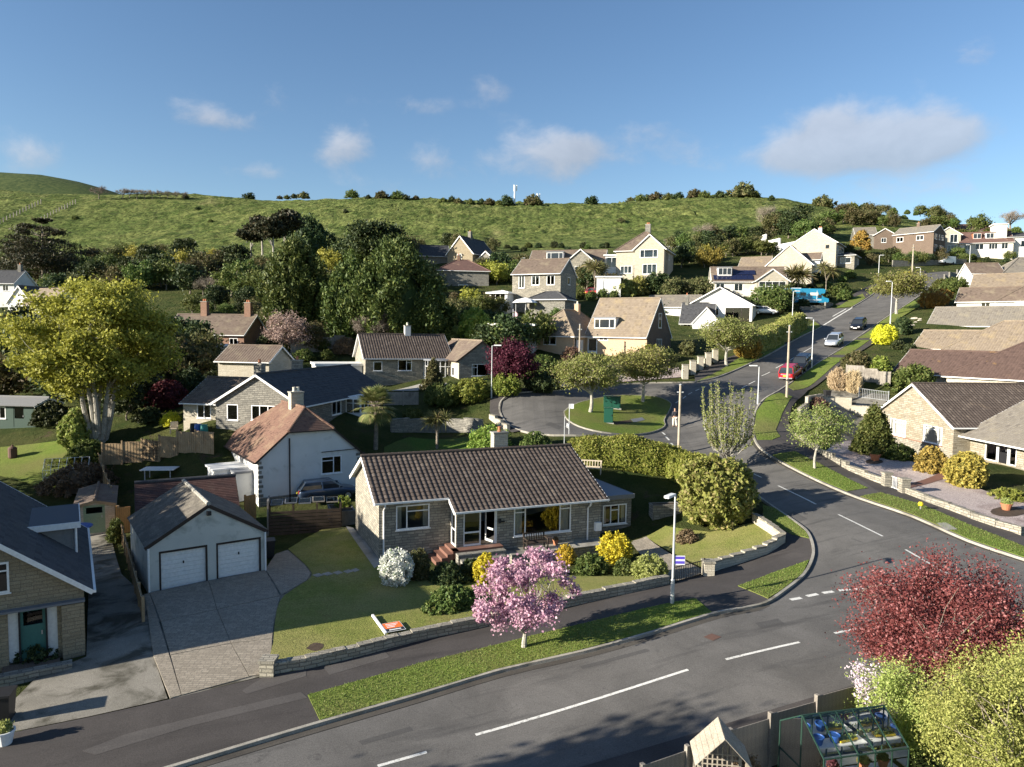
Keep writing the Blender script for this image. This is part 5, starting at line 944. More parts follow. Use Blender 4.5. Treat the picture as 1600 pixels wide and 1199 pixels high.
far_house('bungalow', 'bungalow with grey-brown roof, small dormer and cream gable at right', 1494, 490, 112, -40, [((0, 0, 0), 8, 6.5, 2.0, 33, 'u', 'render_white', 't_brown', S_(ops={'F': [('w', 3.2, .5, 1.2, 1.2, W2)]})), ((5.5, -1, 0), 14, 8, 2.0, 36, 'hip', 'render_white', 't_brown', {})], 'bungalow', dorm=[(9, 1.8, 3.8, 1.8, 1.2, 2.5, 'lead', 'lead', (1, 1))], extra=cream_gable, chim=[(12.5, -.2, .5, 4.2, .6, .6, 'stone_tan', 1)])
far_house('bungalow', 'bungalow with long mottled grey roof on the right slope', 1449, 534, 104, -45, [((0, 0, 0), 19, 8, 2.5, 33, 'u', 'render_cream', 't_grey', S_(amp=.02))], 'bungalow', chim=[(14.5, 3.4, 3.8, 6.0, 1.0, .8, 'stone_light', 1)])
far_house('bungalow', 'tan pantile bungalow with hipped roof on the right slope', 1424, 572, 92, -52, [((0, .4, 0), 9, 6.6, 2.5, 33, 'u', 'render_cream', 't_tan', S_(amp=.035)), ((4.2, -.6, 0), 14, 9.2, 2.5, 36, 'hip', 'render_cream', 't_tan', S_(amp=.035))], 'bungalow')
far_house('bungalow', 'large bungalow with maroon-brown tile roof streaked with yellow lichen', 1394, 614, 79, -56, [((0, .3, 0), 11.5, 7.0, 2.5, 33, 'u', 'stone_light', 't_maroon', S_(amp=.04, tw=.3)), ((6.0, -.9, 0), 19, 10.0, 2.5, 34, 'hip', 'stone_light', 't_maroon', S_(amp=.04, tw=.3))], 'bungalow')
# ---- near bungalow on the right, facing the road
def right_bungalow():
    yaw = -84; o = Vector((34.7, 67, 0)); o.z = 2.75
    r = house('bungalow', 'stone bungalow with gabled front and grey roof behind the pink gravel garden', o, yaw, 'bungalow')
    Fs = block(r, (0, 0, 0), 10.0, 12, 2.6, 31, 'v', 'stone_warm', 't_main', ov=.3, eo=.3, amp=.045, trim='upvc', ops={'F': [('w', 1.9, .75, 2.2, 1.45, dict(cols=(.35, 1), tr={1: .78}, blind=True)), ('w', 6.4, .75, 2.3, 1.45, dict(cols=(.12, 1, .3), tr={1: .8}, blind=True))]})
    MB(Fs['F']).box(4.15, 6.35, .0, .03, .75, 2.2).obj('panel', 'stone_warm', r); MB(Fs['F']).box(1.8, 8.8, .0, .08, .60, .69).obj('sill_band', 'brick', r)
    MB(Fs['F']).add([(1.2, .012, -1), (9.0, .012, -1), (9.0, .012, .58), (1.2, .012, .58)], [(0, 1, 2, 3)]).obj('lower_wall', 'stone', r)
    Fw = block(r, (10.0, 1.5, 0), 17, 10.5, 2.25, 27, 'u', 'stone_warm', 't_grey', ov=.2, eo=1.0, amp=.045, trim='upvc', ridge='t_tan', ops={'F': [('w', 1.6, .1, 1.2, 2.1, dict(cols=(1,), sill=False)), ('d', 2.9, .1, .95, 2.1, dict(m='black_paint', glazed=.6)), ('w', 3.95, .1, .7, 2.1, dict(cols=(1,), sill=False)), ('w', 7.0, .6, 1.6, 1.6, dict(cols=(.3, 1), blind=True)), ('w', 9.4, .6, 2.3, 1.6, dict(cols=(1, .3), blind=True)), ('w', 13, .6, 2.3, 1.6, dict(cols=(1, .3), blind=True))]})
    MB().bar((16.9, .6, -.6), (16.9, .6, 2.0), .1, .1).obj('porch_post', 'upvc', r)
    block(r, (-8.5, 2.5, 0), 8.4, 7, 2.3, 0, 'flat', 'render_white', 'lead', ov=.1, trim='fascia', ops={'F': [('g', 1.6, 0, 5.2, 2.1, dict(frame='upvc', rib=6))]})
    for i in range(3): MB().box(11.0, 14.4, .2-1.2-.5*i, .2-.7-.5*i, -.8, -.1-.16*i).obj('step', 'terracotta_step', r)
right_bungalow()
# ---------------------------------------------------------------- vegetation builders
def rdir(rs, n):
    v = rs.normal(size=(n, 3)); return v/np.linalg.norm(v, axis=1)[:, None]
def cards(rs, c, size, asp=.6, bias=None, bw=0.):
    "one rhombus leaf (or leaf spray) at each centre c; bias: preferred long axis"
    n = len(c); a = rdir(rs, n)
    if bias is not None: a = a*(1-bw)+bias*bw; a /= np.linalg.norm(a, axis=1)[:, None]+1e-9
    b = np.cross(a, rdir(rs, n)); b /= np.linalg.norm(b, axis=1)[:, None]+1e-9
    s = size*rs.uniform(.65, 1.3, n)[:, None]; a = a*s; b = b*s*asp
    V = np.stack([c-a, c+b-a*.1, c+a, c-b-a*.1], 1).reshape(-1, 3); return V, np.arange(4*n).reshape(-1, 4)
def clump_pts(rs, cen, rad, n, flat=.75):
    k = rs.randint(0, len(cen), n); d = rs.normal(size=(n, 3))*.5; d[:, 2] *= flat; return cen[k]+d*rad[k][:, None]
def crown_mesh(name, rs, cen, rad, n, size, m, asp=.6, flat=.75, bias=None, bw=0.):
    c = clump_pts(rs, cen, rad, n, flat); V, Fq = cards(rs, c, size, asp, bias, bw); return np_mesh(name, V, Fq, m)
def bent(rs, p, q, sag=.1, n=4):
    p, q = np.array(p, float), np.array(q, float); L = np.linalg.norm(q-p); o = rs.normal(size=3)*sag*L; return [p+(q-p)*t+o*math.sin(math.pi*t) for t in np.linspace(0, 1, n+1)]
def tree_meshes(seed, H, R, zb, tr, K, Nl, size, leaf, bark='bark', stems=1, flat=.75, crad=None, squash=1., fork=.5, twigs=True, top=1., asp=.6, lop=0., lowc=.65):
    "trunk/limb mesh and crown mesh of a broad-leaved tree; R crown radius, zb crown base"
    rs = np.random.RandomState(seed); cz = (H+zb)/2; rz = (H-zb)/2; d = rdir(rs, K); r = rs.uniform(.25, 1, K)**.55
    cen = d*r[:, None]*np.array([R, R*squash, rz*top]); cen[:, 2] = np.where(cen[:, 2] < -lowc*rz, -lowc*rz+rs.uniform(-.2, .25, K)*rz, cen[:, 2]); cen[:, 0] += lop*cen[:, 2]; cen[:, 2] += cz
    rad = (crad or R*.28)*rs.uniform(.65, 1.3, K); tb = MB(); limbs = []
    for s in range(stems):
        a = 2*math.pi*s/stems+rs.uniform(-.3, .3); b0 = np.array([math.cos(a), math.sin(a), 0])*tr*(.9 if stems > 1 else 0)
        f = b0+np.array([math.cos(a)*R*(.16 if stems > 1 else .03), math.sin(a)*R*(.16 if stems > 1 else .03), zb+(rz*.35 if stems > 1 else 0)]); t0 = tr if stems == 1 else tr*.55
        P = bent(rs, b0-np.array([0, 0, .2]), f, .04, 5); tb.tube(P, list(np.linspace(t0*1.15, t0*.62, len(P))), 8)
        nb = 5 if stems == 1 else 3
        for k in range(nb):
            j = rs.randint(0, K) if stems == 1 else np.argmin(((cen-(f+np.array([math.cos(a+rs.uniform(-.9, .9))*R*.6, math.sin(a+rs.uniform(-.9, .9))*R*.6, rz*rs.uniform(.1, .8)])))**2).sum(1))
            Q = bent(rs, f-np.array([0, 0, rs.uniform(0, .25)*zb]), cen[j], .08, 4); tb.tube(Q, list(np.linspace(t0*.5, t0*.12, len(Q))), 6); limbs += [(x, t0*.3*(1-i/len(Q))+t0*.05) for i, x in enumerate(Q)]
    if twigs:
        LP = np.array([l[0] for l in limbs])
        for j in range(K):
            i = np.argmin(((LP-cen[j])**2).sum(1)); Q = bent(rs, LP[i], cen[j], .1, 3); tb.tube(Q, list(np.linspace(max(limbs[i][1]*.6, .012), .008, len(Q))), 4)
    return tb.mesh('trunk', bark), crown_mesh('crown', rs, cen, rad, Nl, size, leaf, asp, flat)
def plant_tree(name, label, loc, meshes, rz=0., sc=1., group=None, cat='tree', parts=('trunk', 'crown')):
    r = thing(name, label, cat, loc, rz, group); r.scale = (sc, sc, sc) if not isinstance(sc, tuple) else sc
    for n_, me in zip(parts, meshes): link(n_, me, r)
    return r
PROF = {'ball': lambda t: math.sqrt(max(0, 1-(2*t*.93+.07-1)**2)), 'mound': lambda t: math.sqrt(max(0, 1-t*t)), 'cone': lambda t: (1-t)**.8*min(1, .75+t*3), 'column': lambda t: min(1, .72+t*1.2)*math.sqrt(max(0, 1-max(0, (t-.45)/.55)**2)), 'egg': lambda t: math.sin(math.pi*min(1, (.16+.84*t)))**.62}
def bush_mesh(seed, w, h, leaf, shape='ball', n=5000, size=.08, lump=.18, d=None, core=True, asp=.6, up=0., nb=26, fuzz=.12, name='foliage', z0=0., K=None, cr=None):
    "leaf clumps on a lumpy shell round a hidden core: uneven outline, light and dark clumps"
    rs = np.random.RandomState(seed); pf = PROF[shape]; d = d or w; bt = rs.uniform(0, 6.28, nb); bz = rs.uniform(0, 1, nb); ba = rs.uniform(-.7, 1., nb)*lump; bs = rs.uniform(.18, .4, nb); K = K or int(min(260, max(40, n/45))); cr = cr or .80*math.sqrt(w*h/K)*1.25
    def rad(th, t):
        da = np.abs((th[:, None]-bt+np.pi) % (2*np.pi)-np.pi); g = np.exp(-((da*.6)**2+(t[:, None]-bz)**2)/bs**2); return np.array([pf(min(1, max(0, x))) for x in t])*(1+(g*ba).sum(1))
    tg = np.linspace(0, 1, 200); wt = np.cumsum([.12+.88*pf(x) for x in tg]); t = np.interp((np.arange(K)+rs.uniform(0, 1, K))/K, wt/wt[-1], tg); th = (np.arange(K)*2.39996+rs.normal(0, .25, K)) % 6.2832
    r = rad(th, t)*rs.uniform(.80, 1.0, K); r = r*(1-.45*cr/(w/2)); C = np.stack([np.cos(th)*r*w/2, np.sin(th)*r*d/2, t*h*.96+z0], -1); R1 = cr*rs.uniform(.6, 1.35, K); k = rs.randint(0, K, n)
    g = rs.normal(size=(n, 3))*.42; g[:, 2] *= 1+up*1.2; c = C[k]+g*R1[k][:, None]; c[:, 2] = np.maximum(c[:, 2], z0+.02*h); out = np.stack([np.cos(th[k]), np.sin(th[k]), np.full(n, .35)+up*3], -1)+g*.8; out /= np.linalg.norm(out, axis=1)[:, None]+1e-9
    V, Fq = cards(rs, c, size, asp, out, .2+.5*up)
    if core:
        nt_, nr = 16, 9; tt, hh = np.meshgrid(np.linspace(0, 6.283, nt_, endpoint=False), np.linspace(.02, .94, nr)); rr = rad(tt.ravel(), hh.ravel())*.55
        cv = np.stack([np.cos(tt.ravel())*rr*w/2, np.sin(tt.ravel())*rr*d/2, hh.ravel()*h*.86+z0], -1); i = np.arange(nt_*nr).reshape(nr, nt_); cf = np.stack([i[:-1], np.roll(i[:-1], -1, 1), np.roll(i[1:], -1, 1), i[1:]], -1).reshape(-1, 4)+len(V); V = np.r_[V, cv]; Fq = np.r_[Fq, cf]
    return np_mesh(name, V, Fq, leaf)
_sd = [100]
def shrub(name, label, px, py, wpx, hpx, leaf, shape='ball', n=4000, size=None, cat='shrub', group=None, lump=.3, stem=True, up=0., depth=1., dz=0., fuzz=.17, asp=.6):
    p = G(px, py); k = p.y/FPX; w, h = wpx*k, hpx*k; _sd[0] += 1; n = int(n*1.5); size = size or max(.05, w*.028)
    r = thing(name, label, cat, (p.x, p.y+w*.3*depth, gz(p.x, p.y+w*.3*depth)*.5+p.z*.5+dz), random.Random(_sd[0]).uniform(-.3, .3), group)
    link('foliage', bush_mesh(_sd[0], w, h, leaf, shape, n, size, lump, w*depth, up=up, fuzz=fuzz, asp=asp), r)
    if stem:
        rr = random.Random(_sd[0]); b = MB()
        for i in range(4): a = rr.uniform(0, 6.28); b.tube([(0, 0, -.25), (math.cos(a)*w*.08, math.sin(a)*w*.08, h*.25), (math.cos(a)*w*.2, math.sin(a)*w*.2, h*.55)], [max(.02, w*.02), max(.015, w*.015), .01], 5)
        b.obj('stem', 'bark', r)
    return r
def hedge(name, label, P, w, h, leaf, n=9000, size=.09, cat='hedge', lump=.12, seed=1, top=None):
    "P: world ground points along its middle"
    rs = np.random.RandomState(seed); Q = resample(P, .5); L = len(Q); c0 = P[0]; org = Vector((Q[0].x, Q[0].y, gz(Q[0].x, Q[0].y)))
    r = thing(name, label, cat, org); V = []; prof = [(-.5, -.2), (-.52, .5), (-.46, .86), (-.3, 1.), (.3, 1.), (.46, .86), (.52, .5), (.5, -.2)]
    ph = rs.uniform(0, 6.28, 8); pts = []; Fq = []
    Z = np.array([gz(q.x, q.y) for q in Q]); Hh = h*(1+lump*np.array([math.sin(i*.5*.9+ph[0])+.6*math.sin(i*.5*2.1+ph[1]) for i in range(L)])*.5); Ww = w*(1+lump*np.array([math.sin(i*.5*1.1+ph[2])+.7*math.sin(i*.5*2.7+ph[3]) for i in range(L)])*.7)
    if top is not None: Hh = np.interp(np.arange(L)/(L-1), np.linspace(0, 1, len(top)), top)*(Hh/h)
    core = []
    for i, q in enumerate(Q):
        d = (Q[min(i+1, L-1)]-Q[max(i-1, 0)]).normalized(); nr = Vector((d.y, -d.x)); e = min(1, .55+min(i, L-1-i)*.25)
        for a, b in prof: core.append((q.x+nr.x*a*Ww[i]*e*.92-org.x, q.y+nr.y*a*Ww[i]*e*.92-org.y, Z[i]+b*Hh[i]*(.94 if b > 0 else 1)*(.8+.2*e)-org.z))
    core = np.array(core); k = len(prof); cf = [(i*k+j, (i+1)*k+j, (i+1)*k+j+1, i*k+j+1) for i in range(L-1) for j in range(k-1)]
    C = core.reshape(L, k, 3); i = rs.randint(0, L-1, n); j = rs.choice(k-1, n, p=[.2, .14, .1, .22, .1, .1, .14]); a = rs.uniform(0, 1, n)[:, None]; b = rs.uniform(0, 1, n)[:, None]
    p = (C[i, j]*(1-a)+C[i+1, j]*a)*(1-b)+(C[i, j+1]*(1-a)+C[i+1, j+1]*a)*b; ne = max(300, n//14); e0 = C[0][rs.randint(0, k, ne)]*.5+C[0][rs.randint(0, k, ne)]*.5; e1 = C[-1][rs.randint(0, k, ne)]*.5+C[-1][rs.randint(0, k, ne)]*.5
    p = np.r_[p, e0, e1]+rs.normal(0, size*.8, (n+2*ne, 3)); V, F_ = cards(rs, p, size, .6); cf = cf+[(0, 1, 2, 3), (0, 3, 4, 7), (4, 5, 6, 7), ((L-1)*k+3, (L-1)*k+2, (L-1)*k+1, (L-1)*k), ((L-1)*k+7, (L-1)*k+4, (L-1)*k+3, (L-1)*k), ((L-1)*k+7, (L-1)*k+6, (L-1)*k+5, (L-1)*k+4)]
    link('foliage', np_mesh('foliage', np.r_[V, core], np.r_[F_, np.array(cf)+len(V)], leaf), r)
    sb = MB()
    for i in range(0, L, 3): sb.tube([(Q[i].x-org.x, Q[i].y-org.y, Z[i]-org.z-.2), (Q[i].x-org.x, Q[i].y-org.y, Z[i]-org.z+h*.6)], [.05, .02], 5)
    sb.obj('stem', 'bark', r); return r
# ================================================================ trees
def px_tree(name, label, px, py, meshes, **k): p = G(px, py); return plant_tree(name, label, p, meshes, **k)
# great maple on the left
px_tree('maple_tree', 'large yellow-green spreading tree with pale multiple trunks on the left', 155, 690, tree_meshes(5, 13.8, 5.9, 3.6, .40, 200, 62000, .14, 'lf_yellow', 'bark_pale', 8, .55, 1.05, .9, top=1.0, lowc=.72), rz=.4)
# cherry in blossom
px_tree('cherry_tree', 'pink blossom cherry tree on the front grass verge', 819, 1016, tree_meshes(8, 3.9, 2.0, .85, .12, 54, 10500, .055, 'lf_pink', 'bark_pale', 1, .85, .34, .8, lop=.34, asp=.85, lowc=.6), rz=.15)
# street trees
st1 = tree_meshes(11, 4.6, 2.7, 1.9, .16, 75, 15000, .085, 'lf_spring', 'bark_pale', 1, .6, .75)
st2 = tree_meshes(12, 4.8, 2.7, 2.0, .15, 75, 15000, .085, 'lf_spring', 'bark_pale', 1, .6, .75)
px_tree('street_tree', 'round spring-green tree on the grass island left of the green cabinets', 921, 646, st1, sc=1.15)
px_tree('street_tree', 'round spring-green tree at the right end of the grass island', 1004, 630, st2, sc=1.15)
px_tree('street_tree', 'spring-green tree on the verge in front of the white cottage', 1136, 574, st1, rz=2.1, sc=1.2)
px_tree('street_tree', 'spring-green tree on the verge beside the upper bend of the road', 1401, 492, st2, rz=1.2, sc=1.45)
px_tree('street_tree', 'thin-leaved tree with slender trunk on the right verge', 1274, 735, tree_meshes(13, 4.6, 2.2, 1.7, .10, 90, 9000, .07, 'lf_spring', 'bark_pale', 1, .7, .65), rz=.5, sc=1.0)
def fastigiate(seed):
    rs = np.random.RandomState(seed); b = MB(); P = []
    b.tube([(0, 0, -.2), (0, 0, .7), (.02, 0, 1.2)], [.17, .13, .11], 8)
    for i in range(52):
        a = rs.uniform(0, 6.28); s = rs.uniform(.12, 1)**.7*2.15; h = rs.uniform(4.2, 7.2)-.75*s*rs.uniform(0, 1); q = [np.array([0, 0, .5+rs.uniform(0, 1.0)]), np.array([math.cos(a)*s*.55, math.sin(a)*s*.55, 1.5+rs.uniform(0, .7)]), np.array([math.cos(a)*s*.92, math.sin(a)*s*.92, h*.62]), np.array([math.cos(a)*s*1.0, math.sin(a)*s*1.0, h])]
        b.tube(q, [.038, .028, .018, .006], 5); P += [q[1]+(q[2]-q[1])*t for t in np.linspace(.1, 1, 10)]+[q[2]+(q[3]-q[2])*t for t in np.linspace(0, 1, 14)]
    P = np.array(P); c = P[rs.randint(0, len(P), 5600)]+rs.normal(0, .06, (5600, 3)); V, F_ = cards(rs, c, .075, .6, np.tile([0, 0, 1.], (5600, 1)), .5); return b.mesh('trunk', 'bark_pale'), np_mesh('crown', V, F_, 'lf_spring')
px_tree('upright_tree', 'narrow vase-shaped tree of upright bare branches beside the side road', 1136, 737, fastigiate(4), sc=1.02)
def bare_tree(seed, H, R, tr=.25, leaf='lf_twig', n=5000, size=.12):
    rs = np.random.RandomState(seed); b = MB(); tips = []
    def grow(p, d, L, r, lv):
        q = p+d*L; m_ = (p+q)/2+rs.normal(size=3)*L*.06; b.tube([p, m_, q], [r, r*.8, r*.6], 5 if lv < 3 else 3, cap=False)
        if lv >= 4: tips.append(q); tips.append(m_); return
        for k in range(3 if lv else 6):
            nd = d+rs.normal(size=3)*np.array([.75, .75, .42])*(R/H*2.0); nd[2] = abs(nd[2])*.7+.25; nd /= np.linalg.norm(nd); grow(q, nd, L*rs.uniform(.62, .85), r*.6, lv+1)
    grow(np.array([0, 0, -.2]), np.array([0, 0, 1.]), H*.24, tr, 0); T = np.array(tips); c = T[rs.randint(0, len(T), n)]+rs.normal(0, .25, (n, 3)); V, F_ = cards(rs, c, size, .12); return b.mesh('trunk', 'bark'), np_mesh('crown', V, F_, leaf)
bt1 = bare_tree(21, 7, 4); bt2 = bare_tree(22, 8, 4)
px_tree('bare_tree', 'leafless grey-brown tree behind the L-shaped bungalow', 588, 545, bare_tree(23, 7.5, 4.5, .22, 'lf_twig', 7000, .16), sc=.95)
px_tree('blossom_tree', 'pinkish leafless-looking tree beside the brick cottage row', 447, 560, tree_meshes(24, 5.6, 2.6, 1.3, .13, 60, 7000, .11, 'lf_blossom', 'bark', 3, .7, .8), sc=1.)
px_tree('copper_tree', 'dark red copper-leaved tree by the turning circle', 800, 612, tree_meshes(25, 5.0, 2.5, 1.0, .15, 60, 12000, .11, 'lf_copper', 'bark', 2, .7, .8), sc=1.0)
# conifers behind
def cypress(seed, H, R, n=14000, leaf='lf_cypress', size=.3, lump=.35):
    b = MB().tube([(0, 0, -.3), (0, 0, H*.5), (0, 0, H*.85)], [R*.09, R*.06, .03], 7).mesh('trunk', 'bark'); return b, bush_mesh(seed, R*2, H, leaf, 'egg', n, size, lump, up=.6, nb=60, name='crown', asp=.45, K=190)
px_tree('cypress_tree', 'tall narrow dark green cypress left of the broad cypress', 463, 528, cypress(31, 13.6, 3.9, 40000, size=.24), sc=1.0)
px_tree('cypress_tree', 'very broad dark green cypress behind the leafless tree', 620, 532, cypress(32, 13.8, 5.9, 56000, size=.25, lump=.3), sc=1.0)
px_tree('cypress_tree', 'dark green cypress filling the gap between the two tall cypresses', 553, 530, cypress(33, 10.6, 3.9, 30000, size=.25, lump=.3), sc=1.0)
def layered(seed, H, R, n=9000, leaf='lf_cedar', flatn=9, size=.22):
    rs = np.random.RandomState(seed); b = MB().tube([(0, 0, -.3), (.2, 0, H*.5), (0, .1, H*.95)], [H*.035, H*.025, .05], 8); cen = []; rad = []
    for i in range(flatn):
        z = H*(.22+.75*i/(flatn-1)); rr = R*(1-.72*(i/(flatn-1))**1.6)*rs.uniform(.85, 1.1)
        for k in range(max(5, int(12*rr/R))):
            a = rs.uniform(0, 6.28); s = rr*rs.uniform(.35, 1); e = np.array([math.cos(a)*s, math.sin(a)*s, z+s*.14]); cen.append(e); rad.append(rr*.30); b.tube([(0, 0, z-.3), e*.6+np.array([0, 0, z*.4]), e], [.09, .06, .02], 4)
    return b.mesh('trunk', 'bark'), crown_mesh('crown', rs, np.array(cen), np.array(rad), n, size, leaf, .3, .3)
px_tree('cedar_tree', 'dark spreading cedar with flat layers at the far left', 68, 452, layered(35, 15.5, 10.5, 15600, size=.36), sc=1.0)
px_tree('pine_tree', 'tall dark pine rising above the wood against the hill', 480, 405, cypress(36, 13.0, 6.0, 9000, 'lf_dark', .5, .5), sc=.98)
px_tree('pine_tree', 'round-topped dark pine left of the tall houses', 590, 425, tree_meshes(37, 11.0, 6.0, 3.5, .35, 60, 12000, .36, 'lf_dark', 'bark', 1, .6, 2.2), sc=1.0)
pine = tree_meshes(38, 12.5, 3.3, 7.2, .3, 26, 3500, .38, 'lf_cedar', 'bark_pale', 1, .5, 1.4)
for i, (px, py, s, d_) in enumerate(((392, 420, .95, 'leftmost'), (409, 416, 1.1, 'second from the left'), (428, 422, 1.05, 'third from the left'), (446, 418, 1.2, 'rightmost'))): px_tree('pine_tree', 'thin-crowned pine with bare trunk, %s of four left of the dark pine' % d_, px, py, pine, rz=i*1.7, sc=s, group='pines with bare trunks')
# palms
def fan_palm(seed, H, n=46, blade=1.0, leaf='lf_palm', thick=.16, skirt=True):
    rs = np.random.RandomState(seed); V = []; F_ = []; b = MB().tube([(0, 0, -.2), (.04, 0, H*.5), (0, 0, H)], [thick*1.15, thick, thick*.9], 9)
    for i in range(n):
        a = rs.uniform(0, 6.28); e = rs.uniform(-.9 if skirt else -.2, 1.25); d = np.array([math.cos(a)*math.cos(e), math.sin(a)*math.cos(e), math.sin(e)]); base = np.array([0, 0, H])+d*blade*rs.uniform(.45, .7); b.tube([(0, 0, H-.05), tuple(base)], [.022, .014], 4)
        s = np.cross(d, [0, 0, 1.]); s /= np.linalg.norm(s); u = np.cross(s, d)
        for k in range(13):
            t = (k-6)/6*1.35; dr = d*math.cos(t)+s*math.sin(t); L = blade*.62*(1-.2*abs(t)); tip = base+dr*L-np.array([0, 0, .18*L]); w_ = np.cross(dr, u)*.035*blade; m_ = base+dr*L*.5+u*.02; j = len(V); V += [base, m_+w_, tip, m_-w_]; F_.append((j, j+1, j+2, j+3))
    return b.mesh('trunk', 'bark'), np_mesh('crown', np.array(V), np.array(F_), leaf)
def sword_palm(seed, H, heads=4, L=.9, leaf='lf_palm', n=90):
    rs = np.random.RandomState(seed); b = MB(); V = []; F_ = []; b.tube([(0, 0, -.2), (0, 0, H*.55)], [.13, .10], 8)
    for h in range(heads):
        a = 2*math.pi*h/heads+rs.uniform(-.4, .4); s = rs.uniform(.25, .55)*H*.45; q = np.array([math.cos(a)*s, math.sin(a)*s, H*rs.uniform(.8, 1.0)]); b.tube([(0, 0, H*.5), tuple(q*.55+np.array([0, 0, H*.32])), tuple(q)], [.08, .07, .055], 6)
        for k in range(n):
            d = rdir(rs, 1)[0]; d[2] = d[2]*.6+.3; d /= np.linalg.norm(d); w_ = np.cross(d, rdir(rs, 1)[0]); w_ /= np.linalg.norm(w_)+1e-9; w_ *= .028*L/.9; l = L*rs.uniform(.7, 1.1); j = len(V); V += [q, q+d*l*.5+w_, q+d*l-np.array([0, 0, .2*l]), q+d*l*.5-w_]; F_.append((j, j+1, j+2, j+3))
    return b.mesh('trunk', 'bark'), np_mesh('crown', np.array(V), np.array(F_), leaf)
px_tree('fan_palm', 'tall fan palm with shaggy crown beside the dark-roofed bungalow', 587, 702, fan_palm(41, 3.6, 80, 1.75, thick=.17), cat='palm')
px_tree('cordyline', 'branched cabbage palm on the lawn right of the fan palm', 683, 702, sword_palm(42, 2.7, 5, 1.15), cat='palm')
px_tree('cordyline', 'tall cabbage palm in front of the pale two-storey house', 929, 463, sword_palm(43, 6, 6, 2.2), cat='palm', sc=1.0)
px_tree('date_palm', 'feathery palm right of the solar-panel house', 1246, 462, sword_palm(44, 4.0, 2, 3.4, n=160), cat='palm')
px_tree('cordyline', 'cabbage palm above the blue motorhome', 1290, 463, sword_palm(45, 5.6, 4, 1.9), cat='palm')
# ================================================================ shrubs near the main bungalow
shrub('rhododendron', 'big rounded green rhododendron at the corner of the road', 1127, 832, 134, 112, 'lf_rhodo', 'ball', 15000, .13, lump=.22)
shrub('golden_shrub', 'bright yellow dome shrub right of the garden terrace', 964, 884, 56, 48, 'lf_gold', 'ball', 5000, .055, lump=.1)
shrub('golden_shrub', 'bright yellow shrub left of the pink cherry', 758, 916, 34, 52, 'lf_gold', 'column', 4000, .05, lump=.35)
shrub('golden_shrub', 'small yellow shrub half hidden behind the pink cherry', 885, 884, 30, 30, 'lf_gold', 'ball', 1800, .05)
shrub('pale_shrub', 'pale lime rounded shrub above the front wall by the gate', 1018, 914, 58, 42, 'lf_lime', 'ball', 5000, .05, lump=.08)
shrub('white_shrub', 'white-flowering round shrub at the left corner of the bungalow', 615, 922, 56, 60, 'lf_white', 'ball', 6500, .05, lump=.14)
shrub('dark_shrub', 'dark olive columnar shrub right of the white-flowering shrub', 654, 912, 36, 54, 'lf_olive', 'column', 4000, .05, lump=.12)
shrub('low_shrub', 'low sprawling green shrub on the front lawn', 704, 960, 76, 36, 'lf_mid', 'mound', 5600, .07, lump=.3)
shrub('dark_shrub', 'dark low shrub below the porch steps', 700, 918, 62, 34, 'lf_dark', 'mound', 4500, .06)
shrub('dark_shrub', 'dark green shrub between the porch steps and the yellow shrub', 735, 908, 40, 32, 'lf_dark', 'mound', 3000, .06)
shrub('green_shrub', 'mid-green shrub below the terrace, left of the yellow dome', 925, 900, 60, 30, 'lf_mid', 'mound', 4000, .06)
shrub('green_shrub', 'small grey-green shrub between the yellow dome and pale lime shrub', 978, 902, 40, 26, 'lf_cypress', 'mound', 3000, .05)
shrub('brown_shrub', 'low reddish-brown shrub left of the rhododendron', 1076, 852, 34, 22, 'lf_brown', 'mound', 2000, .06)
shrub('planter_shrub', 'bright green shrub in the planter behind the lawn', 534, 812, 30, 34, 'lf_hedge', 'ball', 2200, .06)
shrub('green_shrub', 'bright leafy shrub behind the bungalow roof', 765, 712, 76, 42, 'lf_hedge', 'mound', 3500, .1)
shrub('dark_shrub', 'dark clipped shrub right of the bungalow chimney', 835, 705, 42, 28, 'lf_mid', 'mound', 2500, .08)
hedge('hedge', 'long tall clipped hedge behind the bungalow along the side road', [G(893, 716), G(950, 722), G(1000, 730), G(1050, 740), G(1095, 762), G(1112, 778)], 2.3, 2.0, 'lf_hedge', 30000, .085, lump=.14, seed=3, top=[1.6, 1.9, 2.1, 2.1, 2.0, 1.7])
# right-hand gardens
shrub('conifer', 'broad dark conical conifer in front of the right bungalow window', 1374, 716, 74, 82, 'lf_mid', 'cone', 10000, .11, lump=.3, up=.4)
shrub('dark_shrub', 'low dark shrub right of the broad conifer', 1410, 722, 50, 26, 'lf_mid', 'mound', 3500, .09)
shrub('golden_conifer', 'golden conifer mound below the right bungalow wall', 1462, 742, 52, 42, 'lf_goldconifer', 'mound', 5600, .1, lump=.3)
shrub('golden_conifer', 'taller golden conifer in front of the right bungalow door', 1522, 766, 64, 58, 'lf_goldconifer', 'egg', 8000, .1, lump=.35)
shrub('low_shrub', 'low green shrub row at the right edge above the gravel', 1585, 785, 50, 18, 'lf_hedge', 'mound', 2500, .06)
shrub('juniper', 'feathery green conifer behind the gabled bungalow', 1440, 618, 66, 42, 'lf_mid', 'mound', 4500, .16, lump=.5, up=.4)
for i, (px, py) in enumerate(((1312, 612), (1337, 616))): shrub('pampas_grass', 'straw-coloured pampas clump, %s of two by the railings' % ('left' if not i else 'right'), px, py, 24, 34, 'lf_pampas', 'column', 3500, .22, 'pampas grass', 'pampas clumps', asp=.12, up=.9)
shrub('brown_shrub', 'dark brown leafless shrub on the corner bank', 1282, 648, 34, 24, 'lf_brown', 'mound', 2500, .08)
shrub('olive_shrub', 'olive brown shrub above the grey fence on the right', 1345, 580, 44, 30, 'lf_olive', 'mound', 3000, .1)
shrub('green_shrub', 'bright green shrub right of the olive brown shrub', 1380, 582, 34, 24, 'lf_hedge', 'mound', 2200, .1)
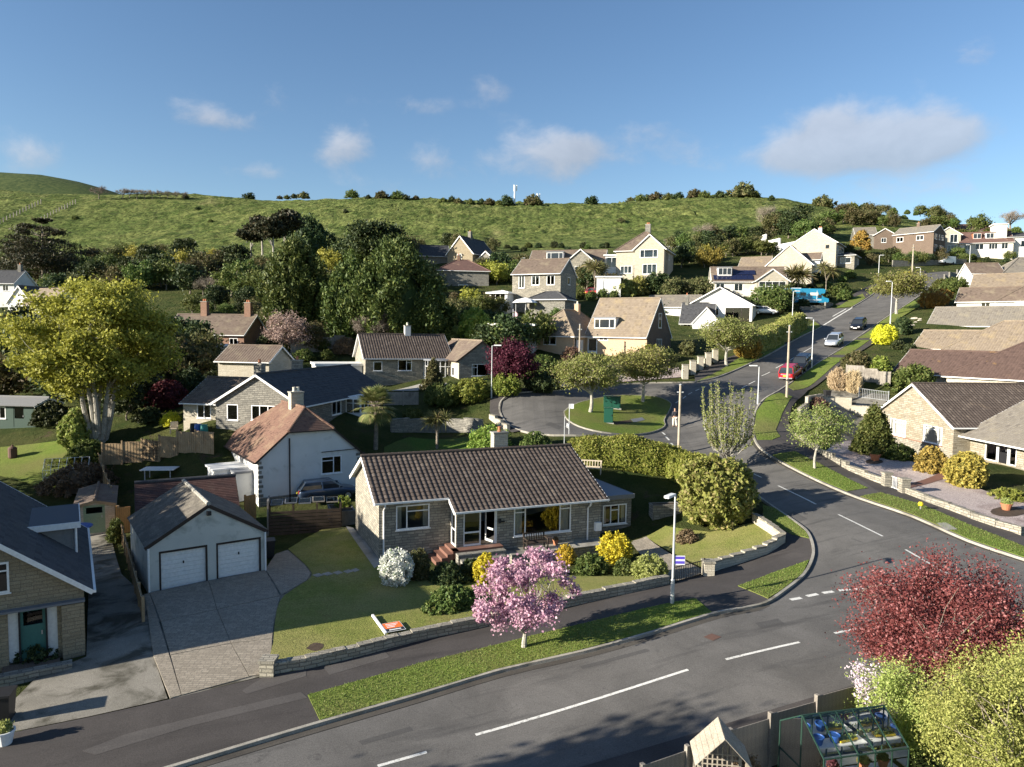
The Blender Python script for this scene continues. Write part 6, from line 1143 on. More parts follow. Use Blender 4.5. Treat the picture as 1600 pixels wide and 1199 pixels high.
shrub('golden_shrub', 'bright yellow round shrub beside the tan pantile roof', 1387, 540, 38, 32, 'lf_gold', 'ball', 4000, .09)
shrub('clipped_shrub', 'dark clipped drum-shaped shrub above the yellow shrub', 1415, 524, 28, 28, 'lf_dark', 'column', 3000, .09)
shrub('golden_hedge', 'gold-topped rounded hedge shrub beside the upper bend', 1468, 482, 44, 30, 'lf_autumn', 'ball', 3500, .12)
shrub('green_shrub', 'rounded green shrub beyond the gold-topped hedge', 1500, 458, 36, 24, 'lf_mid', 'ball', 2600, .12)
shrub('green_shrub', 'small dark green shrub at the inside of the upper bend', 1473, 452, 24, 16, 'lf_mid', 'mound', 1600, .12)
# gardens behind
shrub('conifer', 'golden-green conical conifer in front of the L-shaped bungalow', 675, 612, 36, 50, 'lf_olive', 'cone', 5000, .12, lump=.3, up=.4)
shrub('clipped_shrub', 'large dark clipped shrub below the conical conifer', 690, 640, 62, 38, 'lf_mid', 'ball', 5000, .1)
shrub('clipped_shrub', 'bright-edged clipped shrub left of the lamp post', 737, 634, 50, 40, 'lf_hedge', 'ball', 4500, .1)
shrub('clipped_shrub', 'small green clipped dome above the stone retaining wall', 645, 660, 34, 20, 'lf_mid', 'mound', 2000, .08)
shrub('hedge_shrub', 'rounded green hedge right of the lamp post', 790, 622, 46, 36, 'lf_hedge', 'ball', 4000, .1)
shrub('clipped_shrub', 'dark clipped shrub on the far side of the turning circle', 848, 616, 54, 32, 'lf_dark', 'ball', 4500, .1)
shrub('green_shrub', 'bright green shrub mass right of the copper tree', 846, 590, 56, 34, 'lf_mid', 'mound', 5600, .13, lump=.35)
shrub('blossom_shrub', 'white-blossomed shrub behind the L-shaped bungalow', 690, 535, 52, 34, 'lf_lime', 'mound', 4000, .13, lump=.4)
shrub('green_shrub', 'tall bright green shrub left of the flat garage', 740, 535, 58, 54, 'lf_hedge', 'egg', 5500, .15, lump=.4)
shrub('green_shrub', 'yellow-green shrub below the flat garage', 770, 552, 56, 34, 'lf_rhodo', 'mound', 4000, .13)
shrub('red_shrub', 'dark red-brown shrub left of the L-shaped bungalow', 538, 556, 40, 26, 'lf_brown', 'mound', 2500, .12)
shrub('olive_tree', 'grey-green bushy shrub beside the brick cottage row', 420, 560, 46, 36, 'lf_dark', 'ball', 3500, .14)
hedge('hedge', 'long clipped hedge along the verge below the white-gabled bungalow', [G(1168, 556), G(1200, 541), G(1225, 528), G(1248, 514)], 2.6, 2.5, 'lf_rhodo', 14000, .12, seed=5)
shrub('beech_hedge', 'brown-green hedge block beside the verge tree', 1172, 562, 40, 44, 'lf_autumn', 'column', 5000, .12)
shrub('round_shrub', 'round bright green bush at the brick chalet gable', 1018, 566, 30, 26, 'lf_hedge', 'ball', 2600, .1)
shrub('dark_shrub', 'dark shrub against the shade-darkened gable of the chalet', 1046, 566, 26, 20, 'lf_dark', 'mound', 2000, .1)
shrub('brown_shrub', 'leafless brown shrub in the recess of the chalet', 895, 566, 34, 22, 'lf_brown', 'mound', 2000, .1)
shrub('dark_shrub', 'dark bush in front of the white cottage', 1076, 556, 24, 22, 'lf_olive', 'ball', 1800, .1)
shrub('large_shrub', 'dark green bush right of the white garage on the hillside', 1030, 462, 46, 34, 'lf_dark', 'ball', 4000, .2)
shrub('lime_shrub', 'lime green leafy shrubs below the pale two-storey house', 968, 466, 56, 30, 'lf_greenyellow', 'mound', 4500, .18, lump=.4)
shrub('lime_shrub', 'lime green leafy shrub right of the hillside pole', 1000, 462, 30, 30, 'lf_greenyellow', 'mound', 2500, .18, lump=.4)
for i, (px, py, s) in enumerate(((893, 470, 13), (908, 468, 14), (924, 471, 15), (942, 470, 17), (960, 472, 17))): shrub('clipped_ball', 'clipped green ball shrub, number %d from the left in the row below the chalet house' % (i+1) if 0 else 'clipped green ball shrub, %s in the row below the chalet house' % ('first', 'second', 'third', 'fourth', 'fifth')[i], px, py, s, s, 'lf_mid', 'ball', 900, .14, group='clipped balls in a row', stem=False)
shrub('autumn_tree', 'orange-brown round tree near the top houses', 1350, 400, 28, 40, 'lf_autumn', 'egg', 3500, .25, cat='tree', lump=.4)
# bottom right corner
pr = Vector((13.7, 21.6, gz(13.7, 21.6))); plant_tree('red_tree', 'crimson-leaved tree at the bottom right corner', pr, tree_meshes(51, 4.9, 2.7, .9, .14, 170, 62000, .042, 'lf_redleaf', 'bark', 3, .75, .62))
plant_tree('lilac', 'pale lilac blossom spray left of the crimson tree', Vector((10.35, 20.0, gz(10.35, 20.0))), tree_meshes(52, 2.6, .4, 1.5, .04, 14, 700, .04, 'lf_lilac', 'bark', 1, .8, .22), cat='shrub')
def mass(name, label, x, y, w, h, leaf, n, size, seed, shape='egg', d=None, lump=.4):
    r = thing(name, label, 'shrub', (x, y, gz(x, y)-.1), 0); link('foliage', bush_mesh(seed, w, h, leaf, shape, n, size, lump, d, nb=50, fuzz=.2, up=.25), r)
    b = MB(); rr = random.Random(seed)
    for i in range(7): a = rr.uniform(0, 6.28); b.tube([(0, 0, 0), (math.cos(a)*w*.15, math.sin(a)*w*.15, h*.5), (math.cos(a)*w*.3, math.sin(a)*w*.3, h*.95)], [.05, .03, .008], 5)
    b.obj('stem', 'bark', r); return r
def privet(label, x, y, H, R, seed, n, K): plant_tree('privet', label, Vector((x, y, gz(x, y)-.1)), tree_meshes(seed, H, R, .2, .06, K, int(n*1.45), .034, 'lf_greenyellow', 'bark', 4, 1.1, .42, 1., asp=.55), cat='shrub')
privet('large yellow-green leafy shrub filling the bottom right corner', 12.9, 17.3, 4.4, 2.15, 61, 42000, 150)
privet('yellow-green shrub at the right edge below the crimson tree', 15.8, 18.8, 4.4, 2.0, 62, 30000, 110)
privet('lower yellow-green shrub behind the greenhouse', 11.0, 19.7, 2.9, 1.15, 63, 14000, 60)
mass('garden_shrub', 'brown-green straggly shrub at the bottom edge beside the arbour', 3.6, 15.6, 1.7, 1.25, 'lf_olive', 5000, .045, 64, 'mound')
mass('garden_shrub', 'dark straggly shrub against the fence right of the arbour', 6.3, 17.9, .9, 1.6, 'lf_brown', 3000, .05, 65, 'egg')
# round tree outside the picture on the lower left whose shadow lies on the road
plant_tree('garden_tree', 'round clipped tree left of the camera whose shadow crosses the road', Vector((-18.4, 10.0, gz(-18.4, 10.0))), tree_meshes(70, 9.3, 2.7, 3.6, .25, 90, 25600, .17, 'lf_mid', 'bark', 1, .9, 1.0, twigs=False))
plant_tree('garden_tree', 'tall tree left of the lower left house outside the picture', Vector((-42, 30, gz(-42, 30))), tree_meshes(71, 13, 5.5, 3, .4, 70, 12000, .22, 'lf_mid', 'bark', 1, .8, 1.8))
plant_tree('garden_tree', 'broad tree beyond the left edge shading the back gardens', Vector((-46, 45, gz(-46, 45))), tree_meshes(72, 14, 6.5, 3, .4, 80, 14000, .22, 'lf_mid', 'bark', 1, .8, 1.9))
# left gardens
shrub('green_shrub', 'sunlit yellow-green bush left of the great tree trunk', 112, 705, 46, 64, 'lf_rhodo', 'egg', 5000, .12, lump=.35)
shrub('green_shrub', 'dark green bush in front of the great tree', 128, 730, 60, 36, 'lf_mid', 'mound', 4500, .1)
shrub('brown_hedge', 'wide brown hedge top behind the lower left house', 108, 778, 110, 44, 'lf_brown', 'mound', 7000, .1, cat='hedge')
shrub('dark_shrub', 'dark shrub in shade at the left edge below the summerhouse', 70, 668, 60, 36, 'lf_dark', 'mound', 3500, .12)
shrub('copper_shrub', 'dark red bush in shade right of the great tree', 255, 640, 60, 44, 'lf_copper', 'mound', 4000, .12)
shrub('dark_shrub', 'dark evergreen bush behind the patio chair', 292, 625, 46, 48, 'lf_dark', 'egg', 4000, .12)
shrub('copper_tree', 'dark crimson tree cut by the left edge', 6, 560, 46, 66, 'lf_copper', 'egg', 5000, .18, cat='tree')
shrub('flower_bush', 'small flowering bush on the patio beside the chair', 263, 668, 30, 22, 'lf_gold', 'mound', 1500, .06)
shrub('climber', 'pot plants and climber along the fence beside the garage drive', 178, 850, 22, 40, 'lf_mid', 'column', 2500, .05)
shrub('porch_shrub', 'green shrub against the wall left of the teal door', 26, 985, 44, 62, 'lf_mid', 'egg', 4500, .05, lump=.4)
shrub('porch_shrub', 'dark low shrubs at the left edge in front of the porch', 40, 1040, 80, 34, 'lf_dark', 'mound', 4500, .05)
# ================================================================ far woodland: individuals of a few kinds
KIND = {
 'dark': (tree_meshes(81, 8, 3.6, 1.4, .25, 34, 2600, .34, 'lf_dark', 'bark', 1, .8, 1.4, twigs=False), 'dense dark evergreen tree in the wood below the hill'),
 'mid': (tree_meshes(82, 7.5, 3.8, 1.2, .25, 34, 2600, .33, 'lf_mid', 'bark', 1, .8, 1.4, twigs=False), 'mid-green bushy tree in the wood below the hill'),
 'olive': (tree_meshes(83, 7, 3.6, 1., .22, 34, 2600, .32, 'lf_olive', 'bark', 1, .8, 1.4, twigs=False), 'olive-brown budding tree in the wood below the hill'),
 'spring': (tree_meshes(84, 7, 3.6, 1., .22, 34, 2600, .30, 'lf_yellow', 'bark', 1, .8, 1.3, twigs=False), 'yellow-green spring tree in the wood below the hill'),
 'bare': (bt1, 'leafless grey tree in the wood below the hill'),
 'bush': ((MB().tube([(0, 0, -.3), (0, 0, 1.4)], [.12, .05], 5).mesh('trunk', 'bark'), bush_mesh(85, 4.2, 3.0, 'lf_mid', 'mound', 1800, .28, .35, name='crown')), 'low green bush on the slope between the houses'),
 'scrub': ((MB().tube([(0, 0, -.3), (0, 0, 1.2)], [.12, .05], 5).mesh('trunk', 'bark'), bush_mesh(86, 4.2, 2.6, 'lf_dark', 'mound', 1500, .28, .4, name='crown')), 'low dark scrub bush on the slope between the houses'),
}
GRP = {'bush': 'green bushes on the slope', 'scrub': 'dark scrub on the slope'}
rw = random.Random(7)
def place(x, y):
    if y > 500: return 'in the back gardens at the left' if x < 350 else 'in the gardens behind the near bungalows'
    for lim, s in ((150, 'around the spreading cedar'), (280, 'behind the yellow-green tree'), (400, 'behind the brick cottage row'), (520, 'left of the tall cypresses'), (690, 'behind the tall cypresses'), (830, 'around the grey stone hipped house'), (1045, 'below the hill near the chalet house'), (1130, 'around the small sheds'), (1250, 'above the solar-panel house'), (1340, 'around the tall pale house'), (1420, 'on the scrubby shoulder of the hill')):
        if x < lim: return s
    return 'near the top of the street'
def wood(x0, x1, y0, y1, n, s0, s1, kinds, dy=0):
    for i in range(n):
        t = (i+.5)/n; px = x0+(x1-x0)*t+rw.uniform(-.5, .5)*(x1-x0)/n; py = rw.uniform(min(y0, y1), max(y0, y1)); k = rw.choice(kinds); me, lb = KIND[k]
        p = G(px, py); s = rw.uniform(s0, s1); pl = place(px, py); lb = lb.split(' in the wood')[0].split(' on the slope')[0]+' '+pl; plant_tree('bush' if k in GRP else 'tree', lb, p, me, rw.uniform(0, 6.28), (s, s, s*rw.uniform(.85, 1.15)), k+' ones '+pl, 'bush' if k in GRP else 'tree')
D, MI, O, SP, B, BU, SC = 'dark', 'mid', 'olive', 'spring', 'bare', 'bush', 'scrub'
wood(0, 130, 432, 450, 9, .8, 1.1, [D, MI, O]); wood(70, 130, 462, 478, 5, .5, .7, [D, MI, O]); wood(150, 260, 410, 428, 9, .6, .95, [D, O, SP, MI]); wood(140, 270, 442, 460, 10, .6, .9, [D, D, MI, O])
wood(255, 400, 418, 440, 12, .6, 1.0, [D, O, MI, B, SP]); wood(280, 420, 448, 470, 13, .55, .85, [D, MI, O, O, B]); wood(300, 420, 482, 496, 9, .3, .5, [D, MI, O]); wood(395, 440, 500, 520, 4, .4, .6, [D, MI, O])
wood(380, 450, 432, 460, 7, .6, .9, [D, MI, O]); wood(500, 640, 412, 430, 9, .7, .9, [D, MI, O, SP]); wood(640, 780, 388, 398, 9, .4, .65, [D, MI, SC, O]); wood(690, 790, 476, 500, 9, .35, .55, [D, MI, O, SP]); wood(700, 790, 507, 520, 6, .35, .55, [MI, D, O])
wood(745, 830, 424, 446, 8, .45, .7, [D, MI, O, SP]); wood(640, 685, 446, 470, 5, .6, .8, [D, D]); wood(780, 960, 387, 393, 12, .4, .65, [SC, BU, SC]); wood(895, 960, 444, 456, 6, .4, .6, [MI, D, O]); wood(1040, 1130, 383, 395, 10, .4, .7, [MI, O, B, D]); wood(1050, 1120, 405, 420, 8, .4, .65, [D, MI, O, SP])
wood(1100, 1200, 374, 384, 9, .4, .7, [D, MI, O, B]); wood(1200, 1290, 362, 378, 10, .65, .95, [D, MI, O]); wood(1120, 1215, 394, 402, 9, .4, .6, [D, MI, O]); wood(1290, 1400, 344, 358, 12, .5, .8, [O, MI, O]); wood(1310, 1480, 334, 350, 16, .45, .75, [O, MI, BU]); wood(1230, 1330, 425, 445, 9, .4, .6, [BU, SC, BU]); wood(1300, 1400, 398, 416, 10, .3, .45, [MI, D, O, BU]); wood(1390, 1480, 405, 416, 10, .28, .42, [MI, O, D]); wood(1470, 1600, 402, 414, 10, .3, .45, [SC, BU, MI]); wood(1440, 1500, 355, 362, 6, .45, .65, [MI, O]); wood(1490, 1590, 362, 372, 8, .5, .8, [BU, MI]); wood(840, 920, 490, 512, 8, .35, .55, [SC, MI, BU]); wood(760, 840, 545, 565, 6, .45, .7, [D, MI, BU]); wood(960, 1050, 478, 492, 6, .45, .7, [SC, BU]); wood(1050, 1110, 470, 480, 5, .45, .6, [SC, BU, O]); wood(1195, 1260, 480, 492, 6, .5, .7, [SC, BU, MI]); wood(1240, 1330, 455, 470, 8, .45, .65, [SC, BU]); wood(420, 520, 545, 565, 7, .4, .6, [SC, BU, O]); wood(260, 340, 575, 600, 7, .4, .65, [SC, O, D]); wood(0, 110, 600, 640, 9, .7, 1., [D, MI, O]); wood(10, 60, 530, 560, 4, .5, .7, [D, MI, O]); wood(180, 300, 540, 600, 9, .6, .9, [D, MI, O, SP]); wood(170, 250, 630, 660, 5, .4, .6, [D, SC]); wood(1395, 1440, 530, 560, 3, .3, .45, [BU, SC])
px_tree('bare_tree', 'leafless pale tree against the hill above the gabled houses', 1195, 365, bt2, sc=1.5); px_tree('bare_tree', 'leafless tree beside the red roof on the skyline', 1578, 362, bt1, sc=1.5, rz=1); px_tree('bare_tree', 'pinkish bare tree among the scrub below the hill', 1098, 385, bt1, sc=1.3, rz=2.)
# bushes along the skyline of the hill
sky_me = [(MB().tube([(0, 0, -.5), (0, 0, 2)], [.2, .08], 5).mesh('trunk', 'bark'), bush_mesh(90+i, 7, 4.6, ('lf_dark', 'lf_olive', 'lf_mid')[i], 'mound', 1100, .5, .6, name='crown', K=22)) for i in range(3)]
SK = [(390, 309, .8), (437, 308, .4), (448, 308, .45), (460, 307, .5), (475, 307, .75), (551, 306, .85), (575, 308, .4), (596, 308, .8), (620, 308, .8), (634, 309, .5), (650, 309, .4), (693, 314, .5), (706, 314, .6), (716, 315, .5), (735, 316, .5), (752, 316, .5), (765, 317, .6), (780, 318, .5), (792, 318, .9), (832, 318, 1.0), (838, 318, .7), (925, 317, .8), (985, 313, .5), (1000, 312, .7), (1012, 311, .6), (1025, 310, .8), (1045, 309, .6), (1060, 308, .6), (1085, 306, .8), (1100, 306, .6), (1125, 306, .6), (1161, 305, 1.3), (1178, 306, .7), (1205, 310, .4), (1285, 321, 1.0), (1330, 330, .8), (1352, 333, .9), (290, 307, .4), (118, 340, .4), (540, 330, .35), (970, 345, .4), (330, 345, .3), (310, 325, .3)]
for i, (px, py, s) in enumerate(SK): px_tree('skyline_bush', 'small dark wind-shaped bush on the grassy hill' if py > 321 and px < 1200 else 'small dark wind-shaped bush on the skyline of the hill', px, py+3, sky_me[i % 3], rz=i*.9, sc=s, group='bushes on the hill slope' if py > 321 and px < 1200 else 'bushes on the hill skyline', cat='bush')
fb = bare_tree(95, 9, 5, .3, 'lf_twig', 1500, .3)
for i, px in enumerate((192, 203, 214, 226, 238, 250, 262, 275, 288)): px_tree('bare_tree', 'far bare tree in the clump on the left skyline', px, 311, fb, rz=i*.8, sc=.95-.04*i, group='bare trees on the left skyline')
px_tree('bare_tree', 'single far bare tree at the foot of the distant hill', 155, 312, fb, sc=1.2, rz=.3)
# ---- rough grass: blades standing on the verges and lawns
def grass_blades(name, polys, dens, h, leaf, seed, off=.14, ymax=60):
    rs = np.random.RandomState(seed); C = []
    from mathutils.geometry import intersect_point_tri_2d
    for W in polys:
        P = np.array([(p[0], p[1]) for p in W]); lo, hi = P.min(0), P.max(0); n = int((hi-lo).prod()*dens); q = rs.uniform(lo, hi, (n, 2)); ins = np.zeros(n, bool); j = len(P)-1
        for i in range(len(P)):
            a, b = P[i], P[j]; cr = ((a[1] > q[:, 1]) != (b[1] > q[:, 1])) & (q[:, 0] < (b[0]-a[0])*(q[:, 1]-a[1])/(b[1]-a[1]+1e-12)+a[0]); ins ^= cr; j = i
        q = q[ins]; q = q[q[:, 1] < ymax]; C.append(q)
    q = np.concatenate(C); n = len(q); z = hz(q[:, 0], q[:, 1])+off; b = np.c_[q, z]; a = rs.uniform(0, 6.28, n); w_ = np.stack([np.cos(a), np.sin(a), np.zeros(n)], -1)*.018; t = b+np.stack([rs.normal(0, .03, n), rs.normal(0, .03, n), h*rs.uniform(.5, 1.3, n)], -1)
    V = np.stack([b-w_, b+w_, t], 1).reshape(-1, 3); tag(link(name, np_mesh(name, V, np.arange(3*n).reshape(-1, 3), leaf)), kind='stuff')
grass_blades('grass', VERGE[:6], 330, .06, 'lf_grass', 4)
# ---------------------------------------------------------------- walls, fences
def on(px, py, z=0.): p = G(px, py); p.z += z; return p
def garden_wall(label, secs, h=.5, t=.28, m='stone_garden', cop='stone', piers=(), cop_h=.07):
    "each section is level; the next steps up with the ground"
    o = secs[0][0]; r = thing('garden_wall', label, 'wall', (o.x, o.y, gz(o.x, o.y)))
    for s in secs:
        a, b = s[0], s[1]; hh = s[2] if len(s) > 2 else h; d = Vector((b.x-a.x, b.y-a.y, 0)); L = d.length; d /= L; n = Vector((-d.y, d.x, 0)); zm = max(gz(a.x, a.y), gz(b.x, b.y))*.6+min(gz(a.x, a.y), gz(b.x, b.y))*.4+hh-r.location.z; A = Vector((a.x, a.y, 0))-Vector((o.x, o.y, 0))
        f = lambda x, y, z, A=A, d=d, n=n: A+d*x+n*y+Vector((0, 0, z)); me = MB(f).box(0, L, 0, t, zm-hh-.9, zm).obj('wall_section', m, r)
        k = max(1, round(L/.55)); cm = None
        for i in range(k): MB(f).box(i*L/k+.006, (i+1)*L/k-.006, -.02, t+.02, zm, zm+cop_h+.012*((i*7) % 3)).obj('coping_stone', cop, r)
    for p, hp, w in piers:
        A = Vector((p.x-o.x, p.y-o.y, gz(p.x, p.y)-r.location.z)); MB().box(A.x-w/2, A.x+w/2, A.y-w/2, A.y+w/2, A.z-.5, A.z+hp).obj('pier', m, r); MB().box(A.x-w/2-.04, A.x+w/2+.04, A.y-w/2-.04, A.y+w/2+.04, A.z+hp, A.z+hp+.1).obj('pier_cap', cop, r)
    return r
base = [(414,1062),(505,1046),(647,1008),(802,974),(935,942),(1050,916)]
def wy(x): return float(np.interp(x, [p[0] for p in base], [p[1] for p in base]))
cuts = [418, 478, 561, 644, 707, 770, 830, 888, 945, 993, 1046]
garden_wall('long stepped stone wall along the front lawn of the bungalow', [(on(a, wy(a)), on(b, wy(b))) for a, b in zip(cuts, cuts[1:])], .46, piers=[(on(420, 1058), .62, .5)])
c2 = [(1108,900),(1127,893),(1145,888),(1163,882),(1181,876),(1198,870),(1213,861),(1227,851)]; c3 = [(1227,851),(1216,841),(1205,833),(1193,825),(1182,818)]
garden_wall('pale stepped stone wall round the corner lawn by the rhododendron', [(on(*a), on(*b)) for a, b in zip(c2, c2[1:])]+[(on(*a), on(*b)) for a, b in zip(c3, c3[1:])], .55, m='stone_light', piers=[(on(1106, 902), .75, .5)])
rw_ = [(1600,838),(1560,826),(1522,813),(1487,799),(1450,786),(1414,771)]; rw2 = [(1384,760),(1356,749),(1327,736),(1305,722),(1284,711),(1264,697),(1246,683)]
garden_wall('low stone wall with notched top along the pink gravel garden', [(on(*a), on(*b)) for a, b in zip(rw_, rw_[1:])], .42, m='stone', piers=[(on(1412, 772), .95, .55), (on(1385, 762), .95, .5)])
garden_wall('low curved stone wall left of the white gate on the right', [(on(*a), on(*b)) for a, b in zip(rw2, rw2[1:])], .45, m='stone')
garden_wall('rough stone retaining wall below the L-shaped bungalow garden', [(on(a, 676), on(b, 676)) for a, b in ((612, 640), (640, 668), (668, 696), (696, 724), (724, 752))], 1.15, m='stone_grey', cop='stone_grey')
garden_wall('stepped pale stone wall beside the turning circle', [(on(*a), on(*b)) for a, b in (((764, 655), (773, 662)), ((773, 662), (782, 669)), ((782, 669), (792, 676)))], .5, m='stone_light')
garden_wall('stone wall with square piers along the verge by the white cottage', [(on(*a), on(*b)) for a, b in (((1068, 590), (1084, 582)), ((1084, 582), (1101, 573)), ((1101, 573), (1120, 563)))], .5, m='stone_light', piers=[(on(x, y), 1.5, .6) for x, y in ((1070, 592), (1082, 585), (1094, 578), (1106, 572), (1117, 566))])
garden_wall('low rubble wall under the blue motorhome', [(on(*a), on(*b)) for a, b in (((1248, 486), (1268, 485)), ((1268, 485), (1290, 483)), ((1290, 483), (1302, 477)))], .6, m='stone_grey')
garden_wall('stone corner wall with pale render beside the right verge', [(on(*a), on(*b)) for a, b in (((1250, 668), (1262, 640)), ((1262, 640), (1285, 630)), ((1285, 630), (1330, 645)), ((1330, 645), (1372, 660)))], 1.0, m='stone_light')
garden_wall('low white stones and wall at the inside of the top bend', [(on(*a), on(*b)) for a, b in (((1476, 444), (1484, 436)), ((1484, 436), (1496, 431)), ((1496, 431), (1514, 427)))], .7, m='stone_grey')
garden_wall('long pale rendered wall on the slope above the solar-panel house', [(on(*a), on(*b)) for a, b in (((1176, 380), (1196, 386)), ((1196, 386), (1218, 391)), ((1218, 391), (1242, 397)), ((1242, 397), (1256, 400)))], 2.0, m='render_white', cop='render_white')
garden_wall('stone wall in front of the houses at the top of the street', [(on(*a), on(*b)) for a, b in (((1395, 417), (1430, 416)), ((1430, 416), (1470, 414)), ((1470, 414), (1510, 412)))], 1.2, m='stone_grey')
def fence(label, P, h, m, bw=.14, post_m=None, gap=.01, single=False, span=1.85, rail=True, cat='fence', zt=None):
    Q = [Vector((p.x, p.y)) for p in P]; o = Q[0]; z0 = gz(o.x, o.y); r = thing('fence', label, cat, (o.x, o.y, z0)); post_m = post_m or m
    bme = MB().box(0, bw-gap, 0, .02, 0, h).mesh('board', m)
    for a, b in zip(Q, Q[1:]):
        L = (b-a).length; n = max(1, round(L/span)); d = (b-a)/L; ang = math.atan2(d.y, d.x)
        for i in range(n):
            s, e = a+d*(L*i/n), a+d*(L*(i+1)/n); zs, ze = gz(s.x, s.y), gz(e.x, e.y); zz = (zs+ze)/2; ln = L/n
            f = lambda x, y, z, s=s, d=d, zz=zz: (s.x-o.x+d.x*x-d.y*y, s.y-o.y+d.y*x+d.x*y, zz-z0+z)
            MB(f).box(-.05, .05, -.04, .08, -.5, h+.12).obj('post', post_m, r)
            k = int(ln/bw)
            if single:
                for j in range(k):
                    p = f(.06+j*bw*(ln-.12)/(k*bw), 0.02, .05); q = link('board', bme, r, p); q.rotation_euler = (0, 0, ang)
            else:
                pb = MB(f)
                for j in range(k): x = .06+j*(ln-.12)/k; pb.box(x, x+(ln-.12)/k-gap, .0+.012*(j % 2), .02+.012*(j % 2), .05, h)
                po = pb.obj('panel', m, r); po['kind'] = 'stuff'
            if rail: MB(f).box(.05, ln-.05, .045, .08, h-.05, h+.02).obj('rail', post_m, r)
    return r
F0 = [PZ(930, 1203, 16.6), PZ(1075, 1158, 18.0), PZ(1205, 1117, 19.3), PZ(1345, 1072, 20.8)]
fence('grey timber fence along the near edge of the road', F0, 1.55, 'fence_grey', .16, single=True)
sheet('footway', [p[:2] for p in NE[1:-1]]+[(F0[-1].x+nd.x*10, F0[-1].y+nd.y*10)]+[(p.x, p.y) for p in reversed(F0)]+[(F0[0].x-nd.x*25, F0[0].y-nd.y*25)], .1, 'footway_asphalt')
fence('light timber fence behind the double garage and the white table', [G(160, 728), G(222, 722), G(335, 712)], 1.75, 'fence_wood', .12)
tr_ = G(246, 722); tt = thing('trellis', 'brown lattice trellis panel in the light timber fence', 'trellis', (tr_.x, tr_.y-.16, tr_.z), .1)
for i in range(9): MB().box(-1.0+i*.25-.015, -1.0+i*.25+.015, 0, .03, .2, 1.9).obj('upright', 'fence_dark', tt)
for i in range(8): MB().box(-1.02, 1.03, -.025, -.004, .25+i*.23, .28+i*.23).obj('crossbar', 'fence_dark', tt)
fence('low timber fence running back beside the neighbour drive', [G(225, 975), G(213, 930), G(200, 880), G(190, 840)], 1.1, 'fence_wood', .14)
fence('tall side fence between the lower left garden and garage', [G(186, 835), G(172, 790), G(155, 735)], 1.7, 'fence_wood', .14)
fence('orange timber gate panel beside the outbuilding', [G(183, 836), G(206, 832)], 1.7, 'wood_orange', .13, cat='gate')
fence('dark timber gate between the outbuilding and the white bungalow', [G(384, 822), G(402, 816)], 1.9, 'wood_orange', .13, cat='gate')
fence('grey timber fence behind the pampas grass', [G(1322, 590), G(1350, 596), G(1392, 606)], 1.5, 'fence_grey', .15)
fence('timber fence behind the L-shaped bungalow lawn', [G(455, 560), G(505, 548), G(540, 542)], 1.6, 'fence_grey', .15)
fence('blue-grey timber fence below the L-shaped bungalow patio', [G(600, 634), G(630, 634), G(655, 633)], 1.3, 'fence_grey', .15)
fence('pale timber fence at the upper lawn below the conifers', [G(500, 546), G(550, 540)], 1.2, 'fence_grey', .15)
# post-and-wire fences on the hill
for i, (a, b, c_) in enumerate((((0, 350), (64, 318), 'nearest the left edge'), ((60, 348), (118, 318), 'second from the left edge'))):
    A, B_ = G(*a), G(*b); r = thing('hill_fence', 'post fence climbing the hill, %s' % c_, 'fence', A); n = 14
    for k in range(n): p = A+(B_-A)*(k/(n-1)); z = float(tps(np.array([p.x]), np.array([p.y]))[0]); MB().box(p.x-A.x-.15, p.x-A.x+.15, p.y-A.y-.15, p.y-A.y+.15, z-A.z-1, z-A.z+2.0).obj('post', 'fence_grey', r)
def railing(label, P, h=.9, gap=.14, m='white_metal'):
    Q = [Vector((p.x, p.y)) for p in P]; o = Q[0]; z0 = gz(o.x, o.y); r = thing('railing', label, 'railing', (o.x, o.y, z0)); a, b = Q[0], Q[-1]; L = (b-a).length; d = (b-a)/L; n = int(L/gap); zb = gz(b.x, b.y)-z0
    f = lambda x, y, z: (d.x*x-d.y*y, d.y*x+d.x*y, z+zb*x/L); me = MB().box(-.012, .012, -.012, .012, .1, h).mesh('bar', m)
    for i in range(n+1): link('bar', me, r, f(L*i/n, 0, 0))
    for z in (.12, h): MB().bar(f(0, 0, z), f(L, 0, z), .035, .035).obj('rail', m, r)
    for x in (0, L): MB().bar(f(x, 0, -.2), f(x, 0, h+.1), .06, .06).obj('post', m, r)
    return r
railing('grey metal railings beside the pampas grass', [G(1342, 622), G(1388, 628)], 1.0, .16, 'pole_galv')
railing('small white metal gate between the stone piers on the right', [G(1388, 762), G(1409, 770)], .85, .12)
railing('black iron garden gate beside the lamp post', [G(1053, 914), G(1100, 902)], .85, .11, 'black_paint')
# ---------------------------------------------------------------- lamp posts and poles
def lamp_post(label, px, py, top, lean=0, arm=(-1, 0), m='pole_galv', sign=False):
    p = G(px, py); h = (py-top)*p.y/FPX; r = thing('lamp_post', label, 'lamp post', p)
    MB().tube([(0, 0, -.3), (0, 0, h*.24), (0, 0, h*.25), (0, 0, h)], [.085, .085, .055, .04], 10).obj('column', m, r, smooth=False)
    ax, ay = arm; MB().tube([(0, 0, h-.03), (ax*.35, ay*.35, h+.02)], .03, 6).obj('arm', m, r); hd = MB().box(-.35, .35, -.11, .11, -.05, .05).obj('lamp_head', 'white_metal', r, (ax*.55, ay*.55, h+.04), math.atan2(ay, ax)); MB().box(-.3, .3, -.08, .08, -.07, -.05).obj('lens', 'lamp_lens', hd)
    MB().box(-.05, .05, -.09, -.07, .5, .9).obj('access_door', m, r); return r
lp = lamp_post('grey lamp post with blue notice on the near verge', 1050, 948, 766, arm=(-.6, -.8))
nb_ = MB().box(.05, .5, -.012, .012, 1.85, 2.25).obj('notice', 'sign_white', lp)
